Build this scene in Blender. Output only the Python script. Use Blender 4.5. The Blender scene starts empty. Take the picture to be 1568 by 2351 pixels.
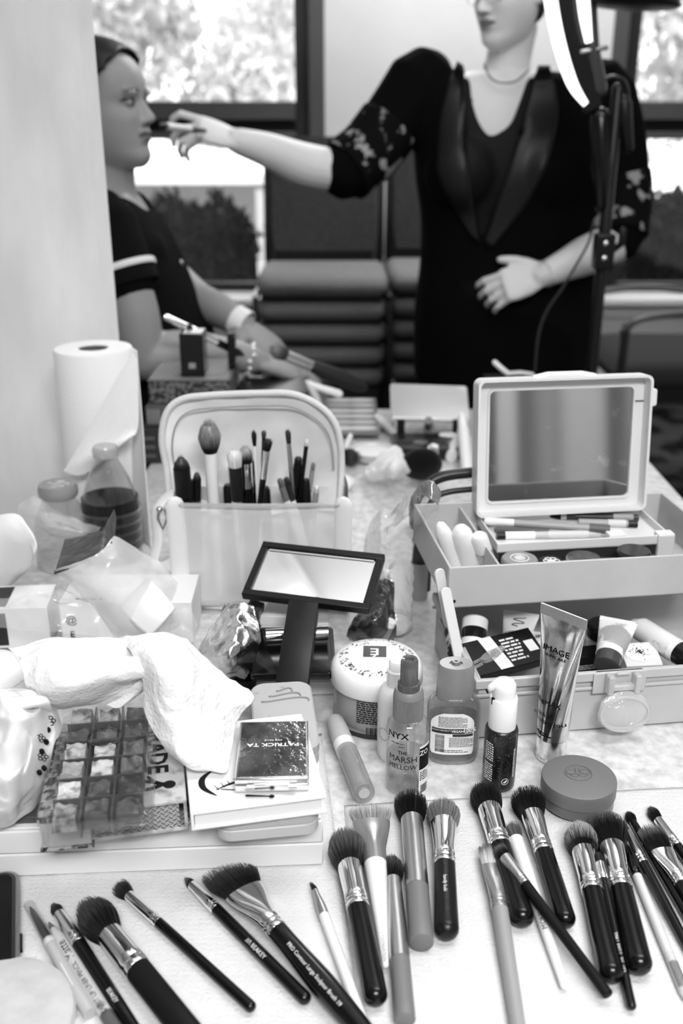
import bpy, bmesh, math, random
import numpy as np
from mathutils import Vector, Matrix, Euler
R = math.radians
PI = math.pi
rng = random.Random(7)
C = bpy.context.scene.collection
S = bpy.context.scene

# ------------------------------------------------------------------ camera, world, lights, exposure
W0, H0, FPX = 1568.0, 2351.0, 2286.0
PITCH = R(21.4)
ZC = 1.30
ZT = 0.74
cam = bpy.data.cameras.new('camera')
cam.sensor_fit = 'VERTICAL'
cam.sensor_height = 36.0
cam.lens = 35.0
cam.dof.use_dof = True
cam.dof.focus_distance = 0.88
cam.dof.aperture_fstop = 4.8
cam.clip_start = 0.05
co = bpy.data.objects.new('camera', cam)
co.location = (0, 0, ZC)
co.rotation_euler = (PI/2 - PITCH, 0, 0)
C.objects.link(co)
S.camera = co
S.view_settings.view_transform = 'Standard'
S.view_settings.look = 'None'
S.view_settings.gamma = 1.0
S.view_settings.use_curve_mapping = False
S.view_settings.exposure = 0.32
S.cycles.max_bounces = 10
S.cycles.transparent_max_bounces = 24
S.cycles.caustics_reflective = False
S.cycles.caustics_refractive = False
S.cycles.sample_clamp_indirect = 6.0

w = bpy.data.worlds.new('world')
S.world = w
w.use_nodes = True
bg = w.node_tree.nodes['Background']
bg.inputs[0].default_value = (1, 1, 1, 1)
bg.inputs[1].default_value = 2.4

def area(name, loc, rot, sx, sy, power):
    l = bpy.data.lights.new(name, 'AREA')
    l.shape = 'RECTANGLE'; l.size = sx; l.size_y = sy; l.energy = power
    o = bpy.data.objects.new(name, l)
    o.location = loc; o.rotation_euler = rot
    C.objects.link(o)
    return o
sun = bpy.data.lights.new('sun', 'SUN')
sun.energy = 4.0; sun.angle = R(1.0)
so = bpy.data.objects.new('sun', sun)
so.rotation_euler = (R(38), 0, R(-20)); so.location = (0, 0, 8)
C.objects.link(so)
CEIL = 2.75
area('ceiling_lamp_light', (0.75, 0.75, CEIL-0.07), (0, 0, 0), 1.2, 0.6, 11)
area('ceiling_lamp_light', (0.35, -1.2, CEIL-0.07), (0, 0, 0), 1.2, 0.6, 78)
area('ceiling_lamp_light', (0.6, 3.9, CEIL-0.07), (0, 0, 0), 1.2, 0.6, 34)

area('added_uplight', (0.25, 1.05, 2.27), (PI, 0, 0), 1.1, 0.2, 16)  # unseen uplights added to brighten the ceiling and the hand mirror
area('added_uplight', (0.9, 2.2, 2.27), (PI, 0, 0), 1.1, 0.2, 8)

# ------------------------------------------------------------------ projection helpers (photograph pixel -> point in the room)
_c, _s = math.cos(PITCH), math.sin(PITCH)
def ray(px, py):
    a = (px - W0/2)/FPX; b = -(py - H0/2)/FPX
    return Vector((a, b*_s + _c, b*_c - _s))
def T(px, py, h=0.0):            # point at height h above the table top
    d = ray(px, py); t = (ZT + h - ZC)/d.z
    return Vector((0, 0, ZC)) + d*t
def Y(px, py, y):                # point in the upright plane at distance y
    d = ray(px, py)
    return Vector((0, 0, ZC)) + d*(y/d.y)
def ppm(p):                      # pixels per metre at a point
    return FPX/(p.y*_c + (ZC - p.z)*_s)

# ------------------------------------------------------------------ materials
_M = {}
def g4(v): return (v, v, v, 1.0)
def mat(name, v=.5, rough=.5, metal=0.0, spec=None, noise=0.0, nscale=40.0, bump=0.0, bscale=200.0, coat=0.0, stretch=None, dark=None, thr=.5, soft=.15, vcol=False, detail=4.0, sheen=0.0, sss=0.0):
    if name in _M: return _M[name]
    if spec is None: spec = .5 if v > .1 and dark is None or metal else .04 if rough > .7 else .15 if rough > .45 else .3
    m = bpy.data.materials.new(name); m.use_nodes = True
    nt = m.node_tree; b = nt.nodes['Principled BSDF']
    b.inputs['Base Color'].default_value = g4(v)
    b.inputs['Roughness'].default_value = rough
    b.inputs['Metallic'].default_value = metal
    b.inputs['Specular IOR Level'].default_value = spec
    b.inputs['Coat Weight'].default_value = coat
    b.inputs['Sheen Weight'].default_value = sheen
    def tex(scale):
        tc = nt.nodes.new('ShaderNodeTexCoord'); mp = nt.nodes.new('ShaderNodeMapping')
        nt.links.new(tc.outputs['Object'], mp.inputs[0])
        if stretch: mp.inputs['Scale'].default_value = stretch
        n = nt.nodes.new('ShaderNodeTexNoise'); n.inputs['Scale'].default_value = scale; n.inputs['Detail'].default_value = detail
        nt.links.new(mp.outputs[0], n.inputs['Vector'])
        return n
    src = None
    if vcol:
        a = nt.nodes.new('ShaderNodeAttribute'); a.attribute_name = 'Col'
        src = a.outputs['Color']
    if noise or dark is not None:
        n = tex(nscale)
        r = nt.nodes.new('ShaderNodeValToRGB')
        if dark is not None:
            r.color_ramp.elements[0].position = max(0, thr - soft); r.color_ramp.elements[1].position = min(1, thr + soft)
            r.color_ramp.elements[0].color = g4(dark); r.color_ramp.elements[1].color = g4(v)
        else:
            r.color_ramp.elements[0].position = .3; r.color_ramp.elements[1].position = .7
            r.color_ramp.elements[0].color = g4(v*(1 - noise)); r.color_ramp.elements[1].color = g4(min(1, v*(1 + noise*.4)))
        nt.links.new(n.outputs['Fac'], r.inputs[0])
        if src is not None:
            mx = nt.nodes.new('ShaderNodeMix'); mx.data_type = 'RGBA'; mx.blend_type = 'MULTIPLY'; mx.inputs[0].default_value = 1
            nt.links.new(src, mx.inputs[6]); nt.links.new(r.outputs[0], mx.inputs[7]); src = mx.outputs[2]
        else: src = r.outputs[0]
    if src is not None: nt.links.new(src, b.inputs['Base Color'])
    if bump:
        n = tex(bscale)
        bp = nt.nodes.new('ShaderNodeBump'); bp.inputs['Strength'].default_value = bump; bp.inputs['Distance'].default_value = .002
        nt.links.new(n.outputs['Fac'], bp.inputs['Height']); nt.links.new(bp.outputs[0], b.inputs['Normal'])
    _M[name] = m
    return m
def emboss(m, scale=170.0, strength=.5):
    """rows of small raised dots, as pressed into paper towels"""
    nt = m.node_tree; b = nt.nodes['Principled BSDF']
    tc = nt.nodes.new('ShaderNodeTexCoord'); v = nt.nodes.new('ShaderNodeTexVoronoi'); v.inputs['Scale'].default_value = scale; v.inputs['Randomness'].default_value = .25
    nt.links.new(tc.outputs['Object'], v.inputs['Vector'])
    r = nt.nodes.new('ShaderNodeValToRGB'); r.color_ramp.elements[0].color = g4(1); r.color_ramp.elements[1].color = g4(0); r.color_ramp.elements[0].position = .1; r.color_ramp.elements[1].position = .45
    nt.links.new(v.outputs['Distance'], r.inputs[0])
    bp = nt.nodes.new('ShaderNodeBump'); bp.inputs['Strength'].default_value = strength; bp.inputs['Distance'].default_value = .0015
    nt.links.new(r.outputs[0], bp.inputs['Height'])
    if b.inputs['Normal'].links: nt.links.new(b.inputs['Normal'].links[0].from_socket, bp.inputs['Normal'])
    nt.links.new(bp.outputs[0], b.inputs['Normal'])
    return m
def film(name, tint=.95, gloss=.25, rough=.08, haze=0.0, hazev=.8, bump=0.0, bscale=60.0):
    """thin clear plastic or glass: see-through, glossy, with an optional milky share"""
    if name in _M: return _M[name]
    m = bpy.data.materials.new(name); m.use_nodes = True
    nt = m.node_tree; nt.nodes.clear()
    out = nt.nodes.new('ShaderNodeOutputMaterial')
    tr = nt.nodes.new('ShaderNodeBsdfTransparent'); tr.inputs[0].default_value = g4(tint)
    gl = nt.nodes.new('ShaderNodeBsdfGlossy'); gl.inputs['Roughness'].default_value = rough; gl.inputs[0].default_value = g4(.9)
    lw = nt.nodes.new('ShaderNodeLayerWeight'); lw.inputs['Blend'].default_value = .5
    pw = nt.nodes.new('ShaderNodeMath'); pw.operation = 'POWER'; pw.inputs[1].default_value = 3.0
    nt.links.new(lw.outputs['Facing'], pw.inputs[0])
    fr = nt.nodes.new('ShaderNodeMath'); fr.operation = 'MULTIPLY_ADD'; fr.inputs[1].default_value = gloss*1.8; fr.inputs[2].default_value = .05
    nt.links.new(pw.outputs[0], fr.inputs[0])
    mx = nt.nodes.new('ShaderNodeMixShader')
    base = tr.outputs[0]
    if haze:
        df = nt.nodes.new('ShaderNodeBsdfDiffuse'); df.inputs[0].default_value = g4(hazev)
        m2 = nt.nodes.new('ShaderNodeMixShader'); m2.inputs[0].default_value = haze
        nt.links.new(base, m2.inputs[1]); nt.links.new(df.outputs[0], m2.inputs[2]); base = m2.outputs[0]
    nt.links.new(fr.outputs[0], mx.inputs[0]); nt.links.new(base, mx.inputs[1]); nt.links.new(gl.outputs[0], mx.inputs[2])
    if bump:
        tc = nt.nodes.new('ShaderNodeTexCoord'); n = nt.nodes.new('ShaderNodeTexNoise'); n.inputs['Scale'].default_value = bscale
        nt.links.new(tc.outputs['Object'], n.inputs['Vector'])
        bp = nt.nodes.new('ShaderNodeBump'); bp.inputs['Strength'].default_value = bump; bp.inputs['Distance'].default_value = .004
        nt.links.new(n.outputs['Fac'], bp.inputs['Height']); nt.links.new(bp.outputs[0], gl.inputs['Normal']); nt.links.new(bp.outputs[0], lw.inputs['Normal'])
    nt.links.new(mx.outputs[0], out.inputs[0])
    _M[name] = m
    return m
def glow(name, v, strength):
    if name in _M: return _M[name]
    m = bpy.data.materials.new(name); m.use_nodes = True
    b = m.node_tree.nodes['Principled BSDF']
    b.inputs['Base Color'].default_value = g4(v); b.inputs['Emission Color'].default_value = g4(1); b.inputs['Emission Strength'].default_value = strength
    _M[name] = m
    return m
BLACK = mat('black_gloss', .003, .2, spec=.35)
BLACKM = mat('black_matte', .006, .55)
BLACKP = mat('black_plastic', .005, .35)
WHITEP = mat('white_plastic', .84, .35)
WHITEPAPER = mat('white_paper', .86, .9)
CHROME = mat('chrome', .92, .06, 1.0)
STEEL = mat('brushed_steel', .5, .28, 1.0)
MIRROR = mat('mirror_glass', .85, .01, 1.0)
GREYP = mat('grey_plastic', .3, .4)
LGREY = mat('light_grey_plastic', .55, .4)
DGREY = mat('dark_grey', .06, .5)
PRINT = mat('black_print', .006, .6)
WPRINT = mat('white_print', .8, .6)
GPRINT = mat('grey_print', .25, .6)
CLEAR = film('clear_plastic', .93, .3, .06)
GLASS = film('clear_glass', .9, .35, .03)
HAIRM = mat('bristle', .5, .45, vcol=True, spec=.4)
SKIN = mat('skin', .5, .5, vcol=True, spec=.35)

# ------------------------------------------------------------------ geometry collector
def frame(o, x, up=(0, 0, 1)):
    """matrix with local x along x and z near up"""
    x = Vector(x).normalized(); up = Vector(up)
    y = up.cross(x)
    if y.length < 1e-6: y = Vector((0, 1, 0))
    y.normalize(); z = x.cross(y)
    m = Matrix((x, y, z)).transposed().to_4x4(); m.translation = Vector(o)
    return m
def zframe(o, z, xh=(1, 0, 0)):
    z = Vector(z).normalized(); xh = Vector(xh)
    y = z.cross(xh).normalized(); x = y.cross(z)
    m = Matrix((x, y, z)).transposed().to_4x4(); m.translation = Vector(o)
    return m
I4 = Matrix.Identity(4)
class G:
    def __init__(s): s.v = []; s.f = []; s.c = []
    def add(s, vs, fs, M=None, col=None):
        n = len(s.v)
        if M is not None: vs = [M @ Vector(p) for p in vs]
        s.v += [tuple(p) for p in vs]; s.f += [tuple(i + n for i in f) for f in fs]
        if col is not None:
            s.c += [col]*len(vs) if not isinstance(col, (list, tuple)) else list(col)
        return s
    def box(s, cx, cy, cz, sx, sy, sz, M=None):
        v = [(cx + a*sx/2, cy + b*sy/2, cz + c*sz/2) for c in (-1, 1) for b in (-1, 1) for a in (-1, 1)]
        return s.add(v, [(0, 2, 3, 1), (4, 5, 7, 6), (0, 1, 5, 4), (2, 6, 7, 3), (0, 4, 6, 2), (1, 3, 7, 5)], M)
    def rings(s, rings, M=None, cap0=True, cap1=True, closed=False):
        n = len(rings[0]); v = [p for r in rings for p in r]; f = []
        k = len(rings)
        for i in range(k - 1 + (1 if closed else 0)):
            a, b = i*n, ((i + 1) % k)*n
            for j in range(n):
                f.append((a + j, a + (j + 1) % n, b + (j + 1) % n, b + j))
        if not closed:
            if cap0: f.append(tuple(range(n))[::-1])
            if cap1: f.append(tuple((k - 1)*n + j for j in range(n)))
        return s.add(v, f, M)
    def lathe(s, prof, n=32, M=None, cap0=True, cap1=True, sy=1.0):
        return s.rings([[(r*math.cos(2*PI*j/n), r*sy*math.sin(2*PI*j/n), z) for j in range(n)] for r, z in prof], M, cap0, cap1)
    def lathex(s, prof, n=24, M=None, cap0=True, cap1=True):
        """profile (x, ry, rz) along local x"""
        return s.rings([[(x, ry*math.cos(2*PI*j/n), rz*math.sin(2*PI*j/n)) for j in range(n)] for x, ry, rz in prof], M, cap0, cap1)
    def tube(s, pts, rad, n=10, M=None, flat=1.0, up=(0, 0, 1), round_ends=True):
        pts = [Vector(p) for p in pts]
        if not isinstance(rad, (list, tuple)): rad = [rad]*len(pts)
        rings = []; prev = None
        for i, p in enumerate(pts):
            t = (pts[min(i + 1, len(pts) - 1)] - pts[max(i - 1, 0)]).normalized()
            if prev is None:
                u = Vector(up); u = u - t*u.dot(t)
                if u.length < 1e-4: u = Vector((1, 0, 0)) - t*t.x
                u.normalize()
            else:
                u = (prev - t*prev.dot(t)).normalized()
            prev = u; wv = t.cross(u)
            r = rad[i]
            ring = lambda q, rr: [q + wv*(rr*math.cos(2*PI*j/n)) + u*(rr*flat*math.sin(2*PI*j/n)) for j in range(n)]
            if round_ends and i == 0:
                for a in (75, 45): rings.append(ring(p - t*r*math.sin(R(a)), r*math.cos(R(a))))
            rings.append(ring(p, r))
            if round_ends and i == len(pts) - 1:
                for a in (45, 75): rings.append(ring(p + t*r*math.sin(R(a)), r*math.cos(R(a))))
        return s.rings(rings, M)
    def prism(s, out, z0, z1, M=None, ch=0.0):
        """outline in xy from z0 to z1, chamfer ch"""
        n = len(out)
        if ch:
            cx = sum(p[0] for p in out)/n; cy = sum(p[1] for p in out)/n
            mx = max(abs(p[0] - cx) for p in out) or 1; my = max(abs(p[1] - cy) for p in out) or 1
            ins = [(cx + (p[0] - cx)*(1 - ch/mx), cy + (p[1] - cy)*(1 - ch/my)) for p in out]
            rings = [[(x, y, z0) for x, y in ins], [(x, y, z0 + ch) for x, y in out], [(x, y, z1 - ch) for x, y in out], [(x, y, z1) for x, y in ins]]
        else: rings = [[(x, y, z0) for x, y in out], [(x, y, z1) for x, y in out]]
        return s.rings(rings, M)
    def grid(s, fn, nu, nv, M=None):
        v = [fn(i/nu, j/nv) for j in range(nv + 1) for i in range(nu + 1)]
        f = [(j*(nu + 1) + i, j*(nu + 1) + i + 1, (j + 1)*(nu + 1) + i + 1, (j + 1)*(nu + 1) + i) for j in range(nv) for i in range(nu)]
        return s.add(v, f, M)
    def ball(s, c, rx, ry=None, rz=None, n=16, m=10, M=None):
        ry = rx if ry is None else ry; rz = rx if rz is None else rz
        rings = []
        for k in range(1, m):
            a = -PI/2 + PI*k/m
            rings.append([(c[0] + rx*math.cos(a)*math.cos(2*PI*j/n), c[1] + ry*math.cos(a)*math.sin(2*PI*j/n), c[2] + rz*math.sin(a)) for j in range(n)])
        return s.rings(rings, M)
def rrect(w, h, r, n=5, cx=0, cy=0):
    out = []
    for sx, sy, a0 in ((1, 1, 0), (-1, 1, 90), (-1, -1, 180), (1, -1, 270)):
        for k in range(n + 1):
            a = R(a0 + 90*k/n)
            out.append((cx + sx*(w/2 - r) + r*math.cos(a), cy + sy*(h/2 - r) + r*math.sin(a)))
    return out
def circ(r, n=32, cx=0, cy=0): return [(cx + r*math.cos(2*PI*k/n), cy + r*math.sin(2*PI*k/n)) for k in range(n)]

def obj(name, g, m, parent=None, smooth=40, bevel=0.0, solid=0.0, sub=0, M=None, kind=None, label=None):
    me = bpy.data.meshes.new(name)
    me.from_pydata(g.v, [], g.f)
    me.update()
    if m is not None: me.materials.append(m)
    if g.c and len(g.c) == len(g.v):
        a = me.color_attributes.new('Col', 'FLOAT_COLOR', 'POINT')
        arr = np.ones((len(g.v), 4), dtype=np.float32); arr[:, :3] = np.array(g.c, dtype=np.float32)[:, None]
        a.data.foreach_set('color', arr.ravel())
    bm = bmesh.new(); bm.from_mesh(me); bmesh.ops.recalc_face_normals(bm, faces=bm.faces); bm.to_mesh(me); bm.free()
    if smooth:
        me.polygons.foreach_set('use_smooth', [True]*len(me.polygons))
        if smooth < 180: me.set_sharp_from_angle(angle=R(smooth))
    o = bpy.data.objects.new(name, me); C.objects.link(o)
    if parent is not None: o.parent = parent
    if M is not None: o.matrix_local = M
    if bevel:
        b = o.modifiers.new('bevel', 'BEVEL'); b.width = bevel; b.segments = 2; b.limit_method = 'ANGLE'; b.angle_limit = R(40)
    if solid:
        b = o.modifiers.new('solid', 'SOLIDIFY'); b.thickness = solid; b.offset = 0
    if sub:
        b = o.modifiers.new('sub', 'SUBSURF'); b.levels = sub; b.render_levels = sub
    if kind: o['kind'] = kind
    if label: o['label'] = label
    return o
def tag(o, label, cat, group=None, kind=None):
    o['label'] = label; o['category'] = cat
    if group: o['group'] = group
    if kind: o['kind'] = kind
    return o
def thing(name, label, cat, M=None, group=None):
    o = bpy.data.objects.new(name, None); o.empty_display_size = .02
    C.objects.link(o)
    if M is not None: o.matrix_world = M if isinstance(M, Matrix) else Matrix.Translation(Vector(M))
    return tag(o, label, cat, group)
def struct(name, g, m, parent=None, **k):
    o = obj(name, g, m, parent, **k)
    o['kind'] = 'structure'
    return o
_TC = {}
def text_geo(s, size=1.0, bold=0.0, align='CENTER'):
    """flat letters in the xy plane, centred"""
    key = (s, bold, align)
    if key not in _TC:
        cu = bpy.data.curves.new('lettering', 'FONT'); cu.body = s; cu.size = 1.0; cu.align_x = align; cu.align_y = 'CENTER'; cu.resolution_u = 2; cu.offset = 0 if 'M' in s else bold
        ob = bpy.data.objects.new('lettering', cu); C.objects.link(ob)
        ev = ob.evaluated_get(bpy.context.evaluated_depsgraph_get())
        me = ev.to_mesh()
        _TC[key] = ([tuple(v.co) for v in me.vertices], [tuple(p.vertices) for p in me.polygons])
        ev.to_mesh_clear()
        bpy.data.objects.remove(ob); bpy.data.curves.remove(cu)
    v, f = _TC[key]
    return [(x*size, y*size, 0) for x, y, z in v], f
def text_on(g, s, size, fn, bold=0.0, sx=1.0, align='CENTER'):
    v, f = text_geo(s, size, bold, align)
    g.add([fn(x*sx, y) for x, y, z in v], f)
    return g
def bars(g, fn, w, h, rows, seed=1, fill=.5, words=True):
    """rows of tiny unreadable print as short dashes"""
    r = random.Random(seed); lh = h/rows
    for i in range(rows):
        y = h/2 - (i + .5)*lh; x = -w/2; end = w/2*(1 if i % 5 else .6)
        while x < end - lh*.3:
            ww = r.uniform(.6, 2.4)*lh
            ww = min(ww, end - x)
            g.add([fn(x, y - lh*fill/2), fn(x + ww, y - lh*fill/2), fn(x + ww, y + lh*fill/2), fn(x, y + lh*fill/2)], [(0, 1, 2, 3)])
            x += ww + lh*.35
    return g
def barcode(g, fn, w, h, seed=3, n=22):
    r = random.Random(seed); x = -w/2
    while x < w/2:
        ww = w/n*r.uniform(.25, .8)
        g.add([fn(x, -h/2), fn(x + ww, -h/2), fn(x + ww, h/2), fn(x, h/2)], [(0, 1, 2, 3)])
        x += ww + w/n*r.uniform(.3, .6)
    return g
def cyl_fn(r, z0, a0=-PI/2, tilt=0.0):
    """map (x across, y up) on an upright cylinder of radius r at height z0 facing angle a0"""
    def fn(x, y):
        a = a0 + x/r
        return (r*math.cos(a), r*math.sin(a), z0 + y)
    return fn

def hz(b, py, px=None):          # height above the table of pixel row py in the upright plane through b
    return Y(b.x*ppm(b) + W0/2 if px is None else px, py, b.y).z - ZT
def rad_px(w, b, h=0.0):
    q = Vector((b.x, b.y, ZT + h)); return w/2/ppm(q)
from mathutils import noise as mnoise
def cr(p, t):
    """Catmull-Rom through a list of vectors, t in 0..1"""
    n = len(p) - 1; x = min(max(t, 0), 1)*n; i = min(int(x), n - 1); u = x - i
    a, b, c, d = p[max(i - 1, 0)], p[i], p[i + 1], p[min(i + 2, n)]
    return .5*((2*b) + (c - a)*u + (2*a - 5*b + 4*c - d)*u*u + (3*b - a - 3*c + d)*u**3)
def net(g, rows, nu, nv, amp=0.0, scale=20.0, seed=0, ridged=True, minh=None, F=None):
    """cloth, film or paper through rows of (px, py, height) control points"""
    P = [[(F or T)(*q) for q in r] for r in rows]
    def fn(u, v):
        col = [cr(r, u) for r in P]
        p = cr(col, v)
        if amp:
            q = p*scale + Vector((seed*7.3, seed*3.1, 0))
            n = mnoise.noise(q) + .5*mnoise.noise(q*2.1)
            if ridged: n = (1 - abs(mnoise.noise(q))*2) * .7 + .5*n + .4*(1 - abs(mnoise.noise(q*2.3 + Vector((5, 1, 2))))*2)
            p = p + Vector((amp*.3*mnoise.noise(q + Vector((9, 0, 0))), -.45*amp*n, .9*amp*n))
        if minh is not None: p.z = max(p.z, ZT + minh)
        return p
    return g.grid(fn, nu, nv)
def pxframe(a, b, h):
    """frame at pixel a, height h, local x towards pixel b"""
    p, q = T(*a, h), T(*b, h)
    return frame(p, q - p), (q - p).length
def cam_angle(b):                # horizontal direction from a standing thing to the camera
    return math.atan2(-b.y, -b.x)

def rod(name, label, cat, A, B, segs, group=None, n=20, flatten=1.0, F=T):
    """a lying or leaning round thing from A to B (px, py, height); segs: (part, [(u, radius)], material)"""
    a, b = F(*A), F(*B); ax = b - a; L = ax.length
    o = thing(name, label, cat, frame(a, ax), group)
    for nm, pr, m in segs: obj(nm, G().lathex([(u*L, r, r*flatten) for u, r in pr], n), m, o, smooth=45)
    return o
# ------------------------------------------------------------------ the room
YB = 4.8
XL, XR, YF = -3.0, 3.2, -2.2
WALLM = mat('wall_paint', .62, .85, noise=.08, nscale=3, bump=.15, bscale=120)
struct('floor', G().box(0.1, 1.3, -.05, 6.6, 7.4, .1), mat('dark_carpet', .02, .95, dark=.006, v=.03, nscale=5, thr=.5, soft=.05) if 0 else mat('dark_carpet', .045, .95, dark=.006, nscale=7, thr=.5, soft=.06))
struct('ceiling', G().box(0.1, 1.3, CEIL + .05, 6.6, 7.4, .1), mat('ceiling_paint', .85, .9))
struct('wall_right', G().box(XR + .06, 1.3, CEIL/2, .12, 7.3, CEIL), WALLM)
struct('wall_left_far', G().box(XL - .06, 1.3, CEIL/2, .12, 7.3, CEIL), WALLM)
struct('wall_behind', G().box(0.1, YF - .06, CEIL/2, 6.5, .12, CEIL), mat('wall_behind_paint', .2, .85))
# back wall with two window openings
p0 = lambda px, py: Y(px, py, YB)
zt, zb = 2.45, p0(500, 672).z           # head and sill of the openings
xl0, xl1 = -2.3, p0(746, 300).x
xr0, xr1 = p0(1388, 300).x, 2.9
gb = G()
gb.box((XL + xl0)/2, YB + .1, CEIL/2, xl0 - XL, .2, CEIL)
gb.box((xl1 + xr0)/2, YB + .1, CEIL/2, xr0 - xl1, .2, CEIL)
gb.box((xr1 + XR)/2, YB + .1, CEIL/2, XR - xr1, .2, CEIL)
for a, b in ((xl0, xl1), (xr0, xr1)):
    gb.box((a + b)/2, YB + .1, zb/2, b - a, .2, zb)
    gb.box((a + b)/2, YB + .1, (zt + CEIL)/2, b - a, .2, CEIL - zt)
struct('wall_back', gb, WALLM)
FRM = mat('window_frame_dark', .018, .4); FRG = mat('window_frame_grey', .07, .45); FRK = mat('window_gasket', .003, .5)
SILLM = mat('white_sill', .7, .4)
def window(n, x0, x1, left_open):
    g = G(); z1 = p0(500, 232).z; z2 = p0(500, 320).z
    yy = YB + .05
    # outer grey jambs, inner dark sash, transom of three bands
    jw = p0(748, 300).x - p0(712, 300).x
    sw = p0(712, 300).x - p0(680, 300).x
    fr = struct('window_%d' % n, G().box(x0 + jw/2, yy, (zt + zb)/2, jw, .1, zt - zb).box(x1 - jw/2, yy, (zt + zb)/2, jw, .1, zt - zb).box((x0 + x1)/2, yy, zt - .03, x1 - x0 - 2*jw, .1, .06), FRG, bevel=.004)
    s = G()
    for xx in (x0 + jw + sw/2, x1 - jw - sw/2): s.box(xx, yy + .02, (zt - .06 + zb)/2, sw, .06, zt - .06 - zb)
    s.box((x0 + x1)/2, yy + .02, zb + .02, x1 - x0 - 2*jw - 2*sw, .06, .04)
    obj('sash', s, FRM, fr, bevel=.003)
    h = z1 - z2; a = x0 + jw + sw; b = x1 - jw - sw
    obj('transom', G().box((a + b)/2, yy + .01, z1 - h*.25, b - a, .08, h*.5), FRG, fr, bevel=.006)
    obj('transom_gasket', G().box((a + b)/2, yy + .02, z1 - h*.65, b - a, .06, h*.3), FRK, fr)
    obj('transom_lower', G().box((a + b)/2, yy + .015, z1 - h*.9, b - a, .07, h*.2), FRG, fr, bevel=.004)
    obj('pane', G().box((a + b)/2, yy + .025, (zt - .06 + z1)/2, b - a, .006, zt - .06 - z1), film('window_glass', .98, .05, .02), fr, smooth=0)
    obj('pane', G().box((a + b)/2, yy + .025, (z2 + zb + .04)/2, b - a, .006, z2 - zb - .04), film('window_glass'), fr, smooth=0)
    struct('trim_%d' % n, G().box((x0 + x1)/2, YB - .02, zb - .03, x1 - x0 + .1, .14, .035).box((x0 + x1)/2, YB - .012, zb - .09, x1 - x0 + .06, .02, .05), SILLM, bevel=.006)
window(1, xl0, xl1, True)
window(2, xr0, xr1, False)
struct('baseboard_back', G().box(0.1, YB - .012, .05, 6.2, .022, .1), mat('baseboard_grey', .02, .5), bevel=.004)
# partition beside the table, its near face turned slightly to the window side
PEDGE = Y(262, 640, 1.50)
pe = Vector((PEDGE.x, 1.50, 0))
PARTM = mat('partition_paint', .76, .8, noise=.13, nscale=14, bump=.35, bscale=90, stretch=(1, 1, .35))
a = [(pe.x, pe.y), (pe.x - .03, pe.y + .10), (-2.6, pe.y + .1), (-2.6, pe.y + .02 - .55), (pe.x - .02, pe.y - .002)]
struct('wall_left', G().prism([(x, y) for x, y in a], 0, CEIL), PARTM, smooth=0)
# ceiling lamps
for (x, y) in ((0.75, .75), (.35, -1.2), (.6, 3.9)):
    t = thing('ceiling_lamp', 'white rectangular ceiling lamp panel ' + ('over the make-up table' if y == .75 else 'behind the table' if y < 0 else 'over the standing person'), 'lamp', (x, y, CEIL - .05), 'ceiling lamp panels')
    obj('lamp_housing', G().box(0, 0, .025, 1.26, .66, .05), WHITEP, t)
    obj('diffuser', G().box(0, 0, -.004, 1.2, .6, .008), glow('lamp_diffuser', .8, 1.2), t)
# ------------------------------------------------------------------ outside
struct('ground_outside', G().box(0, YB + 15.3, -.3, 60, 30, .1), mat('paving_pale', .5, .9, noise=.2, nscale=2))
def leaf_mass(name, fn, n, size, m, label, cat, seed):
    r = random.Random(seed); g = G()
    for k in range(n):
        p, out = fn(r); s_ = size*r.uniform(.6, 1.4)
        e = Euler((r.uniform(0, 6.3), r.uniform(0, 6.3), r.uniform(0, 6.3))).to_matrix()
        q = [Vector(p) + e @ Vector(c) for c in ((-s_, 0, 0), (0, -s_*.45, s_*.15), (s_, 0, 0), (0, s_*.45, s_*.15))]
        g.add(q, [(0, 1, 2, 3)], None, [r.uniform(.5, 1.1)]*4)
    o = obj(name, g, m, smooth=0)
    return o
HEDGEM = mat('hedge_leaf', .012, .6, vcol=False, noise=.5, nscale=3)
def hedge(x0, x1, y, h0, h1, seed, label):
    t = thing('hedge', label, 'hedge', ((x0 + x1)/2, y, -.25))
    cx = (x0 + x1)/2
    top = lambda x: h0 + (h1 - h0)*(x - x0)/(x1 - x0) + .06*math.sin(x*7 + seed) + .05*math.sin(x*17)
    g = G()
    nx = 24
    def fn(u, v):
        x = x0 + (x1 - x0)*u; hh = top(x)
        ang = PI*v
        return (x - cx, -.28*math.cos(ang), hh*(math.sin(ang)**.4))
    g.grid(fn, nx, 12)
    obj('hedge_core', g, HEDGEM, t)
    def f2(r):
        u = r.random(); v = r.uniform(.05, .8); p = Vector(fn(u, v)); p += Vector((0, -.02, 0)) + Vector((r.gauss(0, .02), r.gauss(0, .03), abs(r.gauss(0, .05))))
        return p, None
    l = leaf_mass('leaves', f2, 5000, .035, HEDGEM, None, None, seed); l.parent = t; l['kind'] = 'stuff'
YH = 5.9
ha = Y(290, 425, YH); hb = Y(560, 492, YH); hc = Y(565, 462, YH); hd = Y(760, 420, YH)
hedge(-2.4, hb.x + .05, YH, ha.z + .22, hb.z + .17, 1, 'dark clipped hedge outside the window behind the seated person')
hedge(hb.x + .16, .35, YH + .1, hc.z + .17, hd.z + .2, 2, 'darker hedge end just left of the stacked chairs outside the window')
hedge(Y(1400, 470, YH).x, 3.4, YH, Y(1500, 470, YH).z + .25, Y(1500, 470, YH).z + .3, 3, 'dark hedge outside the right hand window')
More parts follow.
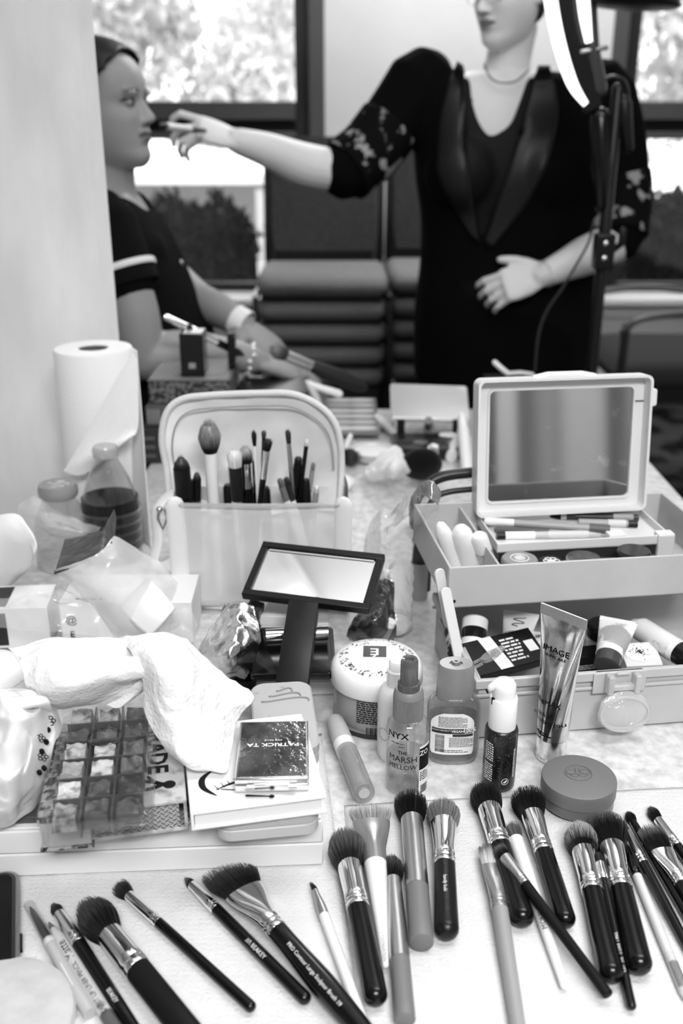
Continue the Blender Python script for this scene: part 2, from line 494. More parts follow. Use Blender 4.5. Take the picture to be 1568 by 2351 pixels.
# pale canopies on posts beyond the hedges
def canopy(cx, y, w, ztop, zedge, label):
    t = thing('garden_canopy', label, 'canopy', (cx, y, -.25))
    zt_, ze = ztop + .25, zedge + .25
    g = G(); hw = w/2; d = 1.1
    g.add([(-hw, -d, ze), (hw, -d, ze), (hw, d, ze), (-hw, d, ze), (-hw*.35, 0, zt_), (hw*.35, 0, zt_), (-hw, -d, ze - .06), (hw, -d, ze - .06), (hw, d, ze - .06), (-hw, d, ze - .06)],
          [(0, 1, 5, 4), (1, 2, 5), (2, 3, 4, 5), (3, 0, 4), (6, 7, 1, 0), (7, 8, 2, 1), (8, 9, 3, 2), (9, 6, 0, 3)])
    obj('roof', g, mat('canvas_white', .85, .8), t, smooth=0, solid=.01)
    for sx in (-1, 1):
        for sy in (-1, 1): obj('post', G().box(sx*(hw - .05), sy*(d - .05), (ze)/2, .06, .06, ze), mat('post_pale', .6, .5), t)
    obj('under_shade', G().box(0, d - .02, ze/2, w - .1, .02, ze), mat('canopy_shade_grey', .36, .8), t)  # grey sheet stands in for the shade under the roof
YC = 8.2
c0 = Y(300, 402, YC - 1.1); c1 = Y(612, 402, YC - 1.1); ct = Y(450, 318, YC)
canopy((c1.x*2 - 2.9)/2, YC, 2.9, ct.z, c0.z, 'white canvas canopy beyond the hedge in the left window')
c2 = Y(1478, 438, YC - 1.1); ct2 = Y(1568, 352, YC)
canopy(c2.x + 1.45, YC, 2.9, ct2.z, c2.z, 'white canvas canopy beyond the hedge in the right window')
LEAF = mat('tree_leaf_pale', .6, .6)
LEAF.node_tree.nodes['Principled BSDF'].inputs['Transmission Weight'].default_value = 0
def tree(x, y, h, rad, seed, label):
    t = thing('tree', label, 'tree', (x, y, -.25), 'trees outside the windows')
    obj('trunk', G().tube([(0, 0, 0), (.05, 0, h*.4), (0, .03, h*.75)], [.14, .11, .06]), mat('bark', .12, .9), t)
    r0 = random.Random(seed)
    blobs = [(Vector((r0.gauss(0, rad*.5), r0.gauss(0, rad*.45), h*.56 + r0.gauss(0, rad*.5))), rad*r0.uniform(.22, .5)) for _ in range(34)]
    def f2(r):
        c, q = r.choice(blobs)
        d = Vector((r.gauss(0, 1), r.gauss(0, 1), r.gauss(0, 1))).normalized()
        return c + d*q*r.uniform(.6, 1), d
    l = leaf_mass('leaves', f2, 12000, .09, LEAF, None, None, seed)
    l.parent = t; l['kind'] = 'stuff'
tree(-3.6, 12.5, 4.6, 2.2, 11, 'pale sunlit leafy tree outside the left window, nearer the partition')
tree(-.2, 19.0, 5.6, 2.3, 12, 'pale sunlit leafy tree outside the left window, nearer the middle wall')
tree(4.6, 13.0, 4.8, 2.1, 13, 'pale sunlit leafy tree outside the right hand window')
# ------------------------------------------------------------------ the table
XT0, XT1, YT0, YT1 = -.62, .545, .12, 2.02
tb = thing('table', 'long pale mottled table covered with make-up things', 'table', (0, 1.07, 0))
obj('tabletop', G().prism([(XT0, YT0 - 1.07), (XT1, YT0 - 1.07), (XT1, YT1 - 1.07), (pe.x + .16, YT1 - 1.07), (pe.x + .0, .72), (pe.x + .0, .3), (XT0, .3)], ZT - .03, ZT), mat('table_laminate', .66, .45, noise=.30, nscale=90, detail=10, bump=.05, bscale=300), tb, bevel=.002)
for x, y in ((XT0 + .06, -.88), (XT1 - .06, -.88), (pe.x + .22, .88), (XT1 - .06, .88)):
    obj('leg', G().box(x, y, (ZT - .03)/2, .045, .045, ZT - .03), mat('table_leg_grey', .1, .4), tb, bevel=.004)
# paper towels spread under the brushes
TOWM = mat('paper_towel', .66, .95, bump=.5, bscale=420, noise=.06, nscale=60)
emboss(TOWM, 210, .14)
TOWH = .0035
def towel(name, corners, label, seed, nu=50, nv=50, h=TOWH, dots=True):
    p = [T(*c) for c in corners]
    def fn(u, v):
        q = (p[0]*(1 - u) + p[1]*u)*(1 - v) + (p[3]*(1 - u) + p[2]*u)*v
        z = ZT + h - .0012 + .0008*math.sin(u*11 + seed)*math.sin(v*9 + seed*2)
        e = min(u, 1 - u, v, 1 - v)
        if e < .012: z -= .001
        return (q.x, q.y, z)
    g = G().grid(fn, nu, nv)
    n = len(g.v)
    o = obj(name, g, TOWM, solid=.001)
    return tag(o, label, 'paper towel', 'white paper towels under the brushes')
towel('paper_towel', [(-60, 1935), (738, 1686), (838, 2420), (-160, 2420)], 'white paper towel sheet under the left brushes and the white flat box', 1)
towel('paper_towel', [(790, 1852), (1640, 1808), (1830, 2420), (842, 2420)], 'white paper towel sheet under the right brushes and the grey compact', 2)

# curtain added unseen behind the camera to lighten the case mirror
cu = thing('backdrop', 'pale grey curtain in folds added behind the camera for the mirror to reflect', 'backdrop', (2.3, YF + .12, 0))
obj('cloth', G().grid(lambda u, v: (-.75 + 1.5*u, .06*math.sin(u*17 + 2*math.sin(u*5)) + .03*math.sin(u*41 + v), .06 + 2.5*v), 160, 6), mat('backdrop_grey', .55, .9), cu, smooth=180, solid=.004)
obj('rail', G().lathex([(-.8, .014, .014), (.8, .014, .014)], 14, Matrix.Translation((0, 0, 2.58))), STEEL, cu)
for sx in (-1, 1): obj('bracket', G().box(sx*.7, -.06, 2.58, .02, .12, .02), STEEL, cu)

for (x, y) in ((.25, 1.05), (.9, 2.2)):  # unseen fixtures added around the two uplights
    t = thing('added_uplight_fixture', 'added unseen uplighter to brighten the ceiling, hung ' + ('over the make-up table' if x < .5 else 'near the standing person'), 'lamp', (x, y, 2.2), 'added ceiling uplights')
    obj('trough', G().box(0, 0, .0, 1.16, .22, .03).box(0, .115, .03, 1.16, .01, .06).box(0, -.115, .03, 1.16, .01, .06), STEEL, t)
    obj('tube', G().lathex([(-.54, .012, .012), (.54, .012, .012)], 14, Matrix.Translation((0, 0, .03))), WHITEP, t)
    for sx in (-.5, .5): obj('rod', G().lathe([(.004, .015), (.004, CEIL - 2.2)], 10, Matrix.Translation((sx, 0, 0))), STEEL, t)
# ------------------------------------------------------------------ make-up brushes on the towels
def hair_geo(g, rf_y, rf_z, RH_y, RH_z, L, n, seed, base, tip, mixp=.5, shape='dome', x0=0.0, ang=0.0):
    """n tapered strands leaving a ferrule mouth at x=x0 and ending on a dome (or a flat / slanted edge)"""
    r = random.Random(seed)
    def prof(t): return min(1, t*1.75)**.8 if t < .6 else 1.0
    def endlen(a, b):
        q = min(1, a*a + b*b)
        if shape == 'dome': l = L*(.40 + .60*math.sqrt(max(0, 1 - q*.97)))
        elif shape == 'point': l = L*(1 - .55*q)
        elif shape == 'flat': l = L*(1 - .16*a*a - .03*b*b)
        elif shape == 'blunt': l = L*(1 - .22*q*q)
        else: l = L*(1 - .1*q)
        return l + ang*a*L
    def pos(a, b, t, l):
        k = prof(t*l/L)
        f = 1.0
        if t > .6 and shape in ('dome', 'point'): f = 1 - (.22 if shape == 'dome' else .45)*((t - .6)/.4)**2
        return (x0 + l*t, a*(rf_y + (RH_y - rf_y)*k)*f, b*(rf_z + (RH_z - rf_z)*k)*f)
    # dense core
    nn = 20; rings = []; cols = []
    for t in (0, .2, .4, .6, .8, .95):
        ring = []
        for j in range(nn):
            a, b = .86*math.cos(2*PI*j/nn), .86*math.sin(2*PI*j/nn)
            sh = (.97 if t < .9 else .6) 
            ring.append(pos(a*sh, b*sh, t, endlen(a*sh, b*sh)*.93))
            cols.append(base + (tip - base)*max(0, (t - mixp)/(1 - mixp))**1.3)
        rings.append(ring)
    g.rings(rings); g.c += cols
    for k in range(n):
        q = math.sqrt(r.random()); th = r.uniform(0, 2*PI)
        if r.random() < .45: q = r.uniform(.86, 1.0)
        a, b = q*math.cos(th), q*math.sin(th)
        l = endlen(a, b)*r.uniform(.93, 1.03)
        wd = L*.010*r.uniform(.7, 1.2) if L > .012 else L*.018
        jy, jz = r.gauss(0, RH_y*.035), r.gauss(0, RH_z*.035)
        br = r.uniform(.55, 1.35)
        rr = []; cc = []
        for t in (0, .3, .55, .78, 1.0):
            x, y, z = pos(a, b, t, l)
            y += jy*t*t; z += jz*t*t
            ww = wd*(1 - .75*t)
            rr.append([(x, y + ww, z - ww*.5), (x, y - ww, z - ww*.5), (x, y, z + ww)])
            m = max(0, min(1, (t - mixp + r.uniform(-.12, .12))/(1 - mixp)))
            cc += [max(.001, (base + (tip - base)*m)*br)]*3
        g.rings(rr, None, False, True); g.c += cc
    return g
_bid = [0]
def brush(label, E, J, F, Tp, wE, wJ, wF, wH, handle, ferrule, hair=(.006, .02, .6), shape='dome', flat=1.0, end='round', group='make-up brushes laid out on the towels',
          lift=(0, 0), n=420, ring=True, text=None, ang=0.0, hflat=1.0, base=TOWH, belly=1.0, roll=0.0, waist=None, sticker=None):
    """E handle end, J handle/ferrule joint, F ferrule mouth, Tp hair tip: photograph pixels; w*: widths in pixels"""
    _bid[0] += 1
    e0 = T(*E, base); t0 = T(*Tp, base)
    rE = wE/2/ppm(e0); 
    j0 = T(*J, base); f0 = T(*F, base)
    rJ = wJ/2/ppm(j0); rF = wF/2/ppm(f0); rH = wH/2/ppm(t0)
    rmax = max(rJ, rE)*belly
    hJ = base + max(rJ, rF*flat) + lift[1]; hE = base + rE + lift[0]
    e = T(*E, hE); j = T(*J, hJ)
    ax = (j - e); f = T(*F, hJ + (rF*flat - rJ if flat == 1 else 0)*.0)
    xJ = ax.length; ax.normalize()
    xF = (f - e).dot(ax); t = T(*Tp, hJ); xT = (t - e).dot(ax)
    M = frame(e, ax) @ Matrix.Rotation(roll, 4, 'X')
    o = thing('makeup_brush', label, 'brush', M, group)
    L = xT - xF
    # handle
    if end == 'round':
        pr = [(-rE*math.cos(R(a))*.9 + rE*.9, rE*math.sin(R(a)), rE*math.sin(R(a))) for a in (4, 20, 40, 60, 78, 90)]
    elif end == 'point':
        pr = [(0, rE*.3, rE*.3), (rE*.3, rE*.8, rE*.8), (rE, rE, rE)]
    else:
        pr = [(0, rE*.93, rE*.93), (rE*.08, rE, rE)]
    for k in range(1, 9):
        u = k/8; rr = rE + (rJ - rE)*u + (rmax*(belly - 1)*math.sin(PI*min(1, u*1.15))**1.5 if belly != 1 else 0)
        pr.append((rE + (xJ - rE)*u, rr, rr))
    obj('handle', G().lathex(pr, 24), handle, o, smooth=50)
    # ferrule, crimped with two rings where it meets the handle
    q = xF - xJ; pr = []
    cr = rJ*1.02
    pr.append((xJ - q*.005, cr, cr))
    if ring:
        for u, k in ((.0, 1.04), (.09, 1.04), (.10, .98), (.12, .98), (.13, 1.04), (.16, 1.04), (.17, .98), (.19, .98), (.2, 1.02)):
            pr.append((xJ + q*u, rJ*k, rJ*k))
    for k in range(1, 9):
        u = .22 + .78*k/8; s_ = (u - .22)/.78
        sm = s_*s_*(3 - 2*s_)
        ry = rJ*1.02 + (rF - rJ*1.02)*sm; rz = rJ*1.02 + (rF*flat - rJ*1.02)*sm
        if waist: ry *= 1 - waist*math.sin(PI*s_); rz *= 1 - waist*math.sin(PI*s_)
        pr.append((xJ + q*u, ry, rz))
    obj('ferrule', G().lathex(pr, 28), ferrule, o, smooth=50)
    g = hair_geo(G(), rF*.93, rF*flat*.93, rH, rH*(flat if flat != 1 else hflat), L, n, _bid[0], hair[0], hair[1], hair[2], shape, xF - L*.04, ang)
    obj('bristles', g, HAIRM, o, kind='stuff')
    if sticker:
        xa, xb = sorted((T(*q, hJ) - e).dot(ax) for q in sticker); rs = rE + (rJ - rE)*((xa + xb)/2/xJ) + .0004
        if belly != 1: rs += rmax*(belly - 1)*math.sin(PI*min(1, (xa + xb)/2/xJ*1.15))**1.5
        obj('sticker', G().lathex([(xa, rs, rs), (xb, rs, rs)], 24), mat('sticker_film', .55, .4), o)
        g = G()
        for k in range(9): bars(g, lambda x, y: (xa + (xb - xa)*.5 + x, (rs + .0002)*math.cos(PI/2 - .9 + k*.22 + y/rs), (rs + .0002)*math.sin(PI/2 - .9 + k*.22 + y/rs)), (xb - xa)*.8, rs*.14, 1, 60 + k, .9)
        obj('sticker_print', g, PRINT, o, smooth=0)
    if text:
        s_, px, size, m, dr, tsx = text        # string, centre pixel, letter height in px, material, direction (+1 reads towards the hair), width factor
        xx = (T(*px, hJ) - e).dot(ax); u = max(0, min(1, xx/xJ)); rr = rE + (rJ - rE)*u + .0003
        if belly != 1: rr += rmax*(belly - 1)*math.sin(PI*min(1, u*1.15))**1.5
        sz = size/ppm(T(*px, hJ))*1.35
        cdir = M.inverted().to_3x3() @ (Vector((0, 0, ZC)) - M @ Vector((xx, 0, 0)))
        a0 = math.atan2(cdir.z, cdir.y)
        def fn(x, y):
            a = a0 - (dr*y)/rr
            return (xx + dr*x, rr*math.cos(a), rr*math.sin(a))
        obj('lettering', text_on(G(), s_, sz, fn, .002, tsx), m, o, smooth=0)
    return o
CHR = CHROME
TAN = mat('bamboo', .33, .45, noise=.25, nscale=30, stretch=(.05, 1, 1))
WHANDLE = mat('white_handle', .78, .35)
GHANDLE = mat('grey_rubber_handle', .16, .5)
ALU = mat('satin_aluminium', .62, .3, 1.0)
GOLD = mat('satin_grey_ferrule', .42, .3, .8)
BCHR = mat('black_chrome', .05, .15, 1.0)
WFER = mat('white_ferrule', .8, .3)
# left towel
brush('small black brush beside the lip liner, white lettering on its handle', (345, 2420), (181, 2168), (128, 2102), (119, 2072), 30, 34, 24, 34, BLACK, CHR, (.02, .05, .5), 'point', text=('BEAKEY', (268, 2290), 11, WPRINT, -1, .9), n=160)
brush('large fluffy black powder brush with wide chrome ferrule, left of centre', (455, 2400), (318, 2228), (262, 2140), (228, 2046), 66, 60, 56, 96, BLACKM, CHR, (.006, .10, .55), 'dome', n=900)
brush('slim black brush with angled dark hair, alone in the gap', (583, 2318), (364, 2118), (303, 2052), (283, 2022), 27, 24, 24, 42, BLACK, CHR, (.01, .07, .4), 'blunt', text=None, n=200)
brush('slim black brush lying under the flat sculpting brush, white lettering', (708, 2300), (497, 2088), (440, 2032), (427, 2010), 32, 27, 22, 22, BLACK, CHR, (.015, .1, .5), 'point', text=('///\\ BEAKEY', (600, 2180), 11, WPRINT, -1, 1.0), n=120)
brush('wide flat chiselled sculpting brush with fanned chrome ferrule and long white lettering', (860, 2400), (638, 2138), (566, 2048), (530, 1998), 52, 46, 92, 122, BLACK, CHR, (.008, .09, .4), 'flat', .32, ang=.25, n=800, text=('PRO Contour Large Sculptor Brush 19', (738, 2236), 10, WPRINT, -1, .98), belly=1.18, lift=(0, .006))
brush('slim white handled brush with tiny slanted tip', (852, 2400), (744, 2102), (724, 2045), (717, 2028), 28, 24, 14, 14, WHANDLE, GOLD, (.01, .05, .5), 'blunt', n=60, ring=False, ang=.5, belly=1.0)
brush('stubby black kabuki brush with speckled grey round hair and chrome ferrule', (866, 2305), (823, 2088), (796, 1992), (780, 1908), 56, 52, 56, 96, BLACK, CHR, (.012, .22, .35), 'dome', n=1000)
brush('white handled flat foundation brush with pale hair and grey ferrule', (886, 2222), (862, 1985), (836, 1895), (826, 1862), 16, 52, 84, 96, WHANDLE, GOLD, (.35, .62, .3), 'flat', .3, n=600, ring=False, lift=(.002, .003), text=('FLAWLESS FOUNDATION', (872, 2150), 8, GPRINT, -1, 1.0))
brush('grey aluminium brush with black rounded hair, in front of its larger twin', (930, 2342), (918, 2205), (905, 2022), (896, 1962), 49, 46, 38, 60, GHANDLE, ALU, (.005, .12, .45), 'dome', end='flat', ring=False, n=600)
brush('large grey aluminium brush with black hair, behind its smaller twin', (968, 2165), (958, 2040), (943, 1885), (930, 1830), 56, 52, 50, 74, GHANDLE, ALU, (.004, .03, .6), 'blunt', end='flat', ring=False, n=600)
brush('black handled brush with pale grey goat hair and worn lacquer', (1026, 2152), (1021, 1988), (1011, 1895), (1006, 1842), 57, 48, 58, 86, mat('worn_black', .006, .3, bump=.15, bscale=500), CHR, (.16, .34, .2), 'dome', n=700, waist=.06, text=('handy buki', (1005, 2045), 9, WPRINT, -1, 1.0))
# right towel
brush('black kabuki brush with rounded black hair in front of the dark pump bottle', (1204, 2122), (1150, 1945), (1112, 1860), (1088, 1800), 56, 50, 52, 80, BLACK, CHR, (.006, .05, .55), 'dome', n=900)
brush('white handled small brush with grey hair between two black kabuki brushes, black lettering', (1298, 2270), (1210, 2005), (1190, 1930), (1178, 1895), 20, 33, 33, 40, WHANDLE, WFER, (.12, .2, .4), 'blunt', n=260, ring=False, text=('MORPHE', (1249, 2112), 13, PRINT, 1, 1.0))
brush('black kabuki brush with flat black hair touching the grey compact', (1302, 2126), (1250, 1960), (1220, 1875), (1208, 1824), 50, 44, 50, 76, BLACK, CHR, (.006, .05, .6), 'blunt', n=900)
brush('bamboo handled flat brush with two-tone white and dark hair', (1196, 2400), (1148, 2090), (1124, 1990), (1112, 1942), 36, 38, 52, 54, TAN, GOLD, (.7, .05, .45), 'flat', .35, n=420, lift=(0, .002))
brush('thin matte black brush lying across the white lettered brush', (1396, 2284), (1206, 2030), (1158, 1974), (1143, 1950), 26, 24, 26, 34, BLACKM, ALU, (.006, .2, .5), 'blunt', end='flat', n=240, lift=(.004, .012))
brush('black kabuki brush with white tipped round hair, in front of the compact', (1408, 2252), (1362, 2050), (1336, 1958), (1316, 1890), 58, 50, 54, 84, BLACK, CHR, (.006, .75, .42), 'dome', n=1000)
brush('very thin black angled brush squeezed between two kabuki brushes, silver lettering', (1452, 2318), (1386, 2020), (1379, 1985), (1374, 1962), 22, 20, 18, 18, BLACK, CHR, (.01, .02, .5), 'blunt', n=80, lift=(.001, .010), text=('SMALL ANGLE - E65   USA', (1424, 2180), 9, WPRINT, -1, .8))
brush('black kabuki brush with short black hair, right of the white tipped one', (1472, 2232), (1428, 2044), (1408, 1948), (1392, 1885), 60, 50, 56, 86, BLACK, CHR, (.006, .12, .62), 'blunt', n=1000)
brush('white handled thin brush with black ferrule and a printed sticker at its end', (1580, 2300), (1463, 2012), (1452, 1965), (1446, 1938), 20, 22, 20, 20, mat('cream_handle', .62, .35), BCHR, (.006, .02, .5), 'blunt', n=100, belly=1.12, sticker=((1532, 2190), (1572, 2280)))
brush('thin black brush with silver ferrule and grey tip, beside the white handled one', (1600, 2215), (1478, 1982), (1446, 1912), (1437, 1892), 24, 22, 16, 18, BLACK, CHR, (.03, .2, .4), 'point', n=120, lift=(0, .004))
brush('thin black brush with black fluffy blending tip and dark ferrule', (1640, 2210), (1486, 1944), (1452, 1888), (1441, 1862), 26, 20, 18, 28, BLACK, BCHR, (.006, .04, .6), 'dome', n=240)
brush('black brush with chrome ferrule and soft black tip, last in the row', (1640, 2060), (1556, 1944), (1508, 1884), (1490, 1850), 24, 24, 22, 30, BLACK, CHR, (.006, .1, .6), 'dome', n=240)
brush('flat wide foundation brush with grey tipped black hair at the right edge', (1625, 2130), (1566, 2030), (1530, 1958), (1508, 1905), 36, 34, 52, 60, BLACK, CHR, (.006, .3, .6), 'flat', .4, n=500, lift=(0, .004))
# lip pencils
def pencil(label, E, A, B, Tp, w, body, mid, tip, cat='pencil', nm='lip_pencil', lift=0, parts=('body', 'wood', 'tip')):
    e0 = T(*E, TOWH); r = w/2/ppm(e0)
    e = T(*E, TOWH + r + lift); t = T(*Tp, TOWH + r + lift); ax = t - e; L = ax.length; ax.normalize()
    a = (T(*A, TOWH + r + lift) - e).dot(ax); b = (T(*B, TOWH + r + lift) - e).dot(ax)
    o = thing(nm, label, cat, frame(e, ax))
    return o, e, ax, r, a, b, L
o, e, ax, r, a, b, L = pencil('light grey lip pencil with clear cap over its dark point, leftmost of the row', (206, 2328), (118, 2170), (112, 2158), (64, 2074), 32, 0, 0, 0)
obj('body', G().lathex([(0, r*.96, r*.96), (.0006, r, r), (a, r, r)], 24), mat('pencil_grey', .42, .35), o)
obj('collar', G().lathex([(a, r*.9, r*.9), (b, r*.9, r*.9)], 24), mat('pencil_collar', .6, .3), o)
obj('lead', G().lathex([(b, r*.62, r*.62), (b + (L - b)*.35, r*.6, r*.6), (b + (L - b)*.75, r*.4, r*.4), (b + (L - b)*.9, r*.12, r*.12)], 18), mat('lead_dark', .03, .4), o)
obj('cap', G().lathex([(b - .002, r*1.02, r*1.02), (L - r*.4, r*.86, r*.86), (L - r*.1, r*.7, r*.7), (L, r*.3, r*.3)], 24), CLEAR, o)
fn = lambda x, y: (a*.55 + x, (r + .0002)*math.cos(R(70) + y/r), (r + .0002)*math.sin(R(70) + y/r))
obj('lettering', bars(G(), fn, a*.4, r*.3, 1, 4), WPRINT, o, smooth=0)
o, e, ax, r, a, b, L = pencil('light grey matte lip liner with dark end, between the capped pencil and the black brush', (300, 2420), (252, 2325), (145, 2150), (112, 2118), 34, 0, 0, 0)
obj('end_band', G().lathex([(0, r*.98, r*.98), (a, r*.98, r*.98)], 24), mat('pencil_dark_end', .09, .35), o)
obj('body', G().lathex([(a, r, r), (b, r, r), (b + (L - b)*.55, r*.55, r*.55)], 24), mat('pencil_light', .5, .4), o)
obj('tip', G().lathex([(b + (L - b)*.5, r*.58, r*.58), (L, r*.12, r*.12)], 18), mat('lead_mid', .12, .5), o)
_ia = frame(e, ax)
cd = _ia.inverted().to_3x3() @ (Vector((0, 0, ZC)) - e); ac = math.atan2(cd.z, cd.y)
fn = lambda x0, dr: (lambda x, y: (x0 + dr*x, (r + .0003)*math.cos(ac - dr*y/r), (r + .0003)*math.sin(ac - dr*y/r)))
x1 = (T(165, 2195, r) - e).dot(ax); x2 = (T(217, 2280, r) - e).dot(ax); x3 = (T(246, 2322, r) - e).dot(ax)
obj('lettering', text_on(text_on(text_on(G(), 'Matte', .0085, fn(x1, 1), .02), 'QUEST LIP LINER PENCIL', .0048, fn(x2, 1), 0, 1.0), '@', .006, fn(x3, 1)), PRINT, o, smooth=0)
# grey round compact
c = T(1323, 1846, .0)
rad = 85/ppm(T(1323, 1800, .02))
o = thing('powder_compact', 'round matt grey powder compact with embossed butterfly mark, right of the silver tube', 'compact', (c.x, c.y, ZT + TOWH))
obj('base', G().lathe([(rad*.9, 0), (rad*.97, .002), (rad*.97, .013)], 64), mat('compact_base', .13, .3), o)
obj('lid', G().lathe([(rad*.98, .012), (rad, .0125), (rad, .0235), (rad*.985, .0255), (rad*.94, .0262), (0.0002, .0266)], 72), mat('compact_lid', .155, .45), o)
g = G(); rr = rad*.36
def loop(pts, w=.0006):
    g.tube([(x, y + .004, .0266) for x, y in pts], w, 6)
loop([(rr*math.cos(a_), rr*.95*math.sin(a_)) for a_ in [2*PI*k/40 for k in range(41)]])
for sx in (-1, 1):
    loop([(sx*rr*(.12 + .42*(1 - math.cos(t))*.9), rr*(.2*math.sin(t)*1.6 + .12 + .05*math.cos(2*t))) for t in [2*PI*k/20 for k in range(21)]])
    loop([(sx*rr*(.05 + .3*(1 - math.cos(t))*.9), rr*(-.28 + .22*math.sin(t))) for t in [2*PI*k/20 for k in range(21)]])
    loop([(sx*.001, rr*.3), (sx*rr*.16, rr*.62)], .0004)
obj('emblem', g, mat('compact_emblem', .13, .4), o)
# phone at the left edge
pa = T(43, 2192, .005); pd = T(43, 2022, .005) - pa; pw = .074
ph = thing('phone', 'dark smartphone in a clear case lying at the left edge', 'phone', zframe((0, 0, 0), (0, 0, 1), (pd.y, -pd.x, 0)))
ph.matrix_world = Matrix.Translation((T(43, 2014, .005).x, T(43, 2014, .005).y, ZT + TOWH)) @ ph.matrix_world.copy().to_3x3().to_4x4() if False else Matrix.Translation((T(43, 2014, .005).x, T(43, 2014, .005).y, ZT + TOWH)) @ Matrix.Rotation(math.atan2(-pd.x, pd.y), 4, 'Z')
obj('case', G().prism(rrect(pw + .005, .15, .012, 6, -pw/2 - .001, -.0735), 0, .0095, None, .001), film('phone_case', .8, .3, .1, .3, .35), ph)
obj('body', G().prism(rrect(pw, .146, .010, 6, -pw/2 - .001, -.0735), .001, .0098, None, .0008), mat('phone_frame', .02, .3), ph)
obj('screen', G().prism(rrect(pw - .006, .14, .008, 6, -pw/2 - .001, -.0735), .0095, .0101), mat('phone_screen', .002, .3, spec=.2), ph)
obj('button', G().box(.002, -.075, .005, .002, .016, .003), BLACKP, ph)
# powder puff disc at the bottom left corner
c = T(-12, 2360, .006); rp = .052
pf = obj('powder_puff', G().lathe([(rp*.9, 0), (rp*.98, .003), (rp, .006), (rp*.97, .009), (rp*.85, .0115), (rp*.5, .0122), (.0003, .0124)], 56, Matrix.Translation((c.x, c.y, ZT + TOWH)), sy=1.06), mat('puff', .52, .7, noise=.12, nscale=80, bump=.2, bscale=500))
pf.location = (0, 0, 0)
tag(pf, 'round pale flat powder puff in the corner below the phone', 'powder puff')
# ------------------------------------------------------------------ bottles, jar and tubes in the middle
def stand(name, label, cat, px, py, rot=0.0, h=0.0, group=None, lean=None):
    b = T(px, py, h); a = cam_angle(b) + PI/2 + rot      # local -y faces the camera
    M = Matrix.Translation(b) @ Matrix.Rotation(a, 4, 'Z')
    if lean: M = M @ Matrix.Rotation(lean[0], 4, 'X') @ Matrix.Rotation(lean[1], 4, 'Y')
    return thing(name, label, cat, M, group), b
# clear spray bottle
o, b = stand('spray_bottle', 'clear spray bottle half full with grey ribbed pump, in front of the white spray bottle', 'spray bottle', 932, 1806)
r = rad_px(97, b); H = lambda py: hz(b, py)
hs = H(1640); hl = H(1728)
obj('bottle', G().lathe([(r*.2, .003), (r*.86, .0005), (r*.97, .004), (r, .01), (r, hs*.80), (r*.93, hs*.92), (r*.72, hs*.985), (r*.5, hs)], 40, None, True, False), film('bottle_glass', .93, .28, .03), o, smooth=60)
obj('liquid', G().lathe([(r*.8, .003), (r*.93, .006), (r*.95, .012), (r*.95, hl), (.0003, hl)], 40), film('clear_liquid', .84, .2, .02), o, smooth=40)
hc0, hc1 = hs - .002, H(1580)
rc = rad_px(70, b, hc0)
def ribbed(g, r, z0, z1, n=72, d=.04, sy=1.0):
    out = [(r*(1 - (d if k % 2 else 0))*math.cos(2*PI*k/(2*n)), sy*r*(1 - (d if k % 2 else 0))*math.sin(2*PI*k/(2*n))) for k in range(2*n)]
    return g.prism(out, z0, z1)
g = ribbed(G(), rc, hc0, hc0 + (hc1 - hc0)*.8, 60)
g.lathe([(rc, hc0 + (hc1 - hc0)*.78), (rc*.96, hc0 + (hc1 - hc0)*.9), (rc*.82, hc1)], 40)
obj('collar', g, mat('pump_grey', .2, .35), o)
ht = H(1512); rt = rad_px(42, b, ht)
obj('pump_head', G().lathe([(rt*1.25, hc1 - .001), (rt*1.25, hc1 + .006), (rt, hc1 + .0065), (rt*.97, ht - .002), (rt*.85, ht), (rt*.5, ht - .0005), (rt*.4, ht - .003), (.0003, ht - .003)], 36), film('smoky_cap', .3, .3, .12, .45, .16), o)
obj('dip_tube', G().tube([(0, 0, hs), (.001, 0, hs*.5), (r*.6, -.004, .004)], .0016, 8), film('tube_clear', .8, .4, .1, .35, .9), o)
fn = cyl_fn(r + .0003, 0, -PI/2)
q = lambda x, z: (lambda u, v: fn(x + u, z + v))
g = G(); tz = H(1665)
text_on(g, 'NYX', .0085, q(-.009, tz), .02, 1.15); bars(g, q(-.007, tz - .0075), .016, .0016, 1, 2); bars(g, q(-.004, tz - .0105), .007, .0014, 1, 3)
text_on(g, 'THE', .0045, q(-.004, tz - .0165), .02); text_on(g, 'MARSH', .0085, q(-.004, tz - .0235), .012, 1.0)
text_on(g, 'MELLOW', .0065, q(-.004, tz - .0315), .01, 1.0)
obj('lettering', g, PRINT, o, smooth=0)
g = G(); zb_ = H(1690)
g.grid(lambda u, v: fn(r*(.62 + .75*u), zb_ - .052 + .052*v), 10, 2)
obj('label', g, WHITEPAPER, o, smooth=0)
fn2 = cyl_fn(r + .0006, 0, -PI/2)
g = G(); g.grid(lambda u, v: fn2(r*(.62 + .75*u), zb_ - .024 + .022*v), 10, 2)
bars(g, lambda x, y: fn2(r*.95 + x, zb_ - .031 + y), r*.55, .010, 5, 8); barcode(g, lambda x, y: fn2(r*.98 + x, zb_ - .045 + y), r*.5, .009, 5)
obj('label_print', g, PRINT, o, smooth=0)
fn3 = cyl_fn(r + .0009, 0, -PI/2)
obj('label_lettering', text_on(G(), 'ZO', .007, lambda x, y: fn3(r*.9 + x, zb_ - .007 + y), .02), WPRINT, o, smooth=0)
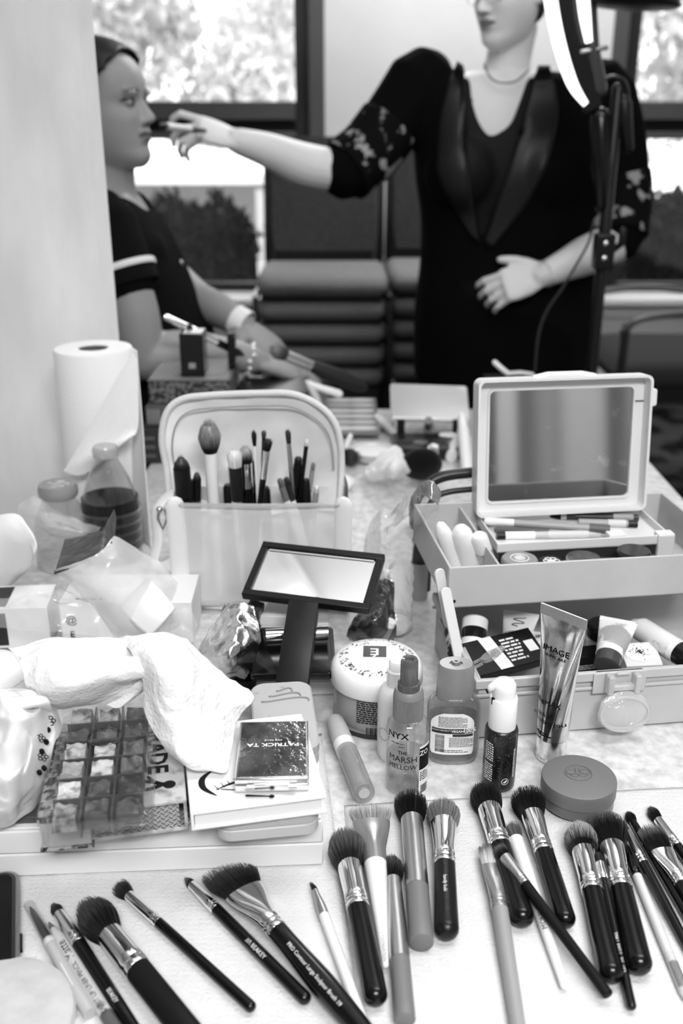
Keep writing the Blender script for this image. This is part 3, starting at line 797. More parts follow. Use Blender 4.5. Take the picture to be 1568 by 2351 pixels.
# white spray bottle
o, b = stand('spray_bottle', 'opaque white spray bottle with white cap, tucked behind the clear spray bottle', 'spray bottle', 908, 1732)
r = rad_px(86, b); H = lambda py: hz(b, py); hs = H(1570)
obj('bottle', G().lathe([(r*.9, 0), (r*.98, .003), (r, .008), (r, hs*.82), (r*.9, hs*.93), (r*.6, hs)], 36), mat('bottle_white', .75, .4), o, smooth=60)
h1 = H(1520); r1 = rad_px(48, b, hs)
obj('collar', G().lathe([(r1, hs - .001), (r1, hs + .015), (r1*.9, hs + .016)], 30), WHITEP, o)
obj('pump_head', G().lathe([(r1*.85, hs + .015), (r1*.82, h1), (r1*.7, h1 + .002), (.0003, h1 + .002)], 30), film('clear_white_cap', .85, .25, .1, .5, .9), o)
fn = cyl_fn(r + .0003, 0, -PI/2); g = G(); z0 = H(1668); x0 = -r*.72
for k in range(14):
    a = 2*PI*k/14; g.add([fn(x0 + .0062*math.cos(a + da) * f, z0 + .0062*math.sin(a + da)*f) for da, f in ((-.13, .9), (.13, .9), (.13, 1.08), (-.13, 1.08))], [(0, 1, 2, 3)])
bars(g, lambda x, y: fn(-r*.3 + x, H(1735) + y), .006, .003, 2, 4)
obj('print', g, GPRINT, o, smooth=0)
# jar
o, b = stand('cream_jar', 'wide round cream jar with white domed lid printed with leaves and a dark square', 'jar', 863, 1645)
r = rad_px(196, b, .02); H = lambda py: hz(b, py); hj = .050; rl = r*1.07
obj('jar', G().lathe([(r*.9, 0), (r*.97, .002), (r, .008), (r, hj)], 56), film('jar_glass', .75, .25, .05, .25, .7), o)
obj('cream', G().lathe([(r*.85, .006), (r*.93, .012), (r*.93, hj - .004), (.0003, hj - .004)], 48), mat('cream_pale', .6, .5), o)
obj('base_band', G().lathe([(r*.93, 0.0005), (r*1.003, .002), (r*1.003, .006), (r, .0065)], 48, None, False, False), mat('jar_base', .03, .3), o)
prl = [(rl*.97, hj - .006), (rl, hj - .004), (rl, hj + .006), (rl*.985, hj + .010), (rl*.94, hj + .0145), (rl*.86, hj + .0175), (rl*.7, hj + .0185), (.0003, hj + .019)]
obj('lid', G().lathe(prl, 64), mat('lid_white', .82, .3), o, smooth=60)
zl = hj + .0192; g = G()
sq = .0115
g.add([(-sq - .002, -.001, zl), (sq - .002, -.001, zl), (sq - .002, .021, zl), (-sq - .002, .021, zl)], [(0, 1, 2, 3)])
obj('emblem', g, mat('emblem_grey', .09, .5), o, smooth=0)
g = G(); zl += .0003
text_on(g, 'É', .019, lambda x, y: (-.002 - x, .0095 - y, zl), .02)
obj('emblem_letter', g, WPRINT, o, smooth=0)
g = G(); rr_ = random.Random(5)
for k in range(150):
    a = rr_.uniform(0, 2*PI)
    if R(40) < a < R(150) and rr_.random() < .6: continue
    q_ = rl*rr_.uniform(.62, .80); s_ = rr_.uniform(.0012, .003); a2 = rr_.uniform(0, 6.3)
    zz = hj + .0190
    cx, cy = q_*math.cos(a), q_*math.sin(a)
    g.add([(cx + s_*math.cos(a2), cy + s_*math.sin(a2), zz), (cx + s_*.3*math.cos(a2 + 1.6), cy + s_*.3*math.sin(a2 + 1.6), zz), (cx - s_*math.cos(a2), cy - s_*math.sin(a2), zz), (cx - s_*.3*math.cos(a2 + 1.6), cy - s_*.3*math.sin(a2 + 1.6), zz)], [(0, 1, 2, 3)])
obj('leaf_print', g, mat('leaf_print', .12, .6), o, smooth=0)
fn = cyl_fn(r + .0004, 0, -PI/2); g = G()
bars(g, lambda x, y: fn(r*.02 + x, .031 + y), r*.95, .026, 11, 6, .55); barcode(g, lambda x, y: fn(r*.08 + x, .0105 + y), r*.6, .008, 9, 16)
obj('print', g, PRINT, o, smooth=0)
# translucent cleanser bottle with flip cap
o, b = stand('cleanser_bottle', 'translucent oval cleanser bottle with open flip cap and white arched back label', 'bottle', 1037, 1735, rot=.12)
rx = rad_px(122, b, .04); ry = rx*.62; H = lambda py: hz(b, py); hs = H(1592)
def oval(prof, n=48, pw=2.6):
    rings = []
    for (k, z) in prof:
        ring = []
        for j in range(n):
            a = 2*PI*j/n; c_, s_ = math.cos(a), math.sin(a)
            ring.append((rx*k*math.copysign(abs(c_)**(2/pw), c_), ry*min(k*1.1, 1 if k > .8 else k*1.15)*math.copysign(abs(s_)**(2/pw), s_), z))
        rings.append(ring)
    return rings
bz = .006
obj('bottle', G().rings(oval([(.8, .0), (.9, .001), (.97, .005), (1, .012), (1, hs*.80), (.96, hs*.88), (.84, hs*.95), (.68, hs)]), None, True, False), film('smoky_bottle', .74, .33, .05, .12, .5), o, smooth=60)
obj('liquid', G().rings(oval([(.84, .004), (.93, .008), (.95, .014), (.95, hs*.66)]), None, True, True), film('smoky_liquid', .72, .12, .05), o, smooth=40)
hc = H(1522); cx_ = rx*.70
cap = film('smoky_flip_cap', .7, .2, .25, .5, .36)
obj('cap', G().lathe([(cx_*.98, hs - .002), (cx_, hs), (cx_*.97, hc - .003), (cx_*.86, hc), (cx_*.35, hc), (cx_*.33, hc - .002), (.0003, hc - .002)], 36, None, True, True, .8), cap, o)
obj('nozzle', G().lathe([(cx_*.22, hc - .002), (cx_*.2, hc + .002), (cx_*.1, hc + .002), (cx_*.1, hc - .001)], 18), cap, o)
Mf = Matrix.Translation((cx_*.98, 0, hc - .002)) @ Matrix.Rotation(R(-32), 4, 'Y')
g = G()
g.lathe([(cx_*.5, -.0015), (cx_*.55, 0), (cx_*.5, .003), (cx_*.38, .003), (cx_*.36, .0005), (.0003, .0005)], 30, Mf @ Matrix.Translation((cx_*.95, 0, 0)), True, True, .66)
g.box(cx_*.22, .004, 0, cx_*.45, .0025, .002, Mf); g.box(cx_*.22, -.004, 0, cx_*.45, .0025, .002, Mf)
g.tube([(cx_*1.25, 0, .001), (cx_*1.7, 0, .002)], [.0042, .0028], 10, Mf)
obj('flip_lid', g, film('clear_flip', .8, .35, .06, .22, .7), o)
# label on the front
def ofn(x, z, e=.0005):
    c_ = max(-1, min(1, x/rx)); yy = ry*(1 - abs(c_)**2.6)**(1/2.6)
    return (x, -yy - e, z)
lw = rx*.80; z0, z1 = .012, H(1618)
def lab(u, v):
    z = z0 + (z1 - z0)*v; k = 1.0
    if v > .72: k = math.sqrt(max(0.02, 1 - ((v - .72)/.28)**2*.8))
    if v < .06: k = .93 + v
    return ofn(-.002 + lw*(2*u - 1)*k, z)
obj('label', G().grid(lab, 14, 22), WHITEPAPER, o, smooth=60)
g = G(); zh = z1 - z0
bars(g, lambda x, y: ofn(-.002 + x, z0 + zh*.80 + y, .0009), lw*1.35, zh*.26, 9, 12, .42)
for u_ in range(12):
    xa, xb = -lw*.95 + lw*1.9*u_/12, -lw*.95 + lw*1.9*(u_ + 1)/12
    g.add([ofn(-.002 + xa, z0 + zh*.52, .0009), ofn(-.002 + xb, z0 + zh*.52, .0009), ofn(-.002 + xb, z0 + zh*.64, .0009), ofn(-.002 + xa, z0 + zh*.64, .0009)], [(0, 1, 2, 3)])
    if u_ > 5: g.add([ofn(-.002 + xa, z0 + zh*.45, .0009), ofn(-.002 + xb, z0 + zh*.45, .0009), ofn(-.002 + xb, z0 + zh*.51, .0009), ofn(-.002 + xa, z0 + zh*.51, .0009)], [(0, 1, 2, 3)])
bars(g, lambda x, y: ofn(lw*.32 + x, z0 + zh*.31 + y, .0009), lw*1.15, zh*.24, 8, 13, .42)
bars(g, lambda x, y: ofn(x, z0 + zh*.09 + y, .0009), lw*1.3, zh*.08, 2, 14, .4)
barcode(g, lambda x, y: ofn(-lw*.68 + y, z0 + zh*.27 + x, .0009), zh*.42, lw*.42, 15, 26)
obj('label_print', g, mat('label_ink', .04, .6), o, smooth=0)
g = G()
text_on(g, 'VEGAN', .0035, lambda x, y: ofn(lw*.12 + x, z0 + zh*.585 + y, .0013), .03); text_on(g, '100%', .0055, lambda x, y: ofn(lw*.68 + x, z0 + zh*.60 + y, .0013), .04); text_on(g, 'RECYCLED', .0018, lambda x, y: ofn(lw*.68 + x, z0 + zh*.545 + y, .0013), .02)
text_on(g, 'CRUELTY FREE BEAUTY', .0016, lambda x, y: ofn(-lw*.62 + x, z0 + zh*.60 + y, .0013), .02)
obj('label_lettering', g, WPRINT, o, smooth=0)
g = G()
text_on(g, 'GARNIER', .0075, lambda x, y: (-.001 - x, ry*.93 , hs*.86 + y), .03); text_on(g, 'SKINACTIVE', .004, lambda x, y: (-.001 - x, ry*.95, hs*.79 + y), .02)
obj('back_lettering', g, mat('back_ink', .02, .6), o, smooth=0)
# dark shimmering pump bottle
o, b = stand('pump_bottle', 'dark shimmering pump bottle with white cap and small white print', 'bottle', 1143, 1800)
r = rad_px(75, b); H = lambda py: hz(b, py); hs = H(1664)
GLIT = mat('shimmer_dark', .012, .28, spec=.6, noise=0, dark=.006, nscale=900, thr=.66, soft=.06)
GLIT.node_tree.nodes['Color Ramp'].color_ramp.elements[1].color = g4(.16)
obj('bottle', G().lathe([(r*.85, 0), (r*.97, .002), (r, .006), (r, hs*.93), (r*.93, hs*.98), (r*.8, hs)], 40), GLIT, o, smooth=60)
r1 = rad_px(64, b, hs); h1 = H(1598)
obj('cap', G().lathe([(r1*.98, hs - .004), (r1, hs - .003), (r1, h1 - .001), (r1*.95, h1), (r1*.8, h1)], 40), WHITEP, o)
h2 = H(1570); r2 = r1*.84
g = G().lathe([(r2, h1 - .001), (r2, h2 - .004), (r2*.96, h2), (r2*.8, h2 + .003), (.0003, h2 + .004)], 32)
g.tube([(-.002, -.004, h2 - .003), (-r2*.8, -r2*.35, h2 + .001), (-r2*1.12, -r2*.5, h2 - .002)], [.0055, .0045, .0035], 12)
obj('pump_head', g, WHITEP, o, smooth=60)
obj('spout_hole', G().lathe([(.0022, 0), (.0022, .0008)], 14, zframe((-r2*1.12 - .0028, -r2*.62, h2 - .005), (-.8, -.5, -.35))), PRINT, o)
obj('cap_notch', G().box(-r2*.86, -r2*.62, h1 - .002, .003, .0025, .006, Matrix.Identity(4)), PRINT, o)
fn = cyl_fn(r + .0003, 0, -PI/2); g = G()
for i in range(17):
    z = hs*.80 - i*hs*.037
    if i == 8: continue
    bars(g, lambda x, y: fn(-r*.62 + x, z + y - x*.12), r*.75, .0016, 1, 40 + i, .75)
for i in range(2): bars(g, lambda x, y: fn(r*.95 + i*.0016 + y, hs*.55 + x), hs*.6, .0012, 1, 70 + i, .7)
for k in range(18):
    a = 2*PI*k/18; g.add([fn(r*.42 + .0034*f*math.cos(a + d_), hs*.21 + .0034*f*math.sin(a + d_)) for d_, f in ((-.18, .85), (.18, .85), (.18, 1), (-.18, 1))], [(0, 1, 2, 3)])
g.add([fn(r*.42 + x, hs*.21 + y) for x, y in ((-.002, -.001), (0, -.0018), (.002, .0002), (.0012, .002), (-.0002, .0004))], [(0, 1, 2, 3, 4)])
obj('print', g, WPRINT, o, smooth=0)
# silver tube standing on its cap
o, b = stand('metallic_tube', 'tall silver metallic cream tube standing on its mirror cap in front of the case', 'tube', 1264, 1737, rot=-.55)
r = rad_px(72, b); H = lambda py: hz(b, py); hk = H(1688); ht = H(1424)
obj('cap', G().lathe([(r*.9, 0), (r*.97, .001), (r*.97, .004), (r*.93, .0045), (r*.93, .010), (r*.96, .0105), (r*.96, hk), (r*.9, hk)], 44), mat('cap_mirror', .8, .05, 1.0), o)
n = 48; rings = []; wtop = .024
for k in range(19):
    u = k/18; z = hk + .001 + (ht - hk)*u
    e = u**1.25
    rx_ = r*1.0*(1 - e) + wtop*e; ry_ = r*1.0*(1 - u**1.1) + .0008
    ring = []
    for j in range(n):
        a = 2*PI*j/n; c_, s_ = math.cos(a), math.sin(a)
        dent = 0
        if s_ < 0: dent = .0018*math.exp(-((u - .74)/.09)**2)*math.exp(-((c_ + .1)/.4)**2) + .0015*math.exp(-((c_ - .35 - .5*(u - .5))/.12)**2)*math.sin(PI*u)
        ring.append((rx_*c_, ry_*s_ + dent, z))
    rings.append(ring)
obj('tube', G().rings(rings), mat('foil_silver', .72, .13, 1.0, bump=.08, bscale=90), o, smooth=70)
g = G().box(0, 0, ht + .004, wtop*2, .0016, .010)
for k in range(46): g.box(-wtop + .001 + k*.00105, -.0008, ht + .004, .0004, .0006, .009)
obj('crimp', g, mat('crimp_silver', .55, .35, .9), o)
fr = cam_angle(b)
def tfn(x, z, e=.0006):
    u = (z - hk)/(ht - hk); ee = max(0, u)**1.25; rx_ = r*(1 - ee) + wtop*ee; ry_ = r*(1 - max(0, u)**1.1) + .0008
    c_ = max(-.98, min(.98, x/rx_)); s_ = -math.sqrt(1 - c_*c_)
    dent = .0018*math.exp(-((u - .74)/.09)**2)*math.exp(-((c_ + .1)/.4)**2) + .0015*math.exp(-((c_ - .35 - .5*(u - .5))/.12)**2)*math.sin(PI*max(0, u))
    return (x, ry_*s_ + dent - e, z)
g = G(); z = lambda py: H(py)
text_on(g, 'IMAGE', .0078, lambda x, y: tfn(-.002 + x, z(1494) + y), .006, 1.25)
text_on(g, 'SKINCARE', .0036, lambda x, y: tfn(-.002 + x, z(1494) - .006 + y), 0, 1.4)
obj('lettering', g, PRINT, o, smooth=0); g = G()
text_on(g, 'the', .0075, lambda x, y: tfn(-.010 + x, z(1606) + y), .0); text_on(g, 'MAX', .0075, lambda x, y: tfn(.0035 + x, z(1606) + y), .015)
text_on(g, 'neck lift', .0060, lambda x, y: tfn(-.003 + x, z(1632) + y), .0); text_on(g, 'mon lifting cou', .0060, lambda x, y: tfn(-.002 + x, z(1646) + y), .0)
bars(g, lambda x, y: tfn(-.003 + x, z(1672) + y), .022, .004, 2, 31, .5); bars(g, lambda x, y: tfn(-.007 + x, z(1690) + .004 + y), .011, .0018, 1, 32, .5)
obj('lettering', g, PRINT, o, smooth=0)
# lip gloss lying between the towels and the jar
e_ = T(836, 1832, .009); t_ = T(768, 1664, .009); ax = t_ - e_; L = ax.length; r = rad_px(52, e_, 0)
o = thing('lip_gloss', 'lip gloss tube with matt grey cap lying left of the spray bottles', 'lip gloss', frame(Vector((e_.x, e_.y, ZT + TOWH + r + .0002)), Vector((ax.x, ax.y, 0))))
obj('tube', G().lathex([(0, r*.97, r*.97), (.001, r, r), (L*.58, r, r)], 32), film('gloss_tube', .75, .3, .06, .3, .55), o)
obj('gloss', G().lathex([(.008, r*.7, r*.7), (L*.56, r*.7, r*.7)], 24), mat('gloss_grey', .33, .3), o)
obj('base_disc', G().lathex([(-.0003, r*.5, r*.5), (.003, r*.5, r*.5)], 24), mat('gloss_disc', .5, .4), o)
obj('neck_ring', G().lathex([(L*.56, r*1.01, r*1.01), (L*.66, r*1.01, r*1.01)], 32), WHITEP, o)
obj('cap', G().lathex([(L*.66, r*.98, r*.98), (L*.68, r, r), (L*.97, r*.93, r*.93), (L, r*.8, r*.8)], 32), mat('cap_matt_grey', .48, .5), o)

# ------------------------------------------------------------------ stack at the left: boxes, books, organiser
M0, Lb = pxframe((-90, 2018), (742, 1986), TOWH)
hb_ = .0215
WBOX = mat('white_card_box', .74, .4, noise=0, dark=.25, nscale=55, thr=.22, soft=.05)
BD = .142
for k, lab_ in ((0, 'lower of the two long white flat boxes on the left towel'), (1, 'upper of the two long white flat boxes on the left towel, under the books')):
    o = thing('flat_box', lab_, 'box', Matrix.Translation((0, 0, k*(hb_ + .0006))) @ M0)
    obj('base', G().box(Lb/2, BD/2, hb_*.5, Lb, BD, hb_ - .0005), WBOX, o, bevel=.0012)
    if k == 1: obj('lid', G().box(Lb/2, BD/2, hb_ + .0012, Lb - .003, BD - .003, .0018), WHITEP, o, bevel=.0005)
HB = TOWH + 2*hb_ + .003
o = thing('palette', 'flat palette, box-top shade put into its dark grey, with black lettering lying between the white boxes and the books', 'palette', Matrix.Translation((0, 0, HB - TOWH)) @ M0)
pl0 = Lb*.14; pl1 = Lb*.66
obj('case', G().prism(rrect(pl1 - pl0, .13, .004, 4, (pl0 + pl1)/2, .071), 0, .006, None, .0006), mat('palette_shadow_grey', .07, .35), o)  # slab tone stands in for shadow on the upper box top
g = G()
text_on(g, 'SH XXXL', .0115, lambda x, y: (Lb*.545 + x, .0155 + y, .0063), .01, 1.25)
hx = Lb*.625
gh = G().add([(hx, .011, .0063), (hx + .004, .0165, .0063), (hx + .0035, .0185, .0063), (hx + .0015, .0185, .0063), (hx, .0170, .0063), (hx - .0015, .0185, .0063), (hx - .0035, .0185, .0063), (hx - .004, .0165, .0063)], [tuple(range(8))])
obj('heart_print', gh, PRINT, o, smooth=0)
obj('lettering', g, PRINT, o, smooth=0)
HP = HB + .0065
# patterned book-shaped box under the organiser, lettering down its right side
a_, b_ = (428, 1836), (345, 1846)
pA, pB = T(*a_, HP + .028), T(*b_, HP + .028)
xd = (pA - pB).normalized()
Wb, Db = .072, .125
Mb = frame(Vector((pA.x, pA.y, ZT + HP)) - xd*Wb, xd)
o = thing('book_box', 'worn printed book-shaped box with herringbone edge and black letters, under the clear organiser', 'box', Mb)
COV = mat('worn_print_cover', .52, .6, dark=.10, nscale=90, thr=.36, soft=.16)
obj('cover_bottom', G().box(Wb/2, Db/2, .0015, Wb, Db, .003), COV, o, bevel=.0006)
obj('cover_top', G().box(Wb/2, Db/2, .0265, Wb, Db, .003), COV, o, bevel=.0006)
obj('spine', G().box(Wb - .0012, Db/2, .014, .0024, Db, .022), COV, o)
obj('page_block', G().box(Wb/2 - .002, Db/2 + .002, .014, Wb - .008, Db - .006, .0215), mat('page_block', .45, .7), o)
g = G()
for i in range(46):
    for k in range(5):
        x = .004 + i*.003; z = .0045 + k*.0043
        s_ = 1 if i % 2 else -1
        g.add([(x, .0018 - .0009, z), (x + .003, .0009, z + s_*.002), (x + .003, .0009, z + s_*.002 + .0008), (x, .0009, z + .0008)], [(0, 1, 2, 3)])
obj('herringbone_print', g, PRINT, o, smooth=0)
g = G()
text_on(g, 'PARADE', .022, lambda x, y: (Wb - .021 + y*1.0, Db*.62 - x, .0283), .03, 1.0)
obj('lettering', g, PRINT, o, smooth=0)
g = G(); fx, fy = Wb - .020, .021
g.add([(fx + .009*math.cos(2*PI*k/14) * .55 + .008, fy + .005*math.sin(2*PI*k/14), .0283) for k in range(14)], [tuple(range(14))])
for q_ in (((-.014, .008), (-.002, .004), (.004, .0)), ((-.014, -.004), (-.004, -.003), (.004, .001)), ((-.008, .012), (-.004, .006), (.0, .002))):
    g.tube([(fx + x, fy + y, .0283) for x, y in q_], [.0012, .0016, .0016], 6)
obj('figure_print', g, PRINT, o, smooth=0)
# second patterned slab seen at the organiser's left edge
HK = HP + .0285
cFL, cFR, cBL = (82, 1890), (346, 1866), (160, 1606)
hO = HK + .0005
th = .024
pFL, pFR, pBL = T(*cFL, hO + th), T(*cFR, hO + th), T(*cBL, hO + th)
Wd = (pFR - pFL).length; Dd = (pBL - pFL).length
Mo = frame(Vector((pFL.x, pFL.y, ZT + hO)), pFR - pFL)
o = thing('patterned_book', 'thin dark patterned book whose edge shows along the left of the clear organiser', 'book', Matrix.Translation((0, 0, HP - hO)) @ Mo @ Matrix.Translation((-.007, .034, 0)))
FOIL = mat('foil_print', .4, .4, dark=.02, nscale=160, thr=.5, soft=.05)
wq = Wd*.5
obj('cover_bottom', G().box(wq/2, Dd*.4, .0012, wq, Dd*.8, .0024), FOIL, o, bevel=.0006)
obj('cover_top', G().box(wq/2, Dd*.4, .0268, wq, Dd*.8, .0024), FOIL, o, bevel=.0006)
obj('pages', G().box(wq/2, Dd*.4, .014, wq - .004, Dd*.8 - .004, .0228), mat('page_block'), o)
o = thing('lipstick_organizer', 'clear plastic organiser of smeared lipstick cells, lid on, under the crumpled towel', 'organizer', Mo)
ORG = film('organizer_plastic', .95, .2, .06, .0, .55, .12, 90)
obj('tray', G().prism(rrect(Wd, Dd, .012, 5, Wd/2, Dd/2), 0, th*.55, None, .001), film('organizer_tray', .94, .2, .1), o)
obj('lid', G().rings([[(x, y, z) for x, y in rrect(Wd + .002, Dd + .002, .012, 6, Wd/2, Dd/2)] for z in (th*.5, th*.92)] + [[(x, y, th) for x, y in rrect(Wd - .002, Dd - .002, .011, 6, Wd/2, Dd/2)], [(x, y, th - .001) for x, y in rrect(Wd - .009, Dd - .009, .009, 6, Wd/2, Dd/2)]], None, False, True), ORG, o)
cw, cd_ = (Wd - .012)/3, (Dd - .012)/6
g = G()
for i in (1, 2): g.box(.006 + cw*i, Dd/2, th*.44, .0013, Dd - .014, th*.7)
for k in range(1, 6): g.box(Wd/2, .006 + cd_*k, th*.44, Wd - .014, .0013, th*.7)
obj('divider', g, film('divider_plastic', .6, .3, .1, .4, .10), o)
rr_ = random.Random(21)
for i in range(3):
    for k in range(6):
        v = rr_.choice((.04, .12, .3, .5, .7, .6, .08, .4))
        m = mat('lipstick_smear_%d' % (int(v*100)), v, .35, dark=v*.22, nscale=110, thr=.42, soft=.10, bump=.6, bscale=140)
        g = G(); x0, y0 = .008 + cw*i, .008 + cd_*k
        hh = th*rr_.uniform(.70, .84)
        sd = rr_.uniform(0, 50)
        def fn(u, v_): 
            e_ = min(u, 1 - u, v_, 1 - v_)*14
            return (x0 + (cw - .004)*u, y0 + (cd_ - .004)*v_, .002 + hh*min(1, .35 + e_)*(.86 + .22*mnoise.noise((u*3 + sd, v_*3, sd))))
        g.grid(fn, 14, 14)
        obj('lipstick_piece', g, m, o)
obj('lid_ring', G().lathe([(.013, 0), (.0135, .0004), (.014, 0)], 30, Matrix.Translation((Wd*.5, Dd*.63, th + .0001)), False, False), mat('ring_line', .03, .4), o)
# tins and white book and mirrored compact
def tin(label, a, b, h0, dpt, thk, extra=None):
    M, L_ = pxframe(a, b, h0)
    M = Matrix.Translation((0, 0, 0)) @ M
    o = thing('tin', label, 'tin', M)
    obj('base', G().prism(rrect(L_, dpt, .012, 6, L_/2, dpt/2), .0002, thk*.5, None, .001), mat('tin_pale', .5, .35, dark=.12, nscale=60, thr=.3, soft=.08), o, smooth=30)
    obj('lid', G().prism(rrect(L_ + .001, dpt + .001, .0125, 6, L_/2, dpt/2 - .0005), thk*.5 + .0004, thk, None, .0015), mat('tin_lid', .42, .35, dark=.15, nscale=60, thr=.3, soft=.08), o, smooth=30)
    return o, L_
o1, L1 = tin('pale rounded tin under the front of the white book, at the box edge', (500, 1938), (735, 1916), HB + .0002, .062, .021)
obj('mark', text_on(G(), 'G', .009, lambda x, y: (L1 - .010 - x, .011 - y, .0213), .02), PRINT, o1, smooth=0)
o2, L2 = tin('pale rounded tin with a line drawing, sticking out behind the mirrored compact', (586, 1772), (735, 1762), HB + .0002, .108, .021)
g = G()
for k, wv in enumerate((.30, .20, .10)):
    y = .074 + k*.0085
    g.tube([(L2*.55 + L2*wv*1.3*math.cos(t), y + .003*math.sin(t) + .002*math.sin(t*2), .0213) for t in [PI*j/14 - .2 for j in range(18)]], .0009, 6)
obj('drawing', g, mat('tin_line', .25, .4), o2, smooth=60)
hbk = HB + .0218
pts = [T(437, 1868, hbk + .016), T(750, 1828, hbk + .016)]
xd = pts[1] - pts[0]; Lk = xd.length
Mk = frame(Vector((pts[0].x, pts[0].y, ZT + hbk)), xd)
o = thing('book_palette', 'white book-shaped palette with an eye drawing, holding the mirrored compact', 'palette', Mk)
dk = .115
for z, nm in ((.0012, 'cover_bottom'), (.0148, 'cover_top')): obj(nm, G().box(Lk/2, dk/2, z, Lk, dk, .0024), mat('book_white', .8, .4, dark=.4, nscale=40, thr=.18, soft=.05), o, bevel=.0007)
obj('pages', G().box(Lk/2, dk/2 + .001, .008, Lk - .006, dk - .004, .0112), mat('book_inner', .72, .5), o)
obj('spine', G().box(.0012, dk/2, .008, .0024, dk, .0136), mat('book_white'), o, bevel=.0005)
g = G(); ex, ey = Lk*.40, .024
for k in range(9):
    t = k/8; x = ex - .018 + .036*t; y = ey + .006*math.sin(PI*t)
    g.tube([(x, y, .0161), (x + (t - .5)*.006, y + .006, .0161)], [.0006, .0002], 5)
g.tube([(ex - .02 + .04*t, ey + .0065*math.sin(PI*t), .0161) for t in [j/14 for j in range(15)]], [.0003 + .0009*math.sin(PI*j/14) for j in range(15)], 6)
g.tube([(ex - .016 + .034*t, ey - .0035*math.sin(PI*t), .0161) for t in [j/14 for j in range(15)]], .0005, 6)
g.add([(ex + .0042*math.cos(2*PI*k/16), ey + .0015 + .0036*math.sin(2*PI*k/16), .0162) for k in range(16)], [tuple(range(16))])
g.tube([cr([Vector(v) for v in ((ex - .020, ey + .026, .0161), (ex - .029, ey + .016, .0161), (ex - .029, ey + .004, .0161), (ex - .020, ey - .007, .0161))], k/16) for k in range(17)], [.0004 + .0022*math.sin(PI*k/16) for k in range(17)], 6, None, .15)
obj('eye_drawing', g, PRINT, o, smooth=0)
hcm = hbk + .0163
p1, p2 = T(538, 1790, hcm + .012), T(709, 1786, hcm + .012)
Lc = (p2 - p1).length; dc = (T(546, 1658, hcm + .012) - p1).length
Mc = frame(Vector((p1.x, p1.y, ZT + hcm)), p2 - p1)
o = thing('mirrored_compact', 'square mirrored compact with upside-down white lettering on the white book', 'compact', Mc)
SILV = mat('silver_shell', .75, .18, 1.0)
obj('base', G().box(Lc/2, dc/2, .0035, Lc, dc, .007), SILV, o, bevel=.001)
obj('lid', G().box(Lc/2, dc/2, .0098, Lc, dc, .0050), SILV, o, bevel=.001)
obj('mirror', G().box(Lc/2, dc/2, .0123, Lc - .004, dc - .004, .0006), mat('mixed_reflection_mirror', .42, .12, 1.0, bump=.25, bscale=160, noise=.75, nscale=45), o)  # blotchy base tone imitates mixed reflections
g = G()
text_on(g, 'PATRICK TA', .0062, lambda x, y: (Lc*.5 - x, dc*.56 - y, .0128), .02, 1.2); text_on(g, 'FOR FACE', .0026, lambda x, y: (Lc*.5 - x, dc*.64 - y, .0128), .01, 1.2)
obj('lettering', g, WPRINT, o, smooth=0)
for xx in (.22, .78): obj('hinge', G().lathex([(-.003, .0022, .0022), (.003, .0022, .0022)], 14, Matrix.Translation((Lc*xx, -.0018, .006))), SILV, o)
obj('clasp', G().box(Lc*.5, -.0012, .0055, Lc*.5, .0022, .006), SILV, o, bevel=.0005)
obj('small_applicator', G().tube([(Lc*.16, -.006, .0018), (Lc*.5, -.0075, .0018)], [.0008, .0005], 6).ball((Lc*.5, -.0075, .0018), .0022, .0013, .0013, 8, 6), PRINT, o)
# crumpled paper towel over the organiser
ht = hO + th
g = G()
net(g, [[(20, 1492, .16), (110, 1468, .165), (210, 1466, .165), (300, 1476, .16), (380, 1478, .155)],
        [(48, 1530, .165), (120, 1520, .17), (210, 1516, .17), (300, 1520, .165), (360, 1530, .16)],
        [(60, 1570, .155), (130, 1575, .16), (210, 1568, .16), (290, 1560, .155), (345, 1560, .15)],
        [(66, 1612, .135), (130, 1616, .14), (205, 1604, .14), (275, 1582, .14), (338, 1562, .145)],
        [(78, 1642, .120), (140, 1634, .122), (205, 1624, .124), (262, 1602, .13), (335, 1570, .14)]], 90, 76, .0055, 24, 1)
net(g, [[(262, 1470, .155), (330, 1464, .165), (405, 1466, .165), (445, 1490, .155), (470, 1515, .14)],
        [(300, 1500, .165), (350, 1500, .172), (420, 1510, .168), (470, 1540, .15), (520, 1560, .13)],
        [(330, 1560, .150), (370, 1570, .158), (430, 1585, .150), (500, 1590, .135), (584, 1606, .115)],
        [(336, 1640, .125), (390, 1660, .128), (440, 1660, .125), (500, 1650, .118), (548, 1652, .108)],
        [(372, 1712, .108), (410, 1738, .106), (450, 1748, .102), (495, 1725, .100), (535, 1700, .098)],
        [(408, 1752, .098), (440, 1768, .096), (480, 1772, .092), (522, 1783, .086), (528, 1745, .092)]], 90, 90, .0065, 24, 2)
net(g, [[(345, 1540, .150), (330, 1552, .150), (318, 1566, .145)], [(340, 1570, .140), (310, 1590, .135), (280, 1600, .13)], [(325, 1592, .130), (275, 1625, .122), (246, 1622, .12)]], 24, 24, .002, 50, 3)
o = obj('crumpled_paper_towel', g, mat('tissue_white', .78, .95, bump=.5, bscale=330), smooth=180, solid=.0006)
emboss(_M['tissue_white'], 200, .26)
tag(o, 'crumpled white paper towel draped over the clear organiser and books', 'paper towel')
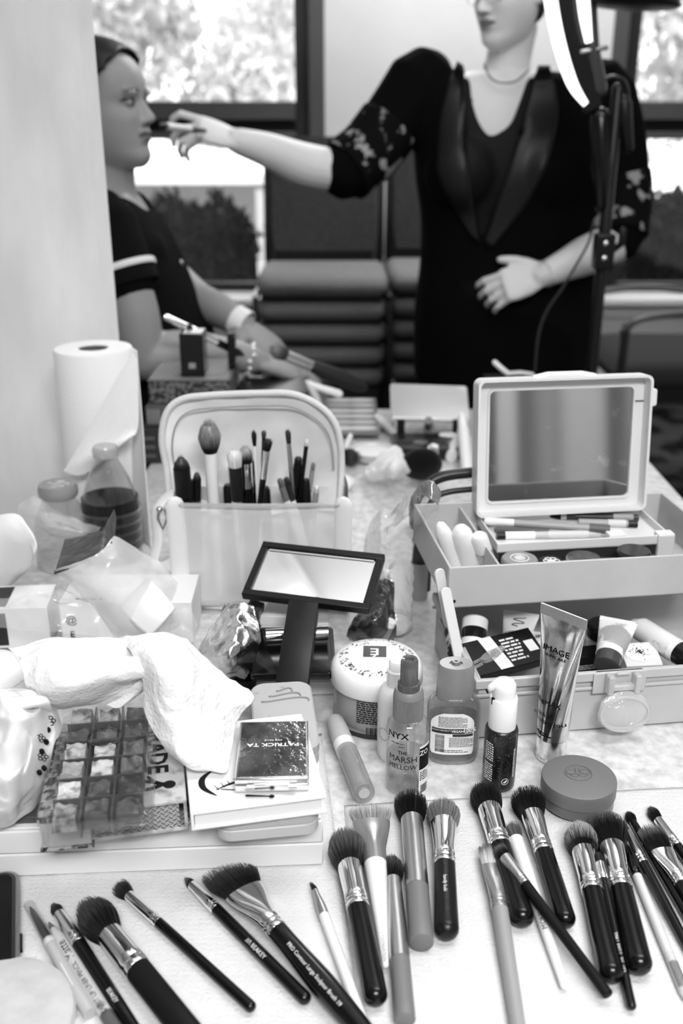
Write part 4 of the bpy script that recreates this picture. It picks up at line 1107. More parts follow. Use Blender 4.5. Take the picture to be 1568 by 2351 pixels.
# white plastic bag at the left edge
o = thing('plastic_bag', 'crinkled white plastic bag with small black print, left of the organiser', 'bag', T(40, 1800, .05))
o.matrix_world = Matrix.Translation(Vector((T(40, 1880, HB).x, T(40, 1880, HB).y, ZT + HB)))
Mi = o.matrix_world.inverted()
g = G()
net(g, [[(-60, 1590, .13), (30, 1592, .14), (75, 1600, .145), (115, 1625, .13), (142, 1650, .115)],
        [(-60, 1610, .14), (30, 1612, .155), (80, 1625, .155), (120, 1650, .13), (140, 1690, .11)],
        [(-60, 1690, .125), (30, 1690, .14), (80, 1690, .13), (110, 1720, .11), (125, 1740, .10)],
        [(-60, 1790, .10), (20, 1790, .115), (60, 1790, .105), (95, 1800, .085), (105, 1800, .075)],
        [(-60, 1870, .075), (20, 1870, .08), (50, 1860, .072), (75, 1860, .062), (85, 1850, .055)],
        [(-60, 1915, .052), (20, 1905, .052), (45, 1890, .052), (65, 1880, .051), (75, 1870, .05)]], 80, 90, .0105, 30, 5, minh=HB + .0025)
g.v = [tuple(Mi @ Vector(p)) for p in g.v]
obj('body', g, mat('bag_white', .74, .22, spec=.6), o, smooth=180, solid=.0008)
g = G()
net(g, [[(-60, 1575, .135), (20, 1600, .14), (80, 1598, .15), (105, 1602, .15)], [(-60, 1590, .15), (20, 1622, .155), (85, 1612, .162), (112, 1612, .155)], [(-60, 1612, .143), (20, 1632, .15), (86, 1622, .155), (118, 1632, .142)]], 30, 8, .001, 30, 6)
g.v = [tuple(Mi @ Vector(p)) for p in g.v]
obj('rolled_rim', g, WHITEP, o, smooth=180, solid=.002)
g = G(); rr_ = random.Random(3)
def flower(px, py, h, s):
    c_ = T(px, py, h)
    for k in range(5):
        a = 2*PI*k/5; g.tube([c_ + Vector((s*math.cos(a) + s*.55*math.cos(t), s*.0 - .0015, s*math.sin(a) + s*.55*math.sin(t))) for t in [2*PI*j/8 for j in range(9)]], s*.14, 5)
for (px, py, h, s) in ((116, 1652, .134, .0028), (94, 1692, .128, .0024), (100, 1735, .118, .0026)): flower(px, py, h, s)
for (px, py, h) in ((108, 1700, .122), (112, 1672, .128), (103, 1760, .108), (118, 1690, .116), (98, 1722, .122), (92, 1770, .105)):
    g.ball(T(px, py, h) + Vector((0, -.002, 0)), .0022, .001, .0028, 8, 6)
g.v = [tuple(Mi @ Vector(p)) for p in g.v]
obj('print', g, PRINT, o, smooth=60)
# ------------------------------------------------------------------ hinged train case with raised tray and mirror lid
CA = R(7.5)
c0 = T(1092, 1697, 0)
Mcase = Matrix.Translation((c0.x, c0.y, ZT + .0006)) @ Matrix.Rotation(CA, 4, 'Z')
CASE = mat('case_plastic', .50, .38, noise=.06, nscale=30); CASEL = mat('case_plastic_light', .72, .4); CASEI = mat('case_inside', .30, .5)
CW, CD, CH = .315, .185, .066
case = thing('train_case', 'large pale hinged cosmetics case, open, with raised tray and mirror lid', 'cosmetics case', Mcase)
MI = Mcase.inverted()
def L3(px, py, h): return MI @ T(px, py, h)
t_ = .003
def open_box(x0, y0, z0, w, d, h, t=.003, rim=None):
    g = G(); xc, yc = x0 + w/2, y0 + d/2
    g.box(xc, yc, z0 + t/2, w, d, t)
    g.box(xc, y0 + t/2, z0 + h/2, w, t, h); g.box(xc, y0 + d - t/2, z0 + h/2, w, t, h)
    g.box(x0 + t/2, yc, z0 + h/2, t, d - 2*t, h); g.box(x0 + w - t/2, yc, z0 + h/2, t, d - 2*t, h)
    return g
obj('base', open_box(0, 0, 0, CW, CD, CH), CASE, case, bevel=.002)
g = G(); e = .004
for (x, y, sx, sy) in ((CW/2, -e/2, CW + 2*e, e), (CW/2, CD + e/2, CW + 2*e, e), (-e/2, CD/2, e, CD), (CW + e/2, CD/2, e, CD)):
    g.box(x, y, CH - .004, sx, sy, .010)
    g.box(x, y*1.0, CH - .017, sx, sy*.7, .004)
obj('rim', g, CASE, case, bevel=.0012)
xk = (L3(1418, 1560, .055)).x
obj('latch_plate', G().prism([(xk - .028, -.0055), (xk + .026, -.0055), (xk + .022, 0), (xk - .024, 0)], CH - .022, CH + .001), CASE, case, bevel=.001)
CL = film('clasp_clear', .9, .4, .12, .35, .85, .4, 220)
zq = CH - .002
g = G()
for sx in (-1, 1): g.box(xk + sx*.0135, -.012, zq - .006, .006, .010, .020)
g.box(xk, -.011, zq - .010, .022, .007, .006); g.box(xk, -.010, zq + .004, .014, .003, .003)
obj('clasp_hinge', g, CL, case, bevel=.0012)
g = G()
Mp = Matrix.Translation((xk + .001, -.0165, zq - .036)) @ Matrix.Rotation(R(90 - 14), 4, 'X')
out = [(.0265*math.cos(2*PI*k/36), .0185*math.sin(2*PI*k/36) + (.004 if math.sin(2*PI*k/36) > .5 else 0)) for k in range(36)]
g.prism(out, 0, .004, Mp, .001)
g.tube([(.024*math.cos(2*PI*k/36), .0165*math.sin(2*PI*k/36), .004) for k in range(37)], .0018, 6, Mp)
g.tube([(.022*math.cos(t), -.004 + .010*math.sin(t), .0042) for t in [PI + PI*k/16 for k in range(17)]], .0014, 6, Mp)
obj('clasp', g, CL, case, smooth=50)
# raised tray
q0 = L3(1032, 1305, .150)
TX, TY = q0.x, q0.y; TZ0, TZ1 = .105, .150; TWd, TDp = .30, .178
obj('tray', open_box(TX, TY, TZ0, TWd, TDp, TZ1 - TZ0, .0028), CASE, case, bevel=.001)
xdv = (L3(1157, 1303, .15)).x
obj('tray_divider', G().box(xdv, TY + TDp*.5, TZ0 + .020, .0024, TDp - .006, .040), CASE, case)
obj('tray_floor_liner', G().box((xdv + TX + TWd)/2, TY + .045, TZ0 + .004, TX + TWd - xdv - .008, .078, .002), BLACKM, case)
obj('tray_rivet', G().ball((TX + .006, TY - .0005, TZ0 + .008), .0018, .001, .0018, 10, 6), PRINT, case)
# hinge arms
for k, (A_, B_) in enumerate((((993, 1318, .14), (1018, 1428, .085)), ((1013, 1362, .125), (1050, 1512, .06)))):
    a, b = L3(*A_), L3(*B_)
    a.x = TX - .004 - .004*(1 - k); b.x = a.x + .012
    d_ = b - a
    obj('hinge_arm', G().prism(rrect(d_.length + .012, .011, .005, 4, d_.length/2, 0), 0, .003, frame(a, d_, (.25, -1, .2))), CASEL, case, bevel=.0006)
# pencil tray and lid, a hinged unit above the tray
u0 = L3(1142, 1250, .133); ub = L3(1098, 1172, .160)
UX, UY, UZ = u0.x, u0.y, .122
UW = (L3(1545, 1232, .133) - u0).length; UD = .085
obj('pencil_tray', open_box(UX, UY, UZ, UW, UD, .011, .0022), CASEL, case, bevel=.0006)
obj('pencil_tray_skirt', G().box(UX + UW/2, UY + .002, UZ - .006, UW - .004, .002, .012), mat('skirt_smoke', .03, .15), case)
lx0, lx1 = UX - .006, UX + UW - .001
LH = .158
Ml = Matrix.Translation(((lx0 + lx1)/2, UY + UD + .002, UZ + .012)) @ Matrix.Rotation(R(-7), 4, 'X')
LWd = lx1 - lx0
def fr_ring(w, h, r, y): return [(x, y, z + LH/2) for x, z in rrect(w, h, r, 6)]
g = G().rings([fr_ring(LWd, LH, .008, -.020), fr_ring(LWd, LH, .008, .003)], None, False, True)
g.rings([fr_ring(LWd, LH, .008, -.020), fr_ring(LWd - .006, LH - .006, .006, -.020), fr_ring(LWd - .008, LH - .008, .006, -.004), fr_ring(LWd - .029, LH - .024, .007, -.004), fr_ring(LWd - .030, LH - .025, .007, -.0065), fr_ring(LWd - .034, LH - .029, .006, -.0065), fr_ring(LWd - .035, LH - .030, .006, -.0035)], None, False, False)
lid = obj('lid', g, CASEL, case, smooth=30, M=Ml)
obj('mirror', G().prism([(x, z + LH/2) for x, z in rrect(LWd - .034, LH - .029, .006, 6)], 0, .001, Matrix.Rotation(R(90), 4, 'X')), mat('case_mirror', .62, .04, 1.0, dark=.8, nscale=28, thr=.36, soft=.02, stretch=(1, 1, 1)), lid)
lid.children[0].location = (0, -.0028, 0)
obj('lid_handle', G().tube([(-.035, -.010, LH - .001), (-.02, -.010, LH + .002), (.02, -.010, LH + .002), (.035, -.010, LH - .001)], .004, 10), CASEL, lid)
obj('lid_latch', G().prism(rrect(.008, .02, .003, 4), -.004, .004, Matrix.Translation((LWd/2 + .004, -.010, LH*.83)) @ Matrix.Rotation(R(90), 4, 'X')), CASEL, lid, bevel=.001)
obj('lid_crack', G().box(LWd/2 - .010, -.0045, LH*.80, .012, .001, .0012), PRINT, lid)
obj('hinge_pin', G().lathex([(0, .004, .004), (LWd - .02, .004, .004)], 14, Matrix.Translation((-LWd/2 + .01, -.001, -.002))), CASEL, lid)
# carrying handle behind the left tray
hA, hB = L3(1005, 1165, .12), L3(1092, 1112, .15)
g = G().tube([cr(q_, k/20) for q_ in ([Vector((TX + .004, TY + TDp + .01, .12)), Vector((TX + .006, TY + TDp + .015, .150)), Vector((TX + .03, TY + TDp + .02, .172)), Vector((TX + .07, TY + TDp + .02, .178)), Vector((TX + .11, TY + TDp + .02, .178))],) for k in range(21)], .0065, 12)
g.tube([cr(q_, k/20) for q_ in ([Vector((TX + .016, TY + TDp + .008, .12)), Vector((TX + .022, TY + TDp + .008, .148)), Vector((TX + .045, TY + TDp + .008, .160)), Vector((TX + .11, TY + TDp + .008, .162))],) for k in range(21)], .0035, 10)
hd = obj('curved_bag_handle', g, mat('handle_dark', .02, .3), None, M=Mcase)
tag(hd, 'dark double curved bag handle behind the left end of the raised tray', 'handle')
# three white tubes in the left compartment
WT = mat('tube_white', .8, .4)
rod('white_tube', 'leftmost of three white tubes standing in the left compartment of the raised tray', 'tube', (1048, 1300, .112), (1008, 1200, .168), [('body', [(0, .0095), (.55, .0095), (.8, .0085), (.95, .0055), (1, .002)], WT)], 'white tubes in the raised tray')
o = rod('white_tube', 'middle rounded white tube standing in the left compartment of the raised tray', 'tube', (1082, 1300, .112), (1055, 1208, .165), [('body', [(0, .0125), (.6, .0125), (.85, .0105), (.96, .007), (1, .003)], WT)], 'white tubes in the raised tray')
obj('print', bars(G(), lambda x, y: (.028 + x, .0095 + y*.3, .0088 + y), .022, .003, 1, 5), PRINT, o, smooth=0)
rod('white_tube', 'short silvery white tube with cap ring at the divider of the raised tray', 'tube', (1122, 1302, .112), (1098, 1228, .157), [('body', [(0, .0095), (.5, .0095)], mat('tube_silver', .62, .3, .5)), ('ring', [(.5, .01), (.56, .01)], STEEL), ('cap', [(.56, .0095), (.93, .009), (1, .006)], WT)], 'white tubes in the raised tray')
# round compacts in the front slot
def disc(name, label, cat, px, py, h, wpx, thk, m, ml, extra=None):
    p = T(px, py, h + thk); r = wpx/2/ppm(p)
    o = thing(name, label, cat, (p.x, p.y, ZT + h))
    obj('base', G().lathe([(r*.9, 0), (r, .002), (r, thk*.5)], 40), m, o)
    obj('lid', G().lathe([(r, thk*.52), (r*1.01, thk*.6), (r, thk*.9), (r*.93, thk), (.0003, thk)], 40), ml, o)
    return o, r
dk = mat('jar_black', .006, .2)
o, r = disc('compact', 'grey round compact with ring emblem, in the raised tray beside the white tubes', 'compact', 1193, 1281, .111, 84, 0.018, dk, mat('compact_grey', .28, .4))
g = G().tube([(r*.5*math.cos(2*PI*k/30), r*.5*math.sin(2*PI*k/30), .0182) for k in range(31)], .0006, 6)
for a in range(5): g.tube([(r*.3*math.cos(a*1.26 + t)*math.sin(t), r*.3*math.sin(a*1.26 + t)*math.sin(t), .0182) for t in [PI*k/8 for k in range(9)]], .0005, 5)
obj('emblem', g, WPRINT, o)
o, r = disc('compact', 'black round compact with pale looped emblem, between the two grey compacts in the raised tray', 'compact', 1266, 1288, .111, 62, .012, dk, dk)
g = G()
for a in range(6): g.tube([(r*.6*math.sin(t)*math.cos(a*1.05 + .5*math.sin(2*t)), r*.6*math.sin(t)*math.sin(a*1.05 + .5*math.sin(2*t)), .0122) for t in [PI*k/10 for k in range(11)]], .0007, 5)
obj('emblem', g, WPRINT, o)
disc('compact', 'shiny silver-grey round compact in the raised tray below the pencils', 'compact', 1340, 1279, .111, 82, 0.018, dk, mat('compact_silver', .55, .2, .9, noise=.4, nscale=60))
disc('cream_pot', 'black round cream pot with a glossy lid at the right end of the raised tray', 'pot', 1456, 1262, .108, 76, .026, dk, mat('pot_lid', .03, .15))
for px, lb in ((1408, 'small white block left of the black cream pot in the raised tray'), (1520, 'small white block right of the black cream pot in the raised tray')):
    p = T(px, 1272, .109); o = thing('small_box', lb, 'box', Matrix.Translation(p) @ Matrix.Rotation(CA, 4, 'Z'))
    obj('carton', G().box(0, 0, .013, .019, .014, .025), mat('carton_white', .7, .5), o, bevel=.001)
    obj('flap', G().box(0, 0, .0258, .018, .013, .0008), WHITEPAPER, o)
# pencils on the pencil tray
PZ = UZ + .0024 + .0045
def pen(label, A, B, r, segs, h=0): return rod('cosmetic_pencil', label, 'pencil', (*A, PZ + h), (*B, PZ + h), segs, 'pencils in the case tray')
GP = mat('pencil_body_grey', .32, .4); DP = mat('pencil_body_dark', .03, .35)
pen('black pencil at the back of the pencil tray, point to the left', (1465, 1189), (1258, 1184), .0045, [('body', [(0, .0045), (.8, .0045)], DP), ('ring', [(.8, .0047), (.86, .0047)], mat('pencil_ring', .4, .4)), ('tip', [(.86, .0045), (.97, .0022), (1, .0008)], PRINT), ('sticker', [(.06, .0047), (.28, .0047)], mat('sticker_grey', .3, .5))], h=.0)
pen('grey and black pencil just in front of the back black pencil', (1463, 1203), (1328, 1199), .0045, [('cap', [(0, .0045), (.16, .0045)], BLACKP), ('body', [(.16, .0043), (1, .0043)], GP), ('sticker', [(.2, .0046), (.5, .0046)], mat('sticker_pale', .6, .5))])
pen('long grey pencil with white cap crossing the others in the pencil tray', (1400, 1216), (1112, 1196), .0043, [('cap', [(0, .0052), (.16, .0052)], mat('pencil_end_dark', .1, .4)), ('body', [(.16, .0043), (.76, .0043)], GP), ('cap_white', [(.76, .0045), (.97, .0045), (1, .003)], WHITEP)], h=.006)
pen('thin dark pencil behind the front white banded one in the pencil tray', (1345, 1220), (1135, 1216), .0035, [('body', [(0, .0035), (.97, .0035), (1, .002)], mat('pencil_body_mid', .1, .4)), ('sticker', [(.1, .0037), (.4, .0037)], mat('sticker_grey'))])
pen('front pencil with white bands and dark end in the pencil tray', (1378, 1226), (1135, 1230), .0045, [('body', [(0, .0042), (.96, .0042)], mat('pencil_body_pale', .5, .4)), ('band', [(.62, .0046), (.9, .0046)], WHITEP), ('end', [(.9, .0045), (.98, .0045)], BLACKP), ('band_pale', [(.12, .0046), (.5, .0046)], mat('sticker_pale'))])
# things in the bottom of the case
o = rod('patterned_tube', 'tube with a black and white swirled cap at the hinge end of the case bottom', 'tube', (1052, 1512, .048), (1036, 1446, .058), [('cap', [(0, .0075), (.35, .0075)], mat('cap_mid', .2, .4)), ('body', [(.35, .0085), (.9, .0085), (1, .007)], mat('swirl_print', .8, .4, dark=.01, nscale=120, thr=.5, soft=.02))])
rod('foundation_bottle', 'white and black banded foundation bottle leaning in the case bottom', 'bottle', (1083, 1508, .048), (1092, 1420, .075), [('cap', [(0, .0125), (.22, .0125)], dk), ('collar', [(.22, .0135), (.40, .0135)], WHITEP), ('band', [(.40, .0128), (.68, .0128)], mat('band_black', .01, .12)), ('top', [(.68, .0135), (.95, .0135), (1, .011)], WHITEP)])
def squeeze(label, A, B, rA, wB, body, cap, capu=.22, prt=None, seed=1, name='cosmetic_tube', ring=None):
    a, b = T(*A), T(*B); ax = b - a; L = ax.length
    o = thing(name, label, 'tube', frame(a, ax))
    obj('cap', G().lathex([(0, rA*.9, rA*.9), (.001, rA, rA), (L*capu, rA*1.0, rA*1.0)], 28), cap, o)
    pr = []
    for k in range(11):
        u = k/10; pr.append((L*(capu + (1 - capu)*u), rA*1.04 + (wB - rA*1.04)*u, max(.001, rA*1.04*(1 - u**1.4))))
    obj('body', G().lathex(pr, 30), body, o, smooth=60)
    if ring: obj('ring', G().lathex([(L*capu, rA*1.07, rA*1.07), (L*(capu + .12), rA*1.08, rA*1.06)], 28), ring, o)
    obj('crimp', G().box(L + .001, 0, 0, .005, wB*2, .0016), body, o)
    if prt:
        def fn(x, y):
            u = max(0, min(1, (x/L - capu)/(1 - capu))); w_ = rA*1.04 + (wB - rA*1.04)*u; h_ = max(.001, rA*1.04*(1 - u**1.4))
            c_ = max(-.95, min(.95, y/w_)); return (x, y, h_*math.sqrt(1 - c_*c_) + .0005)
        prt(o, fn, L)
    return o
def scr(o, fn, L):
    g = G(); text_on(g, 'Oh so', .011, lambda x, y: fn(L*.78 - y, -x), .01); text_on(g, 'silky', .011, lambda x, y: fn(L*.64 - y, -x), .01)
    g2 = G()
    g2.tube([fn(L*(.55 + .35*t), .006*math.sin(t*11)) for t in [k/30 for k in range(31)]], .0006, 5)
    obj('print', g2, mat('script_ink', .1, .5), o)
squeeze('white tube with dark script lying in the case bottom, cap towards the front', (1178, 1498, .046), (1196, 1412, .07), .0135, .019, WT, WHITEP, .26, scr, ring=mat('ring_grey', .35, .4))
o, r = disc('small_jar', 'small white labelled jar behind the black carton in the case bottom', 'jar', 1232, 1462, .035, 56, .025, WHITEP, WHITEP)
obj('print', text_on(G(), 'LIP', .009, lambda x, y: (x, y, .0254), .02), PRINT, o, smooth=0)
# black carton with white stripe
p = T(1075, 1560, .050); q = T(1258, 1512, .050)
o = thing('black_carton', 'black carton with broad white stripe at the front of the case bottom', 'box', frame(p, q - p))
Lq = (q - p).length
Mt = Matrix.Rotation(R(24), 4, 'X')
obj('carton', G().box(Lq*.5, .020, -.004, Lq, .042, .012, Mt), mat('carton_black', .006, .4), o, bevel=.0008)
g = G()
for k in range(2): pass
g.add([Mt @ Vector(v) for v in ((Lq*.40, .0, .0024), (Lq*.56, .0, .0024), (Lq*.50, .041, .0024), (Lq*.34, .041, .0024))], [(0, 1, 2, 3)])
obj('stripe', g, WHITEP, o, smooth=0)
g = G()
bars(g, lambda x, y: Mt @ Vector((Lq*.68 + x, .020 + y, .0024)), Lq*.22, .030, 7, 17, .5)
g.add([Mt @ Vector(v) for v in ((Lq*.84, .012, .0025), (Lq*.96, .012, .0025), (Lq*.95, .026, .0025), (Lq*.83, .026, .0025))], [(0, 1, 2, 3)])
obj('print', g, WPRINT, o, smooth=0)
# black round puff and cartons at the back
o, r = disc('compact', 'large black round compact standing at the back of the case bottom', 'compact', 1392, 1432, .045, 84, .016, dk, dk)
for (px, py, h, sx, sy, sz, rz, m, lb) in ((1352, 1470, .035, .026, .03, .022, 20, mat('carton_pale', .5, .5), 'pale small carton behind the black one at the middle of the case bottom'), (1345, 1520, .030, .030, .020, .026, 12, mat('carton_black'), 'small black carton right of the silver tube in the case bottom')):
    o = thing('small_box', lb, 'box', Matrix.Translation(T(px, py, h)) @ Matrix.Rotation(R(rz), 4, 'Z'))
    obj('carton', G().box(0, 0, 0, sx, sy, sz), m, o, bevel=.0008)
    obj('flap', G().box(0, 0, sz/2 + .0004, sx*.96, sy*.96, .0008), m, o)
    if m.name == 'carton_black': obj('print', bars(G(), lambda x, y: (x, -sy/2 - .0004, y), sx*.8, .006, 3, 7), WPRINT, o, smooth=0)
squeeze('grey tube with pale label and dark cap leaning on the case rim', (1392, 1530, .062), (1420, 1428, .085), .0125, .019, mat('tube_grey', .33, .4, dark=.7, nscale=38, thr=.5, soft=.03), mat('cap_dark', .05, .25), .22, None, ring=mat('ring_white', .75, .4))
p = T(1438, 1530, .054); q = T(1522, 1526, .054)
o = thing('card_box', 'small white carton with a round flower print at the right of the case bottom', 'box', frame(p, q - p))
Lq = (q - p).length
obj('carton', G().box(Lq/2, .014, -.006, Lq, .030, .014, Matrix.Rotation(R(22), 4, 'X')), mat('carton_light', .62, .5), o, bevel=.0008)
g = G(); Mt = Matrix.Rotation(R(22), 4, 'X')
g.add([Mt @ Vector((Lq*.48 + .0155*math.cos(2*PI*k/26), .016 + .0115*math.sin(2*PI*k/26), .0014)) for k in range(26)], [tuple(range(26))])
obj('print_disc', g, WHITEPAPER, o, smooth=0)
g = G(); rr_ = random.Random(4)
for k in range(60):
    a, d_ = rr_.uniform(0, 6.3), abs(rr_.gauss(0, .004)); x, y = Lq*.48 + d_*1.4*math.cos(a), .016 + d_*math.sin(a); s_ = .0009
    g.add([Mt @ Vector((x + s_*math.cos(t), y + s_*math.sin(t), .0018)) for t in (0, 2.1, 4.2)], [(0, 1, 2)])
obj('print', g, PRINT, o, smooth=0)
rod('cream_bottle', 'white floral bottle with black cap lying across the right end of the case bottom', 'bottle', (1590, 1518, .062), (1452, 1432, .068), [('cap', [(0, .012), (.22, .012)], dk), ('ring', [(.22, .0125), (.3, .0125)], WHITEP), ('body', [(.3, .0125), (.85, .0125), (1, .006)], mat('floral_print', .72, .45, dark=.3, nscale=60, thr=.38, soft=.05))])
# ------------------------------------------------------------------ paper roll and flasks against the partition
YRL = 1.395
rb = T(250, 1196, 0); rb.y = YRL
ax0 = Y(250, 1194, YRL); ax0.z = ZT; ax1 = Y(212, 799, YRL + .01)
zdir = (ax1 - ax0)
HR = .262
RR = .0555
o = thing('paper_towel_roll', 'tall white roll of paper towel leaning at the partition, loose end hanging', 'paper towel roll', zframe(ax0 + Vector((0, 0, .001)), Vector((0, 0, 1))))
ROLLM = mat('roll_paper', .86, .95, bump=.35, bscale=300)
sh = Matrix.Identity(4); sh[0][2] = 0
lean = Matrix.Rotation(math.atan2(-(ax0.x - ax1.x)*.0, HR), 4, 'Y')
obj('roll', G().lathe([(RR*.97, 0), (RR, .003), (RR, HR - .004), (RR*.965, HR), (.0215, HR), (.0205, HR - .004), (.0205, .02)], 56, None, True, True), ROLLM, o, smooth=50)
obj('core', G().lathe([(.0203, .03), (.0203, HR - .0015), (.0190, HR - .0015), (.0190, .03)], 36, None, False, False), mat('core_card', .12, .9), o)
Mi = o.matrix_world.inverted()
gY = lambda px, py, y: Mi @ Y(px, py, y)
yf = YRL - RR
g = G()
net(g, [[(300, 800, YRL - .020), (308, 802, YRL - .022), (314, 806, YRL - .03)],
        [(304, 960, YRL - .030), (320, 960, YRL - .045), (326, 960, YRL - .06)],
        [(306, 1120, YRL - .05), (328, 1120, YRL - .085), (337, 1120, YRL - .10)],
        [(312, 1240, YRL - .08), (336, 1250, YRL - .12), (348, 1262, YRL - .135)]], 12, 40, .001, 14, 3, F=gY)
obj('hanging_sheet', g, ROLLM, o, smooth=180, solid=.0012)
g = G()
net(g, [[(304, 812, yf - .004), (309, 815, yf - .004), (314, 826, yf - .003)],
        [(262, 880, yf - .008), (290, 890, yf - .010), (318, 900, yf - .004)],
        [(205, 985, yf - .011), (255, 985, yf - .018), (316, 985, yf - .008)],
        [(160, 1060, yf - .010), (200, 1050, yf - .024), (290, 1012, yf - .02)],
        [(146, 1082, yf - .009), (172, 1092, yf - .018), (196, 1088, yf - .020)]], 30, 40, .0006, 14, 4, F=gY)
obj('folded_flap', g, ROLLM, o, smooth=180, solid=.0012)
# lidded clear bottle
o, b = stand('lidded_bottle', 'clear bottle with a grey screw lid, standing behind the zip bags', 'bottle', 152, 1296)
H = lambda py: hz(b, py); r = rad_px(128, b, .04); zl = H(1138); rl = rad_px(90, b, zl)
obj('bottle', G().lathe([(r*.9, 0), (r, .006), (r, zl*.50), (r*.93, zl*.66), (r*.72, zl*.85), (rl*.8, zl*.96), (rl*.78, zl)], 40, None, True, False), film('bottle_grey', .86, .3, .04, .12, .7), o, smooth=60)
zt2 = zl + .018
obj('lid', G().lathe([(rl*.93, zl), (rl, zl + .004), (rl*1.0, zl + .011), (rl*.93, zt2 - .001), (rl*.75, zt2), (rl*.66, zt2 - .0018), (.0003, zt2 - .0018)], 40), mat('lid_grey', .26, .35), o, smooth=50)
obj('lid_label', G().lathe([(rl*.6, zt2 - .0016), (.0003, zt2 - .0014)], 30, None, False, False), mat('lid_label', .5, .4, dark=.25, nscale=120, thr=.5, soft=.05), o)
# round flask
o, b = stand('flask', 'round clear flask half full of dark liquid in front of the paper roll', 'bottle', 264, 1280)
H = lambda py: hz(b, py); r = rad_px(136, b, .04); z1 = H(1040)
pr = [(r*.82, 0), (r*.93, .004), (r*.99, z1*.14), (r, z1*.32), (r*.97, z1*.46), (r*.88, z1*.60), (r*.70, z1*.76), (r*.50, z1*.87), (r*.38, z1*.94), (r*.36, z1)]
obj('flask_body', G().lathe(pr, 44, None, True, False), film('flask_glass', .86, .4, .03), o, smooth=60)
zq = H(1140)
obj('liquid', G().lathe([(r*.78, .004), (r*.90, .008), (r*.955, z1*.14), (r*.965, z1*.32), (r*.945, zq), (.0003, zq)], 40), mat('liquid_dark', .008, .12), o)
for k in range(5): obj('rib', G().lathe([(r*1.0, zq*.2 + k*zq*.15), (r*1.018, zq*.2 + k*zq*.15 + .0022), (r*1.0, zq*.2 + k*zq*.15 + .0045)], 40, None, False, False), film('flask_rib', .7, .8, .05, .05, .5), o)
obj('stopper', G().lathe([(r*.42, z1 - .004), (r*.43, z1 + .006), (r*.38, z1 + .010), (.0003, z1 + .011)], 30), film('stopper', .8, .4, .1, .4, .6), o)
# ------------------------------------------------------------------ bags and cards at the left
ZIPF = film('zip_film', .97, .3, .12, .5, .95, .35, 45); ZIPF2 = film('bag_film', .97, .35, .10, .22, .95, .5, 60)
p_ = T(250, 1400, .002)
o = thing('zip_bag', 'large clear zip bag with a dark grey zip strip, standing open behind the crumpled towel', 'bag', p_)
Mi = o.matrix_world.inverted(); gT = lambda px, py, h: Mi @ T(px, py, h)
g = G()
net(g, [[(128, 1318, .105), (180, 1298, .115), (228, 1276, .125), (262, 1236, .135)],
        [(165, 1350, .075), (215, 1345, .095), (275, 1310, .11), (310, 1262, .115)],
        [(205, 1395, .045), (260, 1390, .07), (330, 1355, .08), (372, 1305, .08)],
        [(240, 1440, .02), (300, 1440, .045), (385, 1400, .05), (425, 1362, .04)],
        [(285, 1485, .006), (350, 1478, .012), (410, 1450, .012), (445, 1420, .006)]], 40, 50, .0065, 16, 8, F=gT)
obj('film', g, ZIPF, o, smooth=180)
g = G()
net(g, [[(150, 1240, .125), (195, 1232, .135), (232, 1222, .145), (248, 1200, .155), (262, 1172, .165)],
        [(140, 1275, .115), (188, 1262, .125), (232, 1246, .135), (255, 1222, .143), (266, 1195, .15)],
        [(126, 1316, .105), (180, 1296, .115), (226, 1272, .125), (250, 1252, .131), (263, 1234, .135)]], 40, 10, .0018, 30, 9, F=gT)
obj('zip_strip', g, mat('zip_strip', .10, .4, noise=.5, nscale=60, stretch=(1, 6, 1)), o, smooth=180, solid=.0008)
g = G()
for dz in (0, .006):
    g.tube([gT(px, py - dz*900, h + .0015) for px, py, h in ((126, 1316, .105), (155, 1306, .110), (180, 1296, .115), (205, 1285, .120), (226, 1272, .125), (244, 1258, .129), (256, 1246, .133), (263, 1234, .135))], .0011, 6)
obj('zip_ridge', g, mat('zip_ridge', .03, .4), o, smooth=60)
# folded card in the bag
o = thing('folded_card', 'white folded square card lying tilted in front of the zip bag film', 'card', T(342, 1440, .03))
Mi2 = o.matrix_world.inverted(); g2 = lambda px, py, h: Mi2 @ T(px, py, h)
g = G()
net(g, [[(342, 1328, .082), (375, 1362, .078), (402, 1398, .070)], [(305, 1362, .072), (342, 1398, .070), (375, 1430, .058)], [(276, 1396, .058), (305, 1430, .054), (345, 1462, .042)]], 10, 10, .0015, 12, 5, F=g2)
obj('card', g, mat('card_white', .82, .7), o, smooth=180, solid=.002)
g = G(); net(g, [[(306, 1440, .0560), (315, 1448, .0555)], [(300, 1450, .0545), (309, 1457, .0540)]], 2, 2, F=g2)
obj('stamp', g, mat('stamp_grey', .35, .6), o, smooth=0, solid=.0005)
